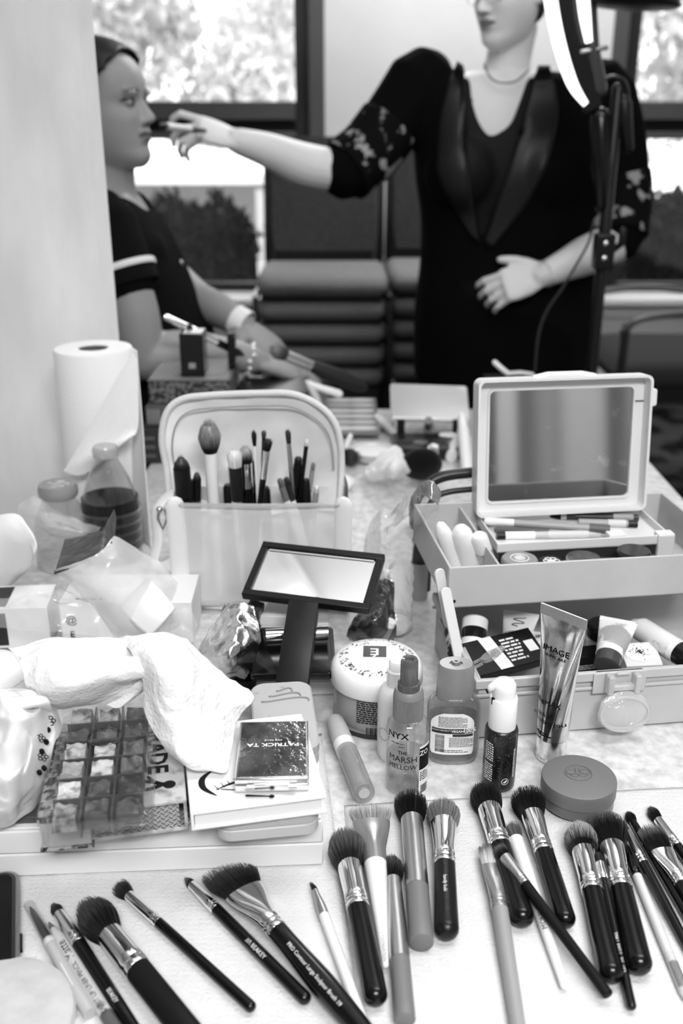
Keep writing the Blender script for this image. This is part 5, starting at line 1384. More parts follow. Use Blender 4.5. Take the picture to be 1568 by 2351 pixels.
# clear bags
def bag(label, rows, px, py, film_, amp=.008, sc=18, seed=1, nu=44, nv=44, extra=None, h0=.002):
    o = thing('clear_bag', label, 'bag', T(px, py, h0)); Mi = o.matrix_world.inverted()
    g = G(); net(g, rows, nu, nv, amp, sc, seed, F=lambda a, b, c: Mi @ T(a, b, c), minh=None)
    obj('film', g, film_, o, smooth=180)
    return o, Mi
bag('crumpled clear film bag in front of the lidded bottle at the partition', [[(45, 1165, .10), (78, 1145, .11), (120, 1170, .10), (180, 1190, .10), (232, 1212, .10)], [(40, 1200, .08), (85, 1195, .10), (125, 1215, .10), (185, 1228, .09), (225, 1225, .08)], [(55, 1240, .05), (95, 1245, .06), (140, 1250, .055), (185, 1245, .055), (215, 1238, .05)]], 130, 1260, ZIPF2, .01, 16, 11)
bag('flat clear film bag over the white cards, left of the crumpled towel', [[(-30, 1375, .06), (60, 1372, .07), (140, 1365, .07), (220, 1380, .06)], [(-30, 1410, .05), (70, 1405, .065), (150, 1412, .065), (230, 1425, .05)], [(-30, 1450, .03), (80, 1450, .05), (150, 1465, .045), (240, 1470, .03)]], 100, 1450, ZIPF2, .010, 18, 12)
bag('small clear film bag between the folded card and the foil sachet', [[(385, 1415, .05), (430, 1400, .055), (452, 1440, .045)], [(360, 1450, .05), (420, 1445, .055), (455, 1475, .04)], [(350, 1478, .03), (410, 1485, .035), (452, 1500, .02)]], 420, 1490, ZIPF2, .008, 20, 13)
# white crumpled paper at the left edge
o = thing('white_paper', 'curled white paper sheet at the left edge in front of the partition', 'paper', T(20, 1360, .002)); Mi3 = o.matrix_world.inverted()
g = G(); net(g, [[(-60, 1195, .12), (0, 1185, .13), (38, 1182, .135), (56, 1200, .13), (60, 1235, .115)], [(-60, 1260, .09), (10, 1240, .11), (50, 1245, .115), (84, 1250, .12), (78, 1270, .11)], [(-60, 1330, .05), (0, 1320, .06), (40, 1310, .07), (70, 1300, .075), (70, 1295, .08)], [(-60, 1400, .01), (-10, 1372, .02), (10, 1360, .03), (40, 1335, .04), (55, 1318, .05)]], 30, 30, .003, 18, 7, F=lambda a, b, c: Mi3 @ T(a, b, c))
obj('sheet', g, WHITEPAPER, o, smooth=180, solid=.001)
# cards and carton below the bags
def slab(name, label, cat, A, B, h, dpt, thk, m, tilt=0.0, pn='carton'):
    a, b = T(*A, h), T(*B, h); o = thing(name, label, cat, frame(a, b - a) @ Matrix.Rotation(tilt, 4, 'X')); L = (b - a).length
    obj(pn, G().box(L/2, dpt/2, thk/2, L, dpt, thk), m, o, bevel=.0008)
    return o, L
CART = mat('carton_bright', .78, .5)
o, L = slab('carton', 'white carton lettered a-Day L under the clear bags', 'box', (145, 1478), (445, 1476), .004, .075, .052, CART)
Z = .0523
obj('lettering', text_on(G(), 'a-Day L', .0085, lambda x, y: (L*.22 + x, .010 + y, Z), .01, 1.2), PRINT, o, smooth=0)
obj('side_print', text_on(text_on(G(), '@', .013, lambda x, y: (L*-.0 + .012 + x, -.0004, .030 + y), .02), 'E', .011, lambda x, y: (.012 + x, -.0004, .012 + y), .03), PRINT, o, smooth=0)
o, L = slab('carton', 'white carton with a dark picture panel at the left edge', 'box', (-70, 1492), (118, 1484), .004, .06, .05, CART)
obj('picture', G().box(L*.28, .03, .0503, L*.42, .05, .0006), mat('picture_dark', .02, .3, noise=.6, nscale=40), o)
obj('front_picture', G().box(L*.28, -.0003, .024, L*.42, .0006, .040), mat('picture_dark'), o)
# egg-like white pot under the crumpled towel, at left
o = thing('white_pot', 'rounded white pot peeping out under the left end of the crumpled towel', 'pot', T(-8, 1612, .054))
obj('pot', G().lathe([(.022, 0), (.028, .004), (.031, .02), (.030, .03)], 30), WHITEP, o)
obj('lid', G().lathe([(.031, .028), (.030, .036), (.022, .044), (.0003, .047)], 30), WHITEP, o, smooth=60)
# ------------------------------------------------------------------ see-through brush pouch
YP = 1.085
pl, pr_ = Y(398, 1160, YP), Y(792, 1160, YP)
PW = pr_.x - pl.x; px0 = (pl.x + pr_.x)/2
PH = Y(600, 1162, YP).z - ZT; PD = .075
pouch = thing('brush_pouch', 'see-through zip pouch with pale piping holding many upright brushes', 'pouch', (px0, YP, ZT + .001))
PV = film('pouch_vinyl', .94, .22, .08, .62, .92, .25, 22); PIP = mat('pouch_piping', .74, .5)
hw = PW/2
def front(u, v):
    x = -hw + .010 + (PW - .020)*u; z = PH*v
    rr = .02
    y = 0 if z > rr else rr - math.sqrt(max(0, rr*rr - (rr - z)**2))
    y += -.006*math.sin(PI*u)*math.sin(PI*v) + .0015*mnoise.noise((u*5, v*5, 2))
    return (x, y, z + .002)
obj('front_panel', G().grid(front, 30, 24), PV, pouch, smooth=180)
obj('floor_panel', G().box(0, PD/2 + .008, .0025, PW - .02, PD - .01, .002), mat('pouch_floor', .5, .6), pouch)
for sx in (-1, 1):
    g = G()
    pts = [Vector((sx*(hw - .006), .018, .003)), Vector((sx*(hw - .004), .004, .012)), Vector((sx*(hw - .004), -.001, .03)), Vector((sx*(hw - .003), -.001, PH*.6)), Vector((sx*(hw - .002), 0, PH))]
    g.tube([cr(pts, k/24) for k in range(25)], .011, 12, None, .35, (0, 1, 0))
    obj('piping', g, PIP, pouch, smooth=60)
    g = G().grid(lambda u, v: (sx*(hw + .004*math.sin(PI*u)), PD*u, .004 + (PH - .004 + .012*u)*v), 10, 14)
    obj('gusset', g, PV if sx < 0 else mat('gusset_zip', .32, .6, noise=.5, nscale=300), pouch, smooth=180)
obj('bottom_seam', G().tube([(-hw + .006, .018, .004), (-hw*.5, .012, .004), (hw*.5, .012, .004), (hw - .006, .018, .004)], .004, 10), PIP, pouch)
g = G().tube([(-hw + .008, -.001, PH + .001), (0, -.007, PH + .002), (hw - .008, -.001, PH + .001)], .0028, 8)
obj('top_edge', g, film('pouch_edge', .85, .7, .05, .25, .8), pouch)
# arched back panel
ybk = YP + PD
A = [Y(q[0], q[1], ybk + q[2]) for q in ((392, 1178, -.02), (383, 1080, 0), (372, 1010, .004), (382, 950, .008), (415, 918, .012), (480, 908, .014), (600, 903, .016), (672, 905, .014), (730, 930, .010), (765, 965, .006), (780, 1010, .004), (784, 1080, 0), (778, 1175, -.02))]
Mi = pouch.matrix_world.inverted()
A = [Mi @ p for p in A]
arch = [cr(A, k/60) for k in range(61)]
obj('zip_edge', G().tube(arch, .0045, 10), mat('zip_tape', .66, .6, bump=.5, bscale=500), pouch, smooth=60)
cx_, cz_ = 0, PH*.9
g = G()
nn = 14; vs = []; fs = []
for j in range(nn + 1):
    k = j/nn
    for i in range(61):
        p = arch[i]; q = Vector((p.x*(1 - k), p.y + .012*math.sin(PI*k), PH*.75 + (p.z - PH*.75)*(1 - k)))
        q.y += .004*mnoise.noise((q.x*30, q.z*30, 1))
        vs.append(q)
for j in range(nn):
    for i in range(60): fs.append((j*61 + i, j*61 + i + 1, (j + 1)*61 + i + 1, (j + 1)*61 + i))
g.add(vs, fs)
obj('back_panel', g, mat('pouch_back', .80, .4, noise=.10, nscale=18, bump=.4, bscale=30), pouch, smooth=180)
inner = [Vector((p.x*.90, p.y - .004, PH*.75 + (p.z - PH*.75)*.90)) for p in arch[6:55]]
obj('back_seam', G().tube(inner, .0009, 6), mat('seam_grey', .3, .6), pouch, smooth=60)
g = G().grid(lambda u, v: (-hw*.98 + .004*math.sin(v*7) + .03*(1 - abs(2*v - 1))*(u), PD*.4 + .06*u, PH*.05 + (PH*1.5)*v), 8, 16)
obj('back_wall', G().grid(lambda u, v: (-hw + PW*u, PD - .002, .004 + PH*.95*v), 6, 6), mat('pouch_back'), pouch, smooth=180)
# zip pull and strap at the left
g = G().tube([cr([Mi @ Y(q[0], q[1], YP + q[2]) for q in ((398, 1130, .05), (375, 1148, .04), (358, 1180, .03), (362, 1240, .02), (352, 1290, .01), (372, 1305, .005), (402, 1292, 0))], k/24) for k in range(25)], .008, 10, None, .3)
obj('strap', g, PIP, pouch, smooth=60)
obj('zip_pull', G().tube([Mi @ Y(q[0], q[1], YP + .02) for q in ((366, 1165), (362, 1190), (374, 1215), (384, 1190), (378, 1168))], .0018, 8).ball(tuple(Mi @ Y(366, 1170, YP + .018)), .004), STEEL, pouch)
# brushes standing in the pouch
YS = YP + .034
def sbrush(label, tip, f0, f1, bot, wh, wf, wh2, hair, fer, hnd, shape='dome', n=160, dy=0.0, name='makeup_brush', cat='brush', ferr=True):
    y = YS + dy
    t, a, b, e = Y(*tip, y), Y(*f0, y), Y(*f1, y), Y(*bot, y + .004)
    ax = t - e; xT = ax.length; ax.normalize(); e2 = e
    xa, xb = (a - e).dot(ax), (b - e).dot(ax)
    low = (ZT + .008 - e.z)/ax.z                     # carry the handle down to the pouch floor
    k = 1/ppm(a)/2
    o = thing(name, label, cat, frame(e + ax*low, ax, (0, -1, 0)), 'brushes standing in the pouch')
    xT -= low; xa -= low; xb -= low
    obj('handle', G().lathex([(0, wh2*k*.7, wh2*k*.7), (xb*.5, wh2*k, wh2*k), (xb, wf*k*.95, wf*k*.95)], 16), hnd, o)
    obj('ferrule', G().lathex([(xb, wf*k*.97, wf*k*.97), (xa, wf*k, wf*k)], 18), fer, o)
    if hair: obj('bristles', hair_geo(G(), wf*k*.9, wf*k*.9, wh*k, wh*k, xT - xa, n, int(tip[0]), hair[0], hair[1], hair[2], shape, xa - .001), HAIRM, o, kind='stuff')
    return o
sbrush('large fluffy brush with pale speckled tip and white ferrule in the pouch', (478, 960), (482, 1040), (490, 1172), (492, 1180), 60, 30, 26, (.006, .4, .35), WFER, WHANDLE, n=700)
sbrush('white haired flat topped brush with chrome ferrule in the pouch', (537, 1030), (540, 1072), (546, 1150), (548, 1180), 36, 32, 28, (.85, .85, .5), mat('black_white_band', .01, .3), CHR, 'blunt', 260)
sbrush('black brush with grey tips beside the white haired brush in the pouch', (562, 1018), (565, 1062), (568, 1120), (570, 1180), 36, 30, 30, (.006, .5, .4), CHR, BLACK, 'dome', 260, .012)
sbrush('twisted mascara wand with dark spiral bristles in the pouch', (582, 985), (587, 1024), (592, 1120), (594, 1180), 12, 7, 8, (.004, .02, .5), WFER, WHANDLE, 'blunt', 90, -.006)
sbrush('flat black lip brush with silver ferrule in the middle of the pouch', (616, 1003), (614, 1035), (606, 1100), (594, 1180), 22, 16, 12, (.006, .04, .5), CHR, BLACK, 'blunt', 160, -.008)
sbrush('slanted brown tipped brush half hidden behind the flat lip brush in the pouch', (606, 985), (606, 1005), (602, 1080), (600, 1180), 12, 9, 9, (.05, .1, .5), BCHR, BLACK, 'blunt', 60, .008)
sbrush('thin dark capped pencil-like brush, tall at the right of the pouch', (660, 982), (664, 1018), (672, 1100), (676, 1180), 13, 11, 12, (.03, .05, .5), STEEL, STEEL, 'blunt', 80)
sbrush('slim brush with white tip leaning right in the pouch', (706, 1000), (702, 1024), (692, 1090), (684, 1180), 12, 10, 10, (.6, .8, .5), BLACKP, BLACK, 'point', 70, .010)
sbrush('short grey brush with pale handle leaning at the right of the pouch', (720, 1058), (716, 1080), (710, 1130), (704, 1180), 11, 11, 12, (.2, .25, .5), GREYP, WHANDLE, 'blunt', 60, .014)
sbrush('cream handled pencil with grey cap leaning left of the right corner of the pouch', (640, 1095), (648, 1118), (660, 1150), (668, 1180), 15, 16, 17, (.12, .14, .5), mat('cap_grey', .15, .4), WHANDLE, 'blunt', 70, -.010)
sbrush('cream handled pencil with dark cap next to the grey capped one in the pouch', (655, 1092), (664, 1115), (672, 1150), (680, 1180), 15, 16, 17, (.02, .03, .5), mat('cap_black2', .02, .4), WHANDLE, 'blunt', 70, -.006)
sbrush('short clear capped brush at the far right corner of the pouch', (728, 1112), (726, 1130), (722, 1150), (720, 1180), 14, 14, 15, (.75, .8, .5), GREYP, mat('handle_grey2', .25, .4), 'blunt', 60, -.004)
sbrush('dark brush with a white heart mark at the left of the pouch', (414, 1040), (420, 1075), (424, 1140), (426, 1180), 36, 40, 44, (.02, .06, .5), BLACKP, BLACK, 'point', 200)
sbrush('black brush handle standing upside down between the two large brushes in the pouch', (452, 1080), (452, 1100), (452, 1150), (452, 1180), 16, 20, 22, (.03, .1, .4), BLACKP, mat('mottled_handle', .3, .4, dark=.01, nscale=90, thr=.5, soft=.05), 'dome', 80, .012)
sbrush('black brush with chrome ring behind the mascara wand in the pouch', (574, 1050), (576, 1090), (578, 1130), (580, 1180), 26, 26, 26, (.01, .03, .5), CHR, BLACK, 'blunt', 100, .022)
sbrush('wide black handled brush right of the thin capped one in the pouch', (686, 1045), (684, 1068), (680, 1120), (676, 1180), 20, 22, 24, (.008, .02, .5), BLACKP, BLACK, 'blunt', 100, .018)
for k, (px, py, w_, lb) in enumerate(((440, 1102, 22, 'short black tube at the left inside the pouch'), (524, 1112, 26, 'short black tube left of the chrome ferruled brushes inside the pouch'), (606, 1118, 30, 'wide black tube in the middle of the pouch'), (702, 1100, 24, 'short black tube near the right corner inside the pouch'))):
    q0, q1 = Y(px, py, YS + .016), Y(px + 4, 1178, YS + .016); q1.z = ZT + .006; r = w_/2/ppm(q0)
    o = thing('black_tube', lb, 'tube', frame(q1, q0 - q1, (0, -1, 0)), 'brushes standing in the pouch'); L = (q0 - q1).length
    obj('body', G().lathex([(0, r, r), (L*.7, r, r)], 18), BLACK, o)
    obj('ring', G().lathex([(L*.7, r*1.03, r*1.03), (L*.74, r*1.03, r*1.03)], 18), CHROME, o)
    obj('cap', G().lathex([(L*.74, r, r), (L*.97, r*.96, r*.96), (L, r*.7, r*.7)], 18), BLACKP, o)
# ------------------------------------------------------------------ hand mirror on a stack of black palettes
hS = .004
o, L = slab('flat_box', 'white flat box carrying the stack of black palettes under the hand mirror', 'box', (566, 1600), (768, 1594), .001, .13, .016, WBOX, 0, 'base')
obj('lid', G().box(L/2, .065, .0162, L - .002, .128, .002), WHITEP, o, bevel=.0005)
zz = .0195
for k, (x0, x1, d_, th_, lab_) in enumerate(((578, 762, .105, .007, 'lowest black palette of the stack under the hand mirror'), (582, 770, .10, .008, 'second lowest black palette of the stack under the hand mirror'), (574, 766, .10, .007, 'third black palette from the bottom of the stack under the hand mirror'), (580, 772, .095, .008, 'fourth black palette from the bottom of the stack under the hand mirror'), (577, 764, .095, .007, 'topmost black palette of the stack under the hand mirror'))):
    a, b = T(x0, 1570, zz), T(x1, 1566, zz); b.z = a.z
    o = thing('palette', lab_, 'palette', frame(a, b - a), 'black palettes under the hand mirror'); L = (b - a).length
    obj('case', G().prism(rrect(L, d_, .004, 4, L/2, d_/2 + .006), 0, th_*.5, None, .0005), BLACK, o)
    obj('lid', G().prism(rrect(L, d_, .004, 4, L/2, d_/2 + .006), th_*.5 + .0004, th_ - .0004, None, .0005), BLACK, o)
    zz += th_ + .0001
o, L = slab('small_box', 'white open tray box between the hand mirror and the black palettes', 'box', (596, 1436), (672, 1440), zz, .05, .012, WHITEP)
obj('label', G().box(L/2, .022, .0122, L*.8, .03, .0006), mat('label_grey', .45, .5), o)
o = rod('metallic_stick', 'shiny silver lipstick lying crosswise under the hand mirror handle', 'lipstick', (610, 1462, zz + .008), (752, 1452, zz + .008), [('case', [(0, .008), (.45, .008)], CHROME), ('ring', [(.45, .0085), (.52, .0085)], BLACKP), ('cap', [(.52, .008), (1, .008)], STEEL)])
hm = zz + .040
c1, c2, c3 = T(557, 1376, hm), T(848, 1412, hm), T(597, 1254, hm + .030)
# hand mirror: frame at height hm, square
xd = c2 - c1; FW = xd.length; FD = (c3 - c1).length
o = thing('hand_mirror', 'black rectangular hand mirror with a broad handle lying on the palette stack', 'mirror', zframe(c1, (c2 - c1).cross(c3 - c1), c2 - c1))
fb = .0078; ft = .009
g = G(); 
for (x, y, sx, sy) in ((FW/2, fb/2, FW, fb), (FW/2, FD - fb/2, FW, fb), (fb/2, FD/2, fb, FD - 2*fb), (FW - fb/2, FD/2, fb, FD - 2*fb)): g.box(x, y, ft/2, sx, sy, ft)
g.box(FW/2, FD/2, .0015, FW - 2*fb, FD - 2*fb, .003)
obj('frame', g, BLACKP, o, bevel=.0008)
obj('glass', G().box(FW/2, FD/2, .0045, FW - 2*fb, FD - 2*fb, .003), mat('hand_mirror_glass', .95, .03, 1.0), o)
obj('glass_edge', G().box(FW/2, FD - fb - .0016, .0064, FW - 2*fb - .004, .0028, .0012), mat('bevel_bright', .9, .2, 1.0), o)
h0 = o.matrix_world.inverted() @ T(700, 1392, hm); h1 = o.matrix_world.inverted() @ T(669, 1550, hm - .024)
dv = h1 - h0; dv.z = 0
obj('handle', G().prism(rrect(dv.length + .014, .0315, .001, 2, dv.length/2 + .002, 0), 0, .0085, frame((h0.x, h0.y, .0003), dv), .0006), BLACKP, o, bevel=.0006)
# foil sachet and dark bottle beside the stack
o = thing('foil_sachet', 'shiny crumpled foil sachet between the crumpled towel and the palettes', 'sachet', T(520, 1560, .002)); Ms = o.matrix_world.inverted()
g = G(); net(g, [[(516, 1398, .085), (548, 1392, .092), (585, 1400, .090)], [(495, 1440, .075), (545, 1440, .090), (598, 1448, .080)], [(460, 1490, .055), (530, 1490, .085), (600, 1480, .070)], [(448, 1515, .04), (520, 1540, .065), (585, 1520, .055)], [(470, 1535, .03), (520, 1565, .04), (560, 1556, .04)]], 40, 40, .0085, 30, 21, F=lambda a, b, c: Ms @ T(a, b, c))
obj('foil', g, mat('foil_crinkle', .72, .2, 1.0, bump=.6, bscale=120), o, smooth=180, solid=.0006)
rod('dark_bottle', 'small glossy black bottle standing in front of the foil sachet', 'bottle', (552, 1600, .001), (556, 1530, .035), [('body', [(0, .016), (.7, .016), (.85, .010)], BLACK), ('cap', [(.85, .010), (1.5, .009)], BLACKP)])
rod('dark_bottle', 'dark square lipstick case leaning below the left corner of the hand mirror', 'lipstick', (578, 1440, .05), (584, 1400, .075), [('body', [(0, .012), (1, .012)], BLACK), ('cap', [(1, .012), (1.25, .011)], mat('smoke_cap', .06, .1))], n=4)
# ------------------------------------------------------------------ clear twisted bag with cotton between mirror and case
o, Mb_ = bag('tall crumpled clear bag with a twisted top between pouch and case', [[(985, 1118, .20), (1000, 1130, .20), (1012, 1150, .19)], [(920, 1150, .16), (960, 1185, .165), (995, 1200, .15)], [(850, 1210, .11), (900, 1240, .13), (955, 1235, .11)], [(835, 1270, .07), (890, 1290, .09), (948, 1290, .07)], [(850, 1320, .04), (895, 1350, .06), (945, 1360, .04)], [(880, 1420, .02), (905, 1440, .03), (940, 1440, .02)]], 900, 1420, film('bag_film_mid', .96, .45, .10, .16, .85, .5, 50), .011, 22, 15, 40, 70)
g = G(); net(g, [[(960, 1118, .205), (990, 1110, .215), (1014, 1140, .20)], [(955, 1140, .19), (985, 1150, .20), (1005, 1165, .19)]], 16, 12, .006, 60, 16, F=lambda a, b, c: Mb_ @ T(a, b, c))
obj('twisted_top', g, mat('foil_twist', .35, .25, .6), o, smooth=180, solid=.0005)
o = thing('cotton_roll', 'white cotton roll inside the tall clear bag', 'cotton', frame(T(912, 1445, .018), T(922, 1300, .05) - T(912, 1445, .018)))
Lc_ = (T(922, 1300, .05) - T(912, 1445, .018)).length
g = G(); g.lathex([(Lc_*k/16, .0155*(1 + .10*math.sin(k*2.1)) * (.6 if k in (0, 16) else 1), .0155*(1 + .10*math.cos(k*1.7)) * (.6 if k in (0, 16) else 1)) for k in range(17)], 20)
obj('cotton', g, mat('cotton_white', .8, .95, bump=.8, bscale=160), o, smooth=180)
obj('band', G().lathex([(Lc_*.1, .0165, .0165), (Lc_*.16, .0165, .0165)], 20), mat('band_pale', .6, .5), o)
# dark cup beside the case's end
o, b = stand('cup', 'pale cup holding dark flat sticks beside the left end of the case', 'cup', 962, 1372)
r = rad_px(44, b); zt_ = .05
obj('cup', G().lathe([(r*.85, 0), (r*.9, .004), (r, zt_), (r*.92, zt_), (r*.82, .006)], 32, None, True, True), mat('cup_grey', .42, .45), o)
st = thing('dark_case', 'dark grey slim flat case standing in the pale cup beside the train case', 'case', Matrix.Translation(Vector((b.x + .002, b.y, ZT + .008))))
zc = hz(b, 1242)
obj('body', G().box(0, 0, zc*.42, .024, .012, zc*.80), mat('case_dark', .08, .4), st, bevel=.003)
obj('cap', G().box(0, 0, zc*.90, .025, .013, zc*.14), mat('case_dark_cap', .12, .4), st, bevel=.003)
o = bag('dark crinkled foil bag behind the jar and under the right end of the hand mirror', [[(845, 1335, .07), (880, 1330, .07), (905, 1350, .06)], [(835, 1390, .05), (875, 1385, .06), (905, 1400, .05)], [(800, 1450, .03), (860, 1445, .05), (910, 1450, .03)], [(800, 1480, .006), (860, 1490, .012), (905, 1480, .006)]], 860, 1480, mat('foil_dark', .06, .22, .5), .010, 40, 18)[0]
o.name = 'foil_bag'
rod('clear_vial', 'small clear vial leaning behind the round cream jar', 'vial', (872, 1478, .02), (898, 1425, .05), [('tube', [(0, .006), (.8, .006)], film('vial', .85, .5, .05, .25, .8)), ('cap', [(.8, .0065), (1, .006)], WHITEP)])
# ------------------------------------------------------------------ things at the far end of the table
def blk(name, label, cat, A, B, h, dpt, thk, m, pn='carton', bev=.001):
    return slab(name, label, cat, A, B, h, dpt, thk, m, 0, pn)
def TY(px, y, h): # point on the table at pixel column px and distance y
    d = (y*_c + (ZC - ZT - h)*_s); return Vector(((px - W0/2)*d/FPX, y, ZT + h))
def boxat(name, label, cat, px0, px1, y, h, dpt, thk, m, pn='carton', rot=0.0, bev=.001):
    a, b = TY(px0, y, h), TY(px1, y, h); L = (b - a).length
    o = thing(name, label, cat, Matrix.Translation(a) @ Matrix.Rotation(rot, 4, 'Z'))
    obj(pn, G().box(L/2, dpt/2, thk/2, L, dpt, thk), m, o, bevel=bev)
    return o, L
DPAT = mat('box_dark_pattern', .16, .5, dark=.02, nscale=110, thr=.5, soft=.06)
o, L = boxat('patterned_box', 'dark patterned carton at the bottom of the stack behind the paper roll', 'box', 328, 500, 1.66, .001, .2, .062, mat('box_dark', .035, .45), 'carton', .03)
for k in range(3): obj('stripe', G().box(L*.10, -.0006, .014 + k*.016, L*.16, .001, .006), mat('stripe_mid', .12, .5), o)
o, L = boxat('patterned_box', 'grey striped carton in the middle of the stack behind the paper roll', 'box', 336, 505, 1.68, .064, .18, .034, mat('box_mid', .10, .45), 'carton', -.02)
for k in range(4): obj('stripe', G().box(L*(.04 + k*.045), -.0006, .017, L*.015, .001, .026), mat('stripe_pale', .4, .5), o)
o, L = boxat('striped_box', 'dark speckled box with pale striped lid, topmost of the stack behind the paper roll', 'box', 344, 528, 1.70, .099, .17, .040, DPAT, 'carton', .0)
obj('lid', G().box(L/2, .085, .0412, L + .003, .173, .0024), mat('lid_mid', .13, .5), o)
for k in range(22): obj('lid_stripe', G().box(L*.03 + k*L*.044, .085, .0428, L*.016, .168, .001), mat('stripe_pale'), o)
ztop = .143
o, L = boxat('black_case', 'small glossy black case with a bright top standing on the striped box', 'case', 416, 470, 1.715, ztop, .05, .075, BLACK, 'body')
obj('top_plate', G().box(L*.55, .025, .0757, L*.8, .044, .0016), mat('plate_bright', .7, .25, .6), o)
obj('catch', G().box(L*.5, -.001, .02, .012, .002, .010), STEEL, o)
o, L = boxat('black_case', 'thin black upright case beside the bright topped one on the striped box', 'case', 524, 542, 1.77, ztop, .02, .060, BLACK, 'body')
obj('cap', G().box(L*.5, .01, .062, L*.8, .016, .006), BLACKP, o)
# silver handled brush propped on the cases
a, b = Y(548, 810, 1.80), Y(376, 726, 1.74)
o = thing('makeup_brush', 'silver handled brush propped up on the black cases in front of the seated person', 'brush', frame(a, b - a)); L = (b - a).length
obj('handle', G().lathex([(L*.30, .0068, .0068), (L*.62, .0075, .0075), (L*.97, .0062, .0062), (L, .004, .004)], 18), CHROME, o)
obj('ring', G().lathex([(L*.66, .0082, .0082), (L*.72, .0082, .0082)], 18), BLACKP, o)
obj('ferrule', G().lathex([(L*.08, .0075, .0075), (L*.30, .007, .007)], 18), BLACK, o)
obj('bristles', hair_geo(G(), .006, .006, .009, .009, .03, 160, 3, .01, .03, .5, 'point', 0), HAIRM, o, kind='stuff', M=Matrix.Translation((L*.08, 0, 0)) @ Matrix.Rotation(PI, 4, 'Z'))
# black flat box under the resting hand
o, L = boxat('black_box', 'flat black box at the far end of the table under the resting hand', 'box', 545, 705, 1.80, .001, .13, .088, BLACKP, 'body', .0)
obj('lid', G().box(L/2, .065, .0895, L + .003, .133, .004), BLACK, o, bevel=.001)
# large brush with fat dark handle
a, b = Y(842, 893, 1.84), Y(648, 812, 1.80)
o = thing('makeup_brush', 'big brush with chrome ferrule and fat dark handle resting on the flat black box', 'brush', frame(a, b - a)); L = (b - a).length
obj('handle', G().lathex([(0, .006, .006), (L*.1, .013, .013), (L*.35, .0165, .0165), (L*.62, .012, .012), (L*.66, .010, .010)], 20), mat('handle_soft_black', .02, .5), o)
obj('ferrule', G().lathex([(L*.66, .0098, .0098), (L*.95, .0105, .0105)], 20), STEEL, o)
obj('bristles', hair_geo(G(), .0095, .0095, .016, .016, .04, 240, 5, .05, .2, .5, 'dome', L*.94), HAIRM, o, kind='stuff')
# white bent clip
o = thing('hair_clip', 'white bent hair clip by the end of the fat dark brush handle', 'clip', TY(740, 1.78, .066))
Mi = o.matrix_world.inverted()
obj('jaw', G().tube([Mi @ Y(q[0], q[1], 1.78) for q in ((708, 880), (722, 886), (778, 904))], [.006, .006, .0075], 10), WHITEP, o)
obj('arm', G().tube([Mi @ Y(q[0], q[1], 1.78) for q in ((706, 878), (722, 905), (732, 930), (738, 955))], [.0055, .007, .007, .006], 10), mat('clip_pale', .6, .4), o)
# palette with pale pans
a, b = T(772, 1000, .010), T(866, 1000, .010)
o = thing('pan_palette', 'pale palette with rows of light powder pans behind the brush pouch', 'palette', frame(a, b - a)); L = (b - a).length
dp = (T(735, 922, .012) - T(772, 1000, .012)).length
obj('tray', G().prism(rrect(L + .03, dp, .004, 4, L/2 - .010, dp/2), 0, .008, None, .0008), mat('pan_tray', .2, .4), o)
for i in range(2):
    for k in range(6):
        obj('pan', G().lathe([(.026, .0075), (.026, .009), (.020, .0095), (.0003, .0092)], 22, Matrix.Translation((L*(.10 + .55*i), dp*(.09 + .165*k), 0)), True, True, .45), mat('pan_%d' % ((i*6 + k) % 3), (.72, .62, .66)[(i*6 + k) % 3], .6), o)
# white flat palette beside it
a, b = T(862, 972, .012), T(905, 1000, .012)
o = thing('white_palette', 'white flat palette with curved cut-outs, right of the pan palette', 'palette', frame(T(858, 985, .008), T(920, 975, .008) - T(858, 985, .008)))
obj('tray', G().prism(rrect(.055, .13, .006, 4, .02, .06), 0, .008, None, .001), mat('palette_white', .66, .4), o)
for k in range(4): obj('well', G().lathe([(.010, .0081), (.010, .0088), (.0003, .0086)], 18, Matrix.Translation((.012 + .016*(k % 2), .03 + .024*k, 0))), mat('well_%d' % (k % 2), (.05, .45)[k % 2], .5), o)
rod('white_tube', 'white tube lying against the white flat palette at the far end', 'tube', (932, 1015, .012), (866, 958, .022), [('body', [(0, .007), (.75, .009)], WT), ('cap', [(.75, .0095), (1, .008)], WHITEP)])
# round powder bowl
p = T(856, 1040, .012); r = 55/ppm(p)
o = thing('powder_bowl', 'wide pale round powder bowl with white powder, behind the brush pouch', 'bowl', (p.x, p.y, ZT + .001))
obj('bowl', G().lathe([(r*.7, 0), (r*.9, .004), (r, .018), (r*.96, .018), (r*.88, .010)], 40, None, True, True), mat('bowl_pale', .62, .35), o)
obj('powder', G().lathe([(r*.93, .012), (r*.5, .0165), (.0003, .018)], 36, None, True, False), mat('powder_white', .85, .9), o, smooth=60)
rod('cotton_bud', 'small white stick leaning on the left of the powder bowl', 'stick', (793, 1030, .012), (806, 996, .03), [('stick', [(0, .0045), (.6, .004)], WHITEP), ('tip', [(.6, .005), (.9, .0045), (1, .002)], mat('cotton_tip', .85, .9))])
o = thing('makeup_brush', 'black brush head sticking out behind the right edge of the pouch', 'brush', T(800, 1075, .001))
obj('handle', G().tube([(-.05, .02, .018), (-.012, .002, .018)], .006, 12), BLACK, o)
obj('bristles', hair_geo(G(), .008, .008, .02, .018, .04, 500, 8, .006, .02, .5, 'dome', 0), HAIRM, o, kind='stuff', M=Matrix.Translation((-.016, .003, .019)))
o = thing('cotton_ball', 'soft white cotton ball on the table by the right top corner of the pouch', 'cotton', T(788, 1108, .013))
g = G().ball((0, 0, 0), .020, .016, .013, 24, 16)
g.v = [tuple(Vector(v)*(1 + .18*mnoise.noise(Vector(v)*90))) for v in g.v]
obj('fluff', g, mat('cotton_white'), o, smooth=180)
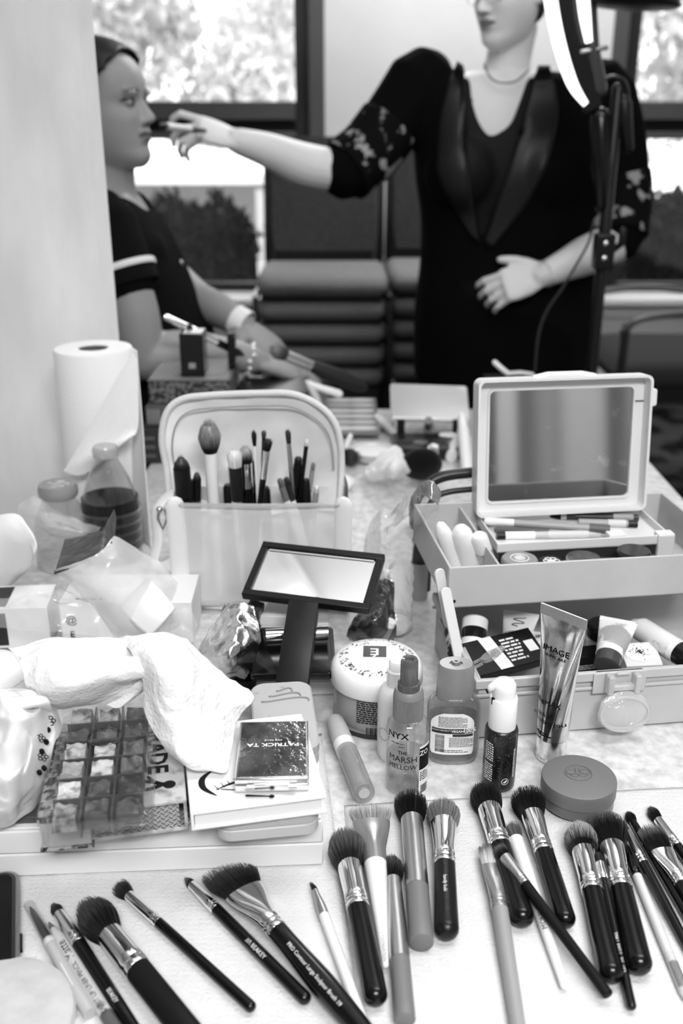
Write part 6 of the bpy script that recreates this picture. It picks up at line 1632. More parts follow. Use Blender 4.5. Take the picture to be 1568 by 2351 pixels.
# crumpled tissue
o = thing('tissue', 'crumpled white tissue in front of the powder bowl', 'tissue', T(890, 1100, .002)); Mt_ = o.matrix_world.inverted()
g = G(); net(g, [[(836, 1078, .02), (870, 1050, .045), (905, 1030, .05), (925, 1045, .04), (930, 1075, .02)], [(838, 1090, .025), (870, 1080, .04), (905, 1070, .055), (930, 1075, .04), (955, 1088, .012)], [(850, 1114, .006), (880, 1105, .02), (905, 1102, .03), (930, 1095, .02), (962, 1092, .006)]], 40, 30, .008, 30, 31, F=lambda a, b, c: Mt_ @ T(a, b, c), minh=None)
obj('sheet', g, mat('tissue_white'), o, smooth=180, solid=.0006)
# black round puff with white printed tag
p = T(968, 1062, .038); r = 48/ppm(p)
o = thing('black_puff', 'black round velour puff with a white tag on its right side, behind the train case', 'powder puff', (p.x, p.y, ZT + .002 + r*.95))
Mp_ = Matrix.Rotation(R(-52), 4, 'X')
obj('puff', G().ball((0, 0, 0), r, r*1.05, r*.62, 32, 20, Mp_), mat('velour_black', .006, .8, sheen=.1), o, smooth=180)
g = G(); pts = [(.25, .42), (.55, .5), (.86, .4), (.80, -.1), (.72, -.75), (.45, -.88), (.25, -.62), (.45, -.42), (.55, -.28), (.28, -.12), (.22, .12)]
g.prism([(x*r*1.05, y*r) for x, y in pts], r*.40, r*.62, Mp_ @ Matrix.Translation((0, 0, r*.02)))
obj('tag', g, mat('tag_white', .82, .7), o, smooth=0)
# open compact with pale lid
o = thing('open_compact', 'open black compact with a broad pale tilted lid behind the black puff', 'compact', TY(905, 1.68, .001))
L = (TY(1080, 1.68, 0) - TY(905, 1.68, 0)).length
obj('base', G().box(L/2, .05, .010, L, .10, .020), BLACKP, o, bevel=.002)
for k in range(4): obj('pan', G().lathe([(.014, .0195), (.014, .021), (.0003, .0207)], 20, Matrix.Translation((L*(.15 + .22*k), .04, 0)), True, True, .8), mat('pan_dark_%d' % (k % 2), (.02, .14)[k % 2], .5), o)
Ml2 = Matrix.Translation((0, .10, .045)) @ Matrix.Rotation(R(38), 4, 'X') @ Matrix.Rotation(R(3), 4, 'Y')
obj('lid', G().prism(rrect(L*1.08, .078, .006, 4, L*.52, .039), 0, .009, Ml2, .001), mat('lid_pale', .56, .3, .3), o)
obj('lid_edge', G().box(L*.52, -.001, .004, L*1.05, .004, .010, Ml2), WHITEP, o, bevel=.001)
for x in (.12, .88): obj('hinge', G().box(L*x, .094, .032, .014, .006, .030), BLACKP, o)
o = rod('clear_bottle', 'small clear lettered bottle with grey cap in front of the pale open lid', 'bottle', (984, 1006, .001), (984, 965, .06), [('bottle', [(0, .0085), (.05, .010), (.62, .010), (.66, .007)], film('vial2', .8, .5, .05, .3, .7)), ('cap', [(.66, .0075), (1, .007)], mat('cap_grey'))])
obj('print', G().box(.018, 0, .0105, .022, .010, .0006), PRINT, o)
for k, (A_, B_, lb) in enumerate((((1078, 1012, .015), (1008, 1002, .018), 'white tube pointing left behind the train case lid'), ((1072, 1085, .012), (1060, 950, .07), 'tall pale tube standing just left of the train case lid'), ((1036, 1050, .010), (1048, 1010, .02), 'short pale tube between the black puff and the train case lid'))):
    rod('white_tube', lb, 'tube', A_, B_, [('body', [(0, .010), (.7, .0105)], WT), ('cap', [(.7, .009), (.95, .008), (1, .005)], WHITEP)])
# dark box hidden behind the case lid with a clip on top
o, L = boxat('black_box', 'black box behind the mirror lid with a pale clip on top', 'box', 1120, 1240, 1.80, .001, .10, .100, BLACKM, 'body')
obj('lid', G().box(L/2, .05, .101, L + .002, .102, .003), BLACKM, o)
o = thing('hair_clip', 'pale hair clip lying on the black box behind the mirror lid', 'clip', TY(1160, 1.83, .105)); Mi = o.matrix_world.inverted()
obj('jaw', G().tube([Mi @ Y(q[0], q[1], 1.83) for q in ((1136, 832), (1150, 845), (1166, 858))], .005, 10), WHITEP, o)
obj('arm', G().tube([Mi @ Y(q[0], q[1], 1.83) for q in ((1166, 858), (1195, 856), (1222, 860))], .0045, 10), mat('clip_pale'), o)
# ------------------------------------------------------------------ chairs at the back
FAB = mat('chair_fabric', .07, .85, noise=.2, nscale=60, sheen=.05); FABS = mat('seat_fabric', .17, .8, noise=.15, nscale=60); CHF = mat('chair_frame', .01, .35)
def chair_seat_geo(w, d, t):
    rings = []
    for k in range(9):
        y = -d/2 + d*k/8; e = min(1, (k/8)/.18 if k < 4 else 1, ((8 - k)/8)/.12 + .3)
        hh = t*(.35 + .65*math.sin(min(1, e)*PI/2)); ww = w/2*(.90 + .10*min(1, e))
        rings.append([(x*ww/(w/2), y, z*hh/t) for x, z in rrect(w, t, t*.42, 5)])
    return G().rings(rings)
def make_chair(label):
    o = thing('stacking_chair', label, 'chair', None, 'stacked chairs by the window')
    s = obj('seat', chair_seat_geo(.455, .44, .09), FABS, o, smooth=70)
    obj('seat_underside', G().box(0, 0, -.040, .40, .38, .012), CHF, o)
    g = G(); 
    bk = lambda u, v: (-.205 + .41*u, .235 + .02*v + .012*math.sin(PI*u) - .0, .05 + .42*v)
    rings = []
    for v in [k/8 for k in range(9)]:
        rings.append([(x*(1 - .06*(2*v - 1)**4), .225 + .045*v + y + .012*(x/.2)**2*-1 + .012, .075 + .40*v) for x, y in rrect(.405, .035, .0165, 4)])
    obj('backrest', G().rings(rings), FAB, o, smooth=60)
    obj('back_lower_panel', G().box(0, .232, .045, .37, .018, .075), CHF, o, bevel=.004)
    for sx in (-1, 1):
        obj('back_post', G().tube([(sx*.205, .225, -.05), (sx*.215, .24, .06), (sx*.212, .275, .42)], .011, 10), CHF, o)
        obj('side_rail', G().tube([(sx*.228, -.20, -.030), (sx*.228, .22, -.030)], .012, 10), STEEL if sx < 0 else CHF, o)
        obj('leg', G().tube([(sx*.228, -.19, -.030), (sx*.235, -.225, -.43)], .011, 10), CHF, o)
        obj('leg', G().tube([(sx*.228, .20, -.030), (sx*.235, .26, -.43)], .011, 10), CHF, o)
    return o
def dup(o, M, label):
    r = o.copy(); C.objects.link(r); r.matrix_world = M; r['label'] = label
    for ch in list(o.children):
        c = ch.copy(); C.objects.link(c); c.parent = r
    return r
ch0 = None
nth = ('topmost', 'second from the top', 'third from the top', 'fourth from the top', 'lowest')
for st_, (px, yy) in enumerate(((742, 3.62), (1030, 3.70))):
    x = Y(px, 650, yy).x
    for k in range(5):
        M = Matrix.Translation((x, yy + .012*k, .775 - .080*k))
        where = ('dark chair stack under the left window' if st_ == 0 else 'chair stack half hidden by the standing person')
        lb = '%s chair of the %s' % (nth[k], where)
        if ch0 is None: ch0 = make_chair(lb); ch0.matrix_world = M
        else: dup(ch0, M, lb)
# armchair at the right
o = thing('armchair', 'dark armchair by the right hand window behind the standing person', 'chair', Matrix.Translation((1.17, 3.55, 0)) @ Matrix.Rotation(R(-90), 4, 'Z'))
obj('seat', chair_seat_geo(.54, .50, .10), mat('armchair_fabric', .035, .8), o, smooth=70, M=Matrix.Translation((0, 0, .50)))
obj('backrest', G().rings([[(x, .27 + .05*v + y, .55 + .42*v) for x, y in rrect(.5, .05, .022, 4)] for v in (0, .2, .5, .8, 1)]), mat('armchair_fabric'), o, smooth=60, M=Matrix.Translation((.10, .0, 0)))
for sx in (-1, 1):
    obj('armrest', G().tube([cr([Vector(q) for q in ((sx*.27, .26, .69), (sx*.275, .0, .715), (sx*.275, -.18, .700), (sx*.27, -.235, .66))], k/16) for k in range(17)], .02, 12, None, .6), mat('armrest', .06, .35), o)
    obj('leg', G().tube([(sx*.265, -.23, .67), (sx*.265, -.24, .02)], .014, 10), CHF, o)
    obj('leg', G().tube([(sx*.26, .26, .69), (sx*.27, .30, .02)], .014, 10), CHF, o)
# white radiator-like box under the right window
# ------------------------------------------------------------------ lamp on a stand in front of the standing person
YL = 2.13
bx = Y(1382, 600, YL).x
o = thing('arc_lamp', 'tall black lamp stand with curved white light strips at upper right', 'lamp', (bx, YL, 0)); Mi = o.matrix_world.inverted()
q = lambda px, py, dy=0: Mi @ Y(px, py, YL + dy)
obj('base', G().lathe([(.15, 0), (.15, .012), (.02, .022), (.02, .04)], 36), BLACKM, o)
zj = q(1380, 610).z
obj('pole', G().tube([(0, 0, .02), (0, 0, q(1376, 205).z)], .0125, 14), BLACKP, o)
obj('upper_pole', G().tube([q(1376, 205), q(1358, 110), q(1345, -80)], .0155, 14), mat('pole_grey', .05, .3), o)
obj('clamp_ring', G().tube([q(1336, 118, -.01), q(1392, 110, -.01)], .0045, 10), STEEL, o)
obj('sleeve', G().tube([q(1378, 270), q(1380, 385), q(1380, 470)], [.020, .022, .015], 14), BLACK, o)
obj('joint', G().box(0, -.004, zj + .030, .040, .036, .072), BLACKP, o, bevel=.004)
for dz in (.048, .018): obj('screw', G().ball((-.001, -.0225, zj + dz), .0055, .003, .0055, 12, 8), mat('screw_bright', .85, .15, 1.0), o)
obj('knob', G().tube([(.018, -.005, zj + .030), (.034, -.010, zj + .046), (.034, -.010, zj + .072)], [.006, .008, .007], 12), BLACKP, o)
obj('cable', G().tube([cr([q(*c_) for c_ in ((1362, 510), (1352, 555), (1325, 605), (1292, 660), (1255, 715), (1236, 770), (1228, 850))], k/30) for k in range(31)], .0028, 8), mat('cable_dark', .035, .5), o)
obj('cable_loop', G().tube([cr([q(*c_) for c_ in ((1382, 186), (1408, 176), (1434, 190), (1441, 225), (1434, 250))], k/20) for k in range(21)], .0045, 8), BLACKP, o)
obj('cable_plug', G().tube([q(1432, 238), q(1436, 280), q(1444, 340)], [.016, .014, .010], 10), BLACKP, o)
obj('small_chain', G().tube([q(1398, 262), q(1400, 295), q(1404, 330), q(1402, 360)], .0028, 6), STEEL, o)
LEDM = glow('lamp_strip_light', .9, 1.6)
def strip(name, pts, wds, m, dpt, dy):
    g = G(); rings = []
    P = [cr([q(x, y) for x, y in pts], k/30) for k in range(31)]
    Wd_ = [cr([Vector((w_, 0, 0)) for w_ in wds], k/30).x for k in range(31)]
    for i, p in enumerate(P):
        t = (P[min(i + 1, 30)] - P[max(i - 1, 0)]).normalized(); s_ = Vector((t.z, 0, -t.x)); hw_ = Wd_[i]/2/1100
        rings.append([p + s_*hw_ + Vector((0, dy, 0)), p - s_*hw_ + Vector((0, dy, 0)), p - s_*hw_*.9 + Vector((0, dy + dpt, 0)), p + s_*hw_*.9 + Vector((0, dy + dpt, 0))])
    return obj(name, g.rings(rings), m, o, smooth=30)
strip('light_strip', ((1262, -160), (1254, -60), (1264, 30), (1284, 120), (1310, 195), (1340, 240)), (27, 28, 27, 26, 22, 12), LEDM, .006, -.02)
strip('lamp_arc', ((1292, -160), (1290, -60), (1300, 30), (1318, 120), (1338, 190), (1360, 250)), (46, 46, 46, 46, 46, 40), BLACK, .03, -.012)
strip('light_strip', ((1322, -160), (1326, -60), (1334, 30), (1344, 100)), (24, 25, 24, 14), LEDM, .006, -.03)
g = G().lathe([(.02, .055), (.055, .045), (.085, .02), (.092, 0), (.086, -.004), (.03, -.006)], 36)
hd_ = q(1452, -8)
obj('lamp_head', g, BLACKP, o, smooth=60, M=Matrix.Translation(hd_ + Vector((0, 0, -.012))) @ Matrix.Rotation(R(4), 4, 'Y'))
obj('head_arm', G().tube([q(1350, -70), q(1400, -75), hd_ + Vector((0, 0, .04))], .008, 10), BLACKP, o)
# ------------------------------------------------------------------ people
def remesh(g, voxel, it=6, fac=.5):
    me = bpy.data.meshes.new('figure_base'); me.from_pydata(g.v, [], g.f); me.update()
    bm = bmesh.new(); bm.from_mesh(me); bmesh.ops.recalc_face_normals(bm, faces=bm.faces); bm.to_mesh(me); bm.free()
    ob = bpy.data.objects.new('figure_base', me); C.objects.link(ob)
    r = ob.modifiers.new('r', 'REMESH'); r.mode = 'VOXEL'; r.voxel_size = voxel; r.use_smooth_shade = True
    s = ob.modifiers.new('s', 'SMOOTH'); s.factor = fac; s.iterations = it
    ev = ob.evaluated_get(bpy.context.evaluated_depsgraph_get())
    out = bpy.data.meshes.new_from_object(ev)
    bpy.data.objects.remove(ob); bpy.data.meshes.remove(me)
    return out
def mesh_obj(name, me, m, parent=None, cols=None, label=None):
    me.materials.clear(); me.materials.append(m)
    if cols is not None:
        a = me.color_attributes.new('Col', 'FLOAT_COLOR', 'POINT')
        arr = np.ones((len(me.vertices), 4), dtype=np.float32); arr[:, :3] = cols[:, None]
        a.data.foreach_set('color', arr.ravel())
    me.polygons.foreach_set('use_smooth', [True]*len(me.polygons))
    me.name = name
    o = bpy.data.objects.new(name, me); C.objects.link(o)
    if parent: o.parent = parent
    return o
def coords(me):
    a = np.empty(len(me.vertices)*3, dtype=np.float32); me.vertices.foreach_get('co', a); return a.reshape(-1, 3)
def limb(g, pts, rad, n=18, k=18, flat=1.0, up=(0, 0, 1)):
    P = [Vector(p) for p in pts]; Rr = [Vector((r, 0, 0)) for r in rad]
    m = (len(P) - 1)*6
    g.tube([cr(P, i/m) for i in range(m + 1)], [max(.002, cr(Rr, i/m).x) for i in range(m + 1)], n, None, flat, up)
def loft(g, secs, n=32, k=5):
    c = [Vector(s[0]) for s in secs]; wv = [Vector(s[1]) for s in secs]; dv = [Vector(s[2]) for s in secs]
    m = (len(secs) - 1)*k; rings = []
    for i in range(m + 1):
        t = i/m; cc, ww, dd = cr(c, t), cr(wv, t), cr(dv, t)
        rings.append([cc + ww*(math.copysign(abs(math.cos(2*PI*j/n))**.85, math.cos(2*PI*j/n))) + dd*(math.copysign(abs(math.sin(2*PI*j/n))**.85, math.sin(2*PI*j/n))) for j in range(n)])
    g.rings(rings)
# head: chin at z=0, ear line x=0, face towards +x
HP_ = [(-.004, .074, .030, .022), (.004, .086, .012, .034), (.018, .0925, -.008, .045), (.034, .0875, -.022, .053), (.045, .0890, -.034, .0575), (.0525, .0888, -.042, .060), (.060, .0892, -.052, .0625), (.072, .0885, -.062, .065), (.085, .0885, -.072, .0675), (.100, .086, -.080, .069), (.112, .083, -.086, .070), (.127, .0905, -.091, .071), (.15, .0915, -.096, .073), (.172, .084, -.095, .0715), (.190, .070, -.088, .066), (.205, .049, -.072, .055), (.216, .022, -.048, .038), (.222, -.006, -.028, .016)]
def head_rings(off=0.0, n=40):
    rings = []
    zs = []
    P = [Vector((z, f, b)) for z, f, b, w_ in HP_]; Wv = [Vector((w_, 0, 0)) for z, f, b, w_ in HP_]
    m = (len(HP_) - 1)*3
    for i in range(m + 1):
        q = cr(P, i/m); w_ = cr(Wv, i/m).x + off; z, f, b = q.x, q.y + off, q.z - off
        mid = (f + b)/2*.25 + .0*f
        ring = []
        for j in range(n):
            a = 2*PI*j/n; c_, s_ = math.cos(a), math.sin(a)
            x = (f - mid)*math.copysign(abs(c_)**.82, c_) if c_ > 0 else (mid - b)*math.copysign(abs(c_)**.9, c_)
            ring.append((mid + x, w_*math.copysign(abs(s_)**.92, s_), z + off*(z - .1)/.11))
        rings.append(ring)
    return rings
def head(g, M):
    v0 = len(g.v)
    rings = head_rings()
    # eye sockets and cheeks
    out = []
    for r in rings:
        rr = []
        for (x, y, z) in r:
            if x > .02:
                for sy in (-1, 1):
                    x -= .010*math.exp(-((y - sy*.030)/.015)**2 - ((z - .113)/.010)**2)
                    x += .004*math.exp(-((y - sy*.040)/.018)**2 - ((z - .082)/.016)**2)
            rr.append((x, y, z))
        out.append(rr)
    g.rings(out, M)
    # nose
    g.rings([[(.080 + k*0, 0, 0)]*0 or (x0 + dx*math.cos(2*PI*j/14), wy*math.sin(2*PI*j/14), z) for j in range(14)] for x0, dx, wy, z, k in ((.078, .012, .007, .122, 0), (.082, .0150, .0085, .108, 0), (.086, .0205, .0105, .094, 0), (.088, .0265, .0135, .084, 0), (.086, .0255, .0155, .077, 0), (.082, .0150, .0125, .0715, 0))) if 0 else None
    R_ = []
    for x0, dx, wy, z in ((.074, .0150, .0065, .124), (.078, .0170, .0080, .110), (.082, .0225, .0100, .096), (.083, .0300, .0130, .085), (.082, .0290, .0160, .0775), (.080, .0150, .0130, .0715)):
        R_.append([(x0 + dx*math.cos(2*PI*j/16), wy*math.sin(2*PI*j/16), z) for j in range(16)])
    g.rings(R_, M)
    for sy in (-1, 1):
        g.ball((.088, sy*.0115, .0775), .0115, .0065, .0065, 12, 8, M)       # nostril wings
        g.ball((.0765, sy*.030, .1125), .0105, .0125, .0095, 14, 10, M)      # eyeball under the lids
        g.ball((.0805, sy*.031, .1285), .012, .021, .0055, 14, 10, M)        # brow ridge
        E = M @ Matrix.Translation((-.006, sy*.0725, .100)) @ Matrix.Rotation(R(-sy*18), 4, 'Z') @ Matrix.Rotation(R(-10), 4, 'Y')
        g.ball((0, 0, 0), .0165, .0055, .031, 16, 12, E); g.ball((-.003, sy*.004, .012), .014, .005, .016, 12, 8, E)
    g.ball((.0875, 0, .0595), .0085, .0235, .0050, 16, 8, M); g.ball((.0875, 0, .0470), .0085, .0205, .0058, 16, 8, M)  # lips
def head_cols(P, Mh, base, lip, brow, eye, cols):
    Minv = np.array(Mh.inverted(), dtype=np.float64)
    L = P @ Minv[:3, :3].T + Minv[:3, 3]
    x, y, z = L[:, 0], L[:, 1], L[:, 2]; ay = np.abs(y)
    near = (x > .03) & (z > -.02) & (z < .25) & (ay < .1)
    def put(mask, v, k):
        m = np.clip(mask, 0, 1)*near*k; cols[:] = cols*(1 - m) + v*m
    zl = .0530 + .0040*np.clip(1 - (ay/.026)**2, 0, 1)
    put(((ay < .0245) & (np.abs(z - .0532) < .0105*(1 - (ay/.0265)**2))).astype(float), lip, .85)
    put(((ay < .0235) & (np.abs(z - .0532) < .0011)).astype(float), lip*.3, .9)
    zb = .1300 + .0035*np.sin(np.clip((ay - .012)/.04, 0, 1)*PI)
    put(((ay > .013) & (ay < .052) & (np.abs(z - zb) < .0032*(1.15 - (ay - .013)/.05))).astype(float), brow, .85)
    ex = (ay - .030)/.0145; ez = (z - .1125)/.0058
    e2 = ex**2 + ez**2
    put((e2 < 1.0).astype(float), base*1.15, .8)
    put((((ay - .031)**2 + (z - .1127)**2) < .0056**2).astype(float), eye, 1.0)
    put(((np.abs(ex) < 1.15) & (ez > .30*(1 - .0)) & (e2 > .60) & (e2 < 1.9)).astype(float), eye, .95)
    put(((np.abs(ex) < 1.0) & (ez < 0) & (e2 > .8) & (e2 < 1.35)).astype(float), eye, .5)
    for s_ in (-1, 1):
        put((((y - s_*.0075)**2/.0042**2 + (z - .0725)**2/.0028**2) < 1).astype(float)*(x > .085), base*.15, .9)
    return cols
def hand(g, M, curls, thumb=(38, 25), spread=1.0, sc=1.0, side=1):
    """local x along the fingers, y across (thumb at side*y), z out of the back of the hand"""
    g2 = G()
    rings = []
    for x, w_, t in ((-.012, .026, .019), (.010, .031, .021), (.035, .039, .0215), (.065, .042, .0195), (.086, .041, .0165), (.094, .036, .012)):
        rings.append([(x, a*w_/1 + side*.002, b*t/2*1.25) for a, b in [(math.copysign(abs(math.cos(2*PI*j/18))**.8, math.cos(2*PI*j/18)), math.copysign(abs(math.sin(2*PI*j/18))**.8, math.sin(2*PI*j/18))) for j in range(18)]])
    g2.rings(rings)
    for k, (y, ln, r) in enumerate(((.0305, .074, .0088), (.0105, .082, .0092), (-.0105, .076, .0088), (-.0300, .060, .0078))):
        c = curls[k]; p = Vector((.080, side*y*.95, .001)); yaw = R((11, 3, -5, -14)[k])*spread*side
        ang = 0; pts = [p]; rr = [r*1.05]
        for s_, (fr, cc) in enumerate(zip((.47, .30, .23), c)):
            ang += R(cc)
            d = Vector((math.cos(ang)*math.cos(yaw), math.cos(ang)*math.sin(yaw), -math.sin(ang)))
            for h_ in (.5, 1.0):
                pts.append(pts[-1] + d*(ln*fr + (.018 if s_ == 0 else 0))*.5)
                rr.append(r*(1.0, .92, .80)[s_]*(1.0 if h_ == 1.0 else .97))
        g2.tube(pts, rr, 12)
    a0, dn = thumb
    p = Vector((.008, side*.026, -.004)); d = Vector((math.cos(R(a0)), side*math.sin(R(a0)), -math.sin(R(dn)))).normalized()
    d2 = (d + Vector((.45, -side*.1, -.1))).normalized()
    g2.tube([p - d*.012, p + d*.022, p + d*.048, p + d*.048 + d2*.020, p + d*.048 + d2*.036], [.0135, .0140, .0105, .0102, .0080], 12)
    g.add([Vector(v)*sc for v in g2.v], g2.f, M)
def cut(me, test):
    """delete the faces whose centre passes the test"""
    bm = bmesh.new(); bm.from_mesh(me)
    bmesh.ops.delete(bm, geom=[f for f in bm.faces if test(f.calc_center_median())], context='FACES')
    for v in [v for v in bm.verts if not v.link_faces]: bm.verts.remove(v)
    for it in range(24):
        new = {}
        for v in bm.verts:
            if v.is_boundary:
                nb = [e.other_vert(v).co for e in v.link_edges if e.is_boundary]
                if len(nb) == 2: new[v] = v.co*.4 + (nb[0] + nb[1])*.3
        for v, c in new.items(): v.co = c
    bm.to_mesh(me); bm.free()
def inpoly(px, py, poly):
    c = False; j = len(poly) - 1
    for i in range(len(poly)):
        xi, yi = poly[i]; xj, yj = poly[j]
        if (yi > py) != (yj > py) and px < (xj - xi)*(py - yi)/(yj - yi) + xi: c = not c
        j = i
    return c
# ---- seated person
YS_ = 2.10
s = lambda px, py, dy=0: Y(px, py, YS_ + dy)
hs_ = s(246, 384)
Mh = Matrix.Translation(hs_) @ Matrix.Rotation(R(-14), 4, 'Z') @ Matrix.Rotation(R(-3), 4, 'Y') @ Matrix.Scale(1.03, 4)
g = G(); head(g, Mh)
limb(g, [s(258, 300, .01), s(252, 360, .01), s(250, 420, .01), s(246, 470, .01)], [.052, .050, .053, .07], 24)
tors = lambda o: [(s(244, 452), Vector((0, -.10 - o, 0)), Vector((.045 + o, 0, .01))), (s(245, 492), Vector((0, -.175 - o, 0)), Vector((.062 + o, 0, .03))), (s(278, 560), Vector((0, -.175 - o, 0)), Vector((.080 + o, 0, .03))), (s(312, 640), Vector((0, -.165 - o, 0)), Vector((.088 + o, 0, .03))), (s(352, 730), Vector((0, -.150 - o, 0)), Vector((.086 + o, 0, .03))), (s(372, 830), Vector((0, -.165 - o, 0)), Vector((.108 + o, 0, .03))), (s(365, 960), Vector((0, -.18 - o, 0)), Vector((.12 + o, 0, .02))), (s(355, 1060), Vector((0, -.17 - o, 0)), Vector((.11 + o, 0, .0)))]
loft(g, tors(0))
for sy in (-1, 1): g.ball(tuple(s(322, 590, sy*.075)), .045, .05, .05, 16, 12)
# near (right) arm and far (left) arm
nearU = [s(232, 520, -.17), s(268, 610, -.20), s(308, 720, -.22), s(325, 815, -.22)]
limb(g, nearU, [.058, .052, .047, .043])
nearF = [s(318, 822, -.22), s(420, 812, -.20), s(520, 815, -.18), s(588, 828, -.165)]
limb(g, nearF, [.043, .046, .035, .027])
hm_ = s(588, 828, -.165)
hand(g, frame(hm_, s(690, 862, -.15) - hm_, (-.15, -.25, 1)), ((14, 16, 10), (12, 16, 10), (14, 18, 10), (18, 18, 12)), (30, 10), 1.0, .95, 1)
limb(g, [s(262, 515, .17), s(360, 610, .17), s(450, 690, .10)], [.055, .048, .042])
limb(g, [s(445, 688, .10), s(500, 712, .02), s(556, 742, -.04)], [.042, .037, .027])
hl_ = s(556, 742, -.04)
hand(g, frame(hl_, s(650, 812, -.08) - hl_, (.5, -.3, .8)), ((18, 20, 14), (20, 22, 14), (22, 24, 16), (26, 26, 18)), (40, 12), 1.0, .95, -1)
hipz = .58
hx = s(360, 1040).x; hy = YS_
for sy in (-1, 1):
    limb(g, [(hx, hy + sy*.09, .58), (hx + .22, hy + sy*.11, .60), (hx + .42, hy + sy*.11, .56)], [.085, .075, .060])
    limb(g, [(hx + .42, hy + sy*.11, .55), (hx + .43, hy + sy*.11, .32), (hx + .40, hy + sy*.11, .10)], [.058, .050, .036])
    limb(g, [(hx + .38, hy + sy*.11, .06), (hx + .47, hy + sy*.12, .05), (hx + .56, hy + sy*.13, .035)], [.042, .040, .030])
me = remesh(g, .0036, 5)
P = coords(me); cols = np.full(len(P), .31)  # skin tone darkened to carry the shade on the backlit face
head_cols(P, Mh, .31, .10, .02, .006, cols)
per = thing('person', 'seated person in a dark top having make-up done, half hidden by the partition', 'person', (hx, hy, 0))
Mi = per.matrix_world.inverted()
me.transform(Mi)
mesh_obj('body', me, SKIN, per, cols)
def cloth(name, fn, m, voxel=.006, it=8, test=None, thick=.003, label=None, par=None):
    g = G(); fn(g); me = remesh(g, voxel, it)
    if test: cut(me, test)
    me.transform((par or per).matrix_world.inverted())
    o = mesh_obj(name, me, m, par or per, None, label)
    if test:
        b = o.modifiers.new('solid', 'SOLIDIFY'); b.thickness = thick; b.offset = -1
    return o
SHIRT = mat('shirt_black', .006, .85, bump=.2, bscale=80)
def shirt(g):
    loft(g, tors(.010))
    for sy in (-1, 1): g.ball(tuple(s(322, 590, sy*.075)), .056, .062, .062, 16, 12)
    a = nearU; limb(g, [a[0], a[1], a[1].lerp(a[2], .30)], [.070, .066, .066])
    limb(g, [s(262, 515, .17), s(330, 580, .17), s(362, 612, .16)], [.068, .062, .060])
neckline = lambda c: (c - s(262, 430)).length < .085
cloth('shirt', shirt, SHIRT, .006, 6, neckline)
a = nearU; hem = a[1].lerp(a[2], .12); hd = (a[2] - a[1]).normalized()
fr_ = zframe(hem, hd)
obj('sleeve_stripe', G().lathe([(.0705, -.006), (.072, -.004), (.072, .004), (.0705, .006)], 36, fr_, False, False), mat('stripe_white', .8, .7), per, M=Mi, smooth=60)
fr_ = zframe(a[1].lerp(a[2], .34), hd)
obj('sleeve_hem', G().lathe([(.064, -.02), (.0685, -.016), (.0685, .012), (.062, .014)], 36, fr_, False, False), SHIRT, per, M=Mi, smooth=60)
# trousers
def trous(g):
    for sy in (-1, 1):
        limb(g, [(hx - .02, hy + sy*.09, .58), (hx + .22, hy + sy*.11, .60), (hx + .42, hy + sy*.11, .56)], [.10, .087, .072])
        limb(g, [(hx + .42, hy + sy*.11, .56), (hx + .43, hy + sy*.11, .32), (hx + .40, hy + sy*.11, .13)], [.070, .062, .055])
    g.ball((hx, hy, .60), .13, .19, .10, 20, 14)
cloth('trousers', trous, mat('trousers_black', .005, .8), .008, 5)
for sy in (-1, 1):
    obj('shoe', G().tube([(hx + .36, hy + sy*.11, .05), (hx + .46, hy + sy*.12, .048), (hx + .58, hy + sy*.13, .038)], [.048, .046, .036], 14), BLACKM, per, M=Mi)
# hair: a cap behind the hairline and a low knot
def hairline(x, y, z): return x < (.070 if z > .185 else .058 if z > .165 else .040 if z > .14 else .012 if z > .118 else -.004) - .0 and (z > .045 or x < -.03)
HAIRD = mat('hair_dark', .006, .45, bump=.5, bscale=140, stretch=(1, .2, 1))
def make_hair(Mh, par, off=.010, knot=True, name='hair'):
    g = G(); g.rings(head_rings(off))
    if knot: g.ball((-.105, 0, .10), .036, .036, .040, 18, 12); g.ball((-.03, 0, .215), .045, .05, .020, 18, 12)
    me = remesh(g, .004, 3)
    cut(me, lambda c: not hairline(c.x, c.y, c.z))
    me.transform(par.matrix_world.inverted() @ Mh)
    o = mesh_obj(name, me, HAIRD, par)
    b = o.modifiers.new('solid', 'SOLIDIFY'); b.thickness = .006; b.offset = -1
    return o
make_hair(Mh, per)
# watch, bracelet and necklace
fr_ = zframe(s(552, 740, -.04), s(600, 768, -.06) - s(552, 740, -.04))
obj('watch', G().lathe([(.030, -.016), (.032, -.014), (.032, .014), (.030, .016)], 26, fr_, False, False), mat('watch_white', .85, .4), per, M=Mi)
for k in range(11):
    pass
g = G(); fr_ = zframe(s(572, 826, -.168), s(620, 838, -.16) - s(572, 826, -.168))
for k in range(14): g.ball((.0305*math.cos(2*PI*k/14), .0305*math.sin(2*PI*k/14), .003*math.sin(k*2.2)), .0055, None, None, 10, 6, fr_)
obj('bracelet', g, mat('bead_bright', .85, .15, .4), per, M=Mi, kind='stuff')
obj('necklace', G().tube([cr([s(*c_) for c_ in ((290, 470, -.10), (325, 500, -.06), (364, 545, -.02), (392, 585, 0), (414, 602, .01))], k/30) for k in range(31)], .0022, 6).ball(tuple(s(364, 552, -.03)), .008, .004, .012).ball(tuple(s(414, 604, 0)), .007), STEEL, per, M=Mi)
# stool under the seated person
st = thing('stool', 'dark padded stool under the seated person', 'stool', (hx + .02, hy, 0))
obj('seat', G().lathe([(.19, .40), (.21, .42), (.21, .46), (.18, .485), (.0005, .49)], 36), FAB, st)
obj('column', G().lathe([(.03, .04), (.03, .41)], 20), STEEL, st)
obj('foot', G().lathe([(.22, 0), (.22, .02), (.05, .045)], 36), CHF, st)
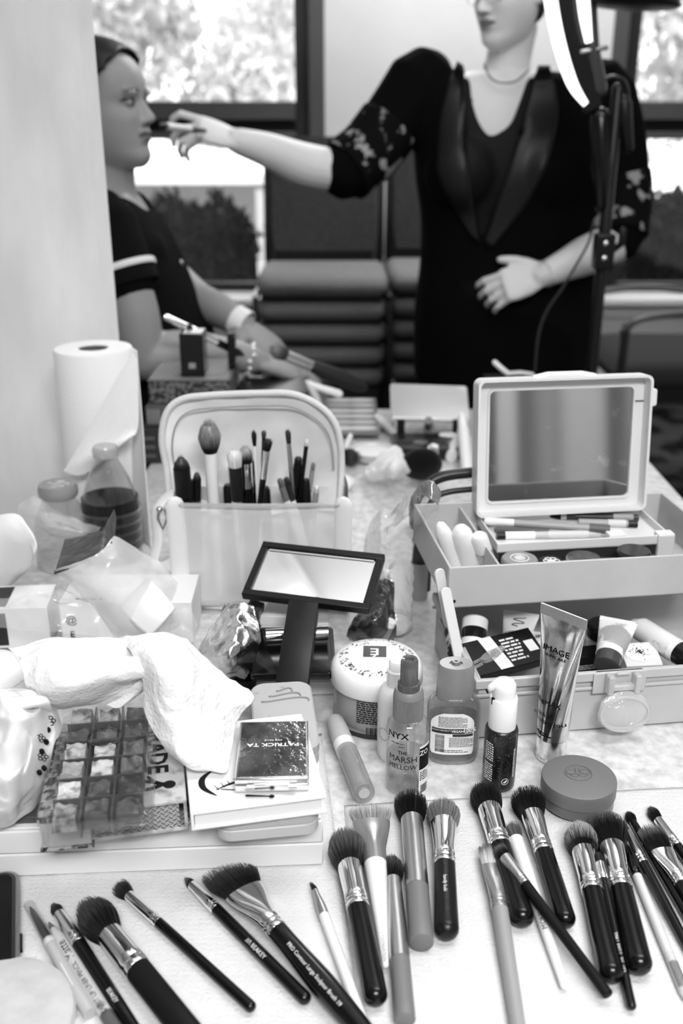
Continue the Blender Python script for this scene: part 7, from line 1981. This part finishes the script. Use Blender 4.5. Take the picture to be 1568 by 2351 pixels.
# ---- standing person
YA = 2.52
a = lambda px, py, dy=0: Y(px, py, YA + dy)
ha_ = a(1186, 98)
Mh2 = Matrix.Translation(ha_) @ Matrix.Rotation(R(180 + 38), 4, 'Z') @ Matrix.Rotation(R(12), 4, 'Y') @ Matrix.Scale(1.04, 4)
g = G(); head(g, Mh2)
limb(g, [a(1180, 60, .01), a(1172, 110, .01), a(1164, 160, .01), a(1160, 210, .02)], [.055, .052, .056, .085], 24)
cx = lambda py, dx=0: a(1165 + dx, py)
torA = lambda o: [(a(1160, 165), Vector((.105 + o, 0, 0)), Vector((0, .052 + o, 0))), (a(1162, 200), Vector((.195 + o, 0, 0)), Vector((0, .080 + o, 0))), (a(1165, 290), Vector((.205 + o, 0, 0)), Vector((0, .112 + o, 0))), (a(1166, 400), Vector((.205 + o, 0, 0)), Vector((0, .128 + o, 0))), (a(1166, 500), Vector((.195 + o, 0, 0)), Vector((0, .118 + o, 0))), (a(1164, 600), Vector((.198 + o, 0, 0)), Vector((0, .120 + o, 0))), (a(1160, 720), Vector((.212 + o, 0, 0)), Vector((0, .135 + o, 0))), (a(1158, 860), Vector((.215 + o, 0, 0)), Vector((0, .135 + o, 0))), (a(1158, 960), Vector((.20 + o, 0, 0)), Vector((0, .12 + o, 0)))]
loft(g, torA(0))
for sx in (-1, 1): g.ball(tuple(a(1165 + sx*95, 395, -.085)), .078, .062, .078, 18, 12)
upR = [a(966, 196), a(905, 275, -.02), a(845, 350, -.05), a(790, 394, -.08)]
foR = [a(792, 394, -.08), a(700, 378, -.10), a(615, 345, -.14), a(546, 324, -.17)]
upL = [a(1378, 222), a(1412, 330, -.0), a(1424, 450, -.02), a(1412, 560, -.06)]
foL = [a(1412, 556, -.06), a(1350, 585, -.13), a(1295, 610, -.17), a(1245, 632, -.19)]
limb(g, upR, [.064, .056, .050, .047]); limb(g, foR, [.047, .048, .038, .0285])
limb(g, upL, [.064, .056, .050, .046]); limb(g, foL, [.046, .046, .036, .0280])
hr = a(546, 324, -.17)
hand(g, frame(hr, a(430, 284, -.20) - hr, (.12, -.55, .8)), ((8, 52, 34), (32, 48, 30), (48, 46, 30), (58, 46, 30)), (26, 30), .7, 1.0, -1)
hl2 = a(1245, 632, -.19)
hand(g, frame(hl2, a(1100, 676, -.20) - hl2, (.1, -.85, .5)), ((26, 34, 22), (30, 36, 22), (34, 38, 22), (38, 38, 24)), (34, -6), .6, 1.0, -1)
axc = a(1160, 900).x
for sx in (-1, 1):
    limb(g, [(axc + sx*.095, YA, .92), (axc + sx*.10, YA, .70), (axc + sx*.10, YA, .50), (axc + sx*.105, YA + .02, .28), (axc + sx*.105, YA + .02, .09)], [.10, .088, .062, .056, .038])
    limb(g, [(axc + sx*.105, YA + .02, .06), (axc + sx*.115, YA - .08, .05), (axc + sx*.125, YA - .17, .035)], [.044, .042, .03])
me = remesh(g, .0036, 5)
P = coords(me); cols = np.full(len(P), .70)
head_cols(P, Mh2, .70, .17, .06, .015, cols)
pA = thing('person', 'standing person in a black blazer and glasses reaching out with a brush', 'person', (axc, YA, 0))
MiA = pA.matrix_world.inverted(); me.transform(MiA)
mesh_obj('body', me, SKIN, pA, cols)
def pxof(c):
    d = c.y*_c + (ZC - c.z)*_s
    return W0/2 + FPX*c.x/d, H0/2 - FPX*((c.z - ZC)*_c + c.y*_s)/d
def front(poly): return lambda c: c.y < YA - .02 and inpoly(*pxof(c), poly)
SATIN = mat('satin_black', .007, .4); BLZ = mat('blazer_black', .0035, .9); LACE = mat('lace_black', .005, .85, dark=.30, nscale=24, thr=.41, soft=.02)
skinV = [(1060, 40), (1075, 140), (1084, 235), (1098, 285), (1126, 318), (1172, 290), (1200, 215), (1228, 120), (1260, 40)]
def cami(g):
    loft(g, torA(.007)[:7])
    for sx in (-1, 1): g.ball(tuple(a(1165 + sx*95, 395, -.085)), .086, .070, .086, 18, 12)
cloth('camisole', cami, mat('camisole_black', .005, .6), .006, 6, lambda c: front(skinV)(c) or (c.z > a(1160, 178).z), par=pA)
def blaz(g):
    loft(g, torA(.018)[:8])
    for sx in (-1, 1): g.ball(tuple(a(1165 + sx*95, 395, -.085)), .096, .080, .096, 18, 12)
    limb(g, upR[:3] + [upR[2].lerp(upR[3], .85)], [.084, .074, .070, .072])
    limb(g, upL[:3] + [upL[2].lerp(upL[3], .75)], [.084, .074, .070, .072])
openV = [(1040, 40), (1062, 150), (1068, 300), (1082, 430), (1104, 560), (1150, 440), (1196, 290), (1240, 120), (1270, 40)]
bz_ = cloth('blazer', blaz, BLZ, .006, 6, lambda c: front(openV)(c) or (c - a(1165, 140, .0)).length < .088, par=pA)
# lace sleeves over the elbows
def lace(pts, r0, r1, name):
    P_ = [cr(pts, t) for t in [k/10 for k in range(11)]]
    g = G(); g.tube(P_, [r0 + (r1 - r0)*k/10 for k in range(11)], 24, None, 1.0, (0, 0, 1), False)
    g.f = [f for f in g.f if len(f) == 4]
    return obj(name, g, LACE, pA, M=MiA, smooth=180, solid=.002)
lace([upR[1].lerp(upR[2], .2), upR[2], upR[3].lerp(upR[2], .05)], .0755, .0735, 'lace_sleeve')
lace([upL[1].lerp(upL[2], .6), upL[2], upL[3].lerp(upL[2], .2)], .0755, .0735, 'lace_sleeve')
# lapels laid on the blazer
from mathutils.bvhtree import BVHTree
bpy.context.view_layer.update()
bv = BVHTree.FromPolygons([tuple(pA.matrix_world @ v.co) for v in bz_.data.vertices], [tuple(p.vertices) for p in bz_.data.polygons])
def lapel(Lft, Rgt, name):
    g = G(); nv = 24; nu = 6; vs = []
    for j in range(nv + 1):
        t = j/nv; p0_ = cr([Vector((x, y, 0)) for x, y in Lft], t); p1_ = cr([Vector((x, y, 0)) for x, y in Rgt], t)
        for i in range(nu + 1):
            q_ = p0_.lerp(p1_, i/nu); d = ray(q_.x, q_.y).normalized()
            h_ = bv.ray_cast(Vector((0, 0, ZC)), d)[0]
            if h_ is None or h_.y > YA: h_ = Y(q_.x, q_.y, YA - .11)
            vs.append(h_ - d*.007)
    g.add(vs, [(j*(nu + 1) + i, j*(nu + 1) + i + 1, (j + 1)*(nu + 1) + i + 1, (j + 1)*(nu + 1) + i) for j in range(nv) for i in range(nu)])
    obj(name, g, SATIN, pA, M=MiA, smooth=180, solid=.004)
lapel(((1050, 140), (1018, 230), (1000, 340), (1010, 420), (1085, 545)), ((1064, 150), (1068, 260), (1074, 360), (1084, 450), (1100, 560)), 'lapel')
lapel(((1236, 150), (1204, 260), (1170, 380), (1140, 470), (1112, 560)), ((1262, 150), (1282, 250), (1262, 360), (1215, 460), (1128, 570)), 'lapel')
def trA(g):
    for sx in (-1, 1): limb(g, [(axc + sx*.095, YA, .95), (axc + sx*.10, YA, .70), (axc + sx*.10, YA, .50), (axc + sx*.105, YA + .02, .28), (axc + sx*.105, YA + .02, .10)], [.128, .108, .09, .09, .09])
    loft(g, [(Vector((axc, YA, z)), Vector((w_, 0, 0)), Vector((0, d_, 0))) for z, w_, d_ in ((1.0, .212, .135), (.92, .226, .150), (.82, .228, .150), (.70, .228, .150), (.57, .218, .140))])
cloth('trousers', trA, mat('trousers_black'), .008, 5, par=pA)
for sx in (-1, 1): obj('shoe', G().tube([(axc + sx*.105, YA + .05, .05), (axc + sx*.115, YA - .06, .05), (axc + sx*.125, YA - .20, .038)], [.05, .048, .036], 14), BLACKM, pA, M=MiA)
make_hair(Mh2, pA, .010, True)
# glasses
g = G(); Mg = Mh2
for sy in (-1, 1): g.tube([Mg @ Vector((.097 - .004*abs(math.cos(t)) - .006*(sy*.031 + .025*math.cos(t))**2/.002, sy*.031 + .025*math.cos(t), .110 + .019*math.sin(t))) for t in [2*PI*k/24 for k in range(25)]], .0011, 6)
g.tube([Mg @ Vector((.098, -.007, .116)), Mg @ Vector((.101, 0, .118)), Mg @ Vector((.098, .007, .116))], .0011, 6)
for sy in (-1, 1): g.tube([Mg @ Vector((.089, sy*.056, .114)), Mg @ Vector((.05, sy*.076, .115)), Mg @ Vector((-.01, sy*.079, .112))], .0012, 6)
obj('glasses', g, STEEL, pA, M=MiA, smooth=60)
g = G()
g.tube([cr([a(*c_) for c_ in ((1112, 148, -.085), (1126, 178, -.098), (1150, 190, -.105), (1185, 186, -.100), (1216, 158, -.085))], k/24) for k in range(25)], .0020, 6)
obj('necklace', g, mat('necklace_dark', .12, .3, .8), pA, M=MiA)
fr_ = zframe(foL[3] + (foL[2] - foL[3])*.12, foL[2] - foL[3])
obj('bracelet', G().lathe([(.031, -.003), (.0325, 0), (.031, .003)], 24, fr_, False, False), mat('bead_bright'), pA, M=MiA)
# the brush held at the seated person's face
e0, e1 = a(470, 300, -.235), s(366, 288, -.02)
o = thing('makeup_brush', 'short white handled brush held to the seated face by the standing person', 'brush', frame(e0, e1 - e0)); L = (e1 - e0).length
obj('handle', G().lathex([(0, .005, .005), (L*.25, .0065, .0065), (L*.35, .0068, .0068)], 16), BLACKP, o)
obj('ferrule', G().lathex([(L*.35, .0068, .0068), (L*.87, .0075, .0075)], 16), WHANDLE, o)
obj('bristles', hair_geo(G(), 0.0062, .0062, .009, .008, L*.14, 160, 9, .006, .02, .5, 'dome', L*.86), HAIRM, o, kind='stuff')
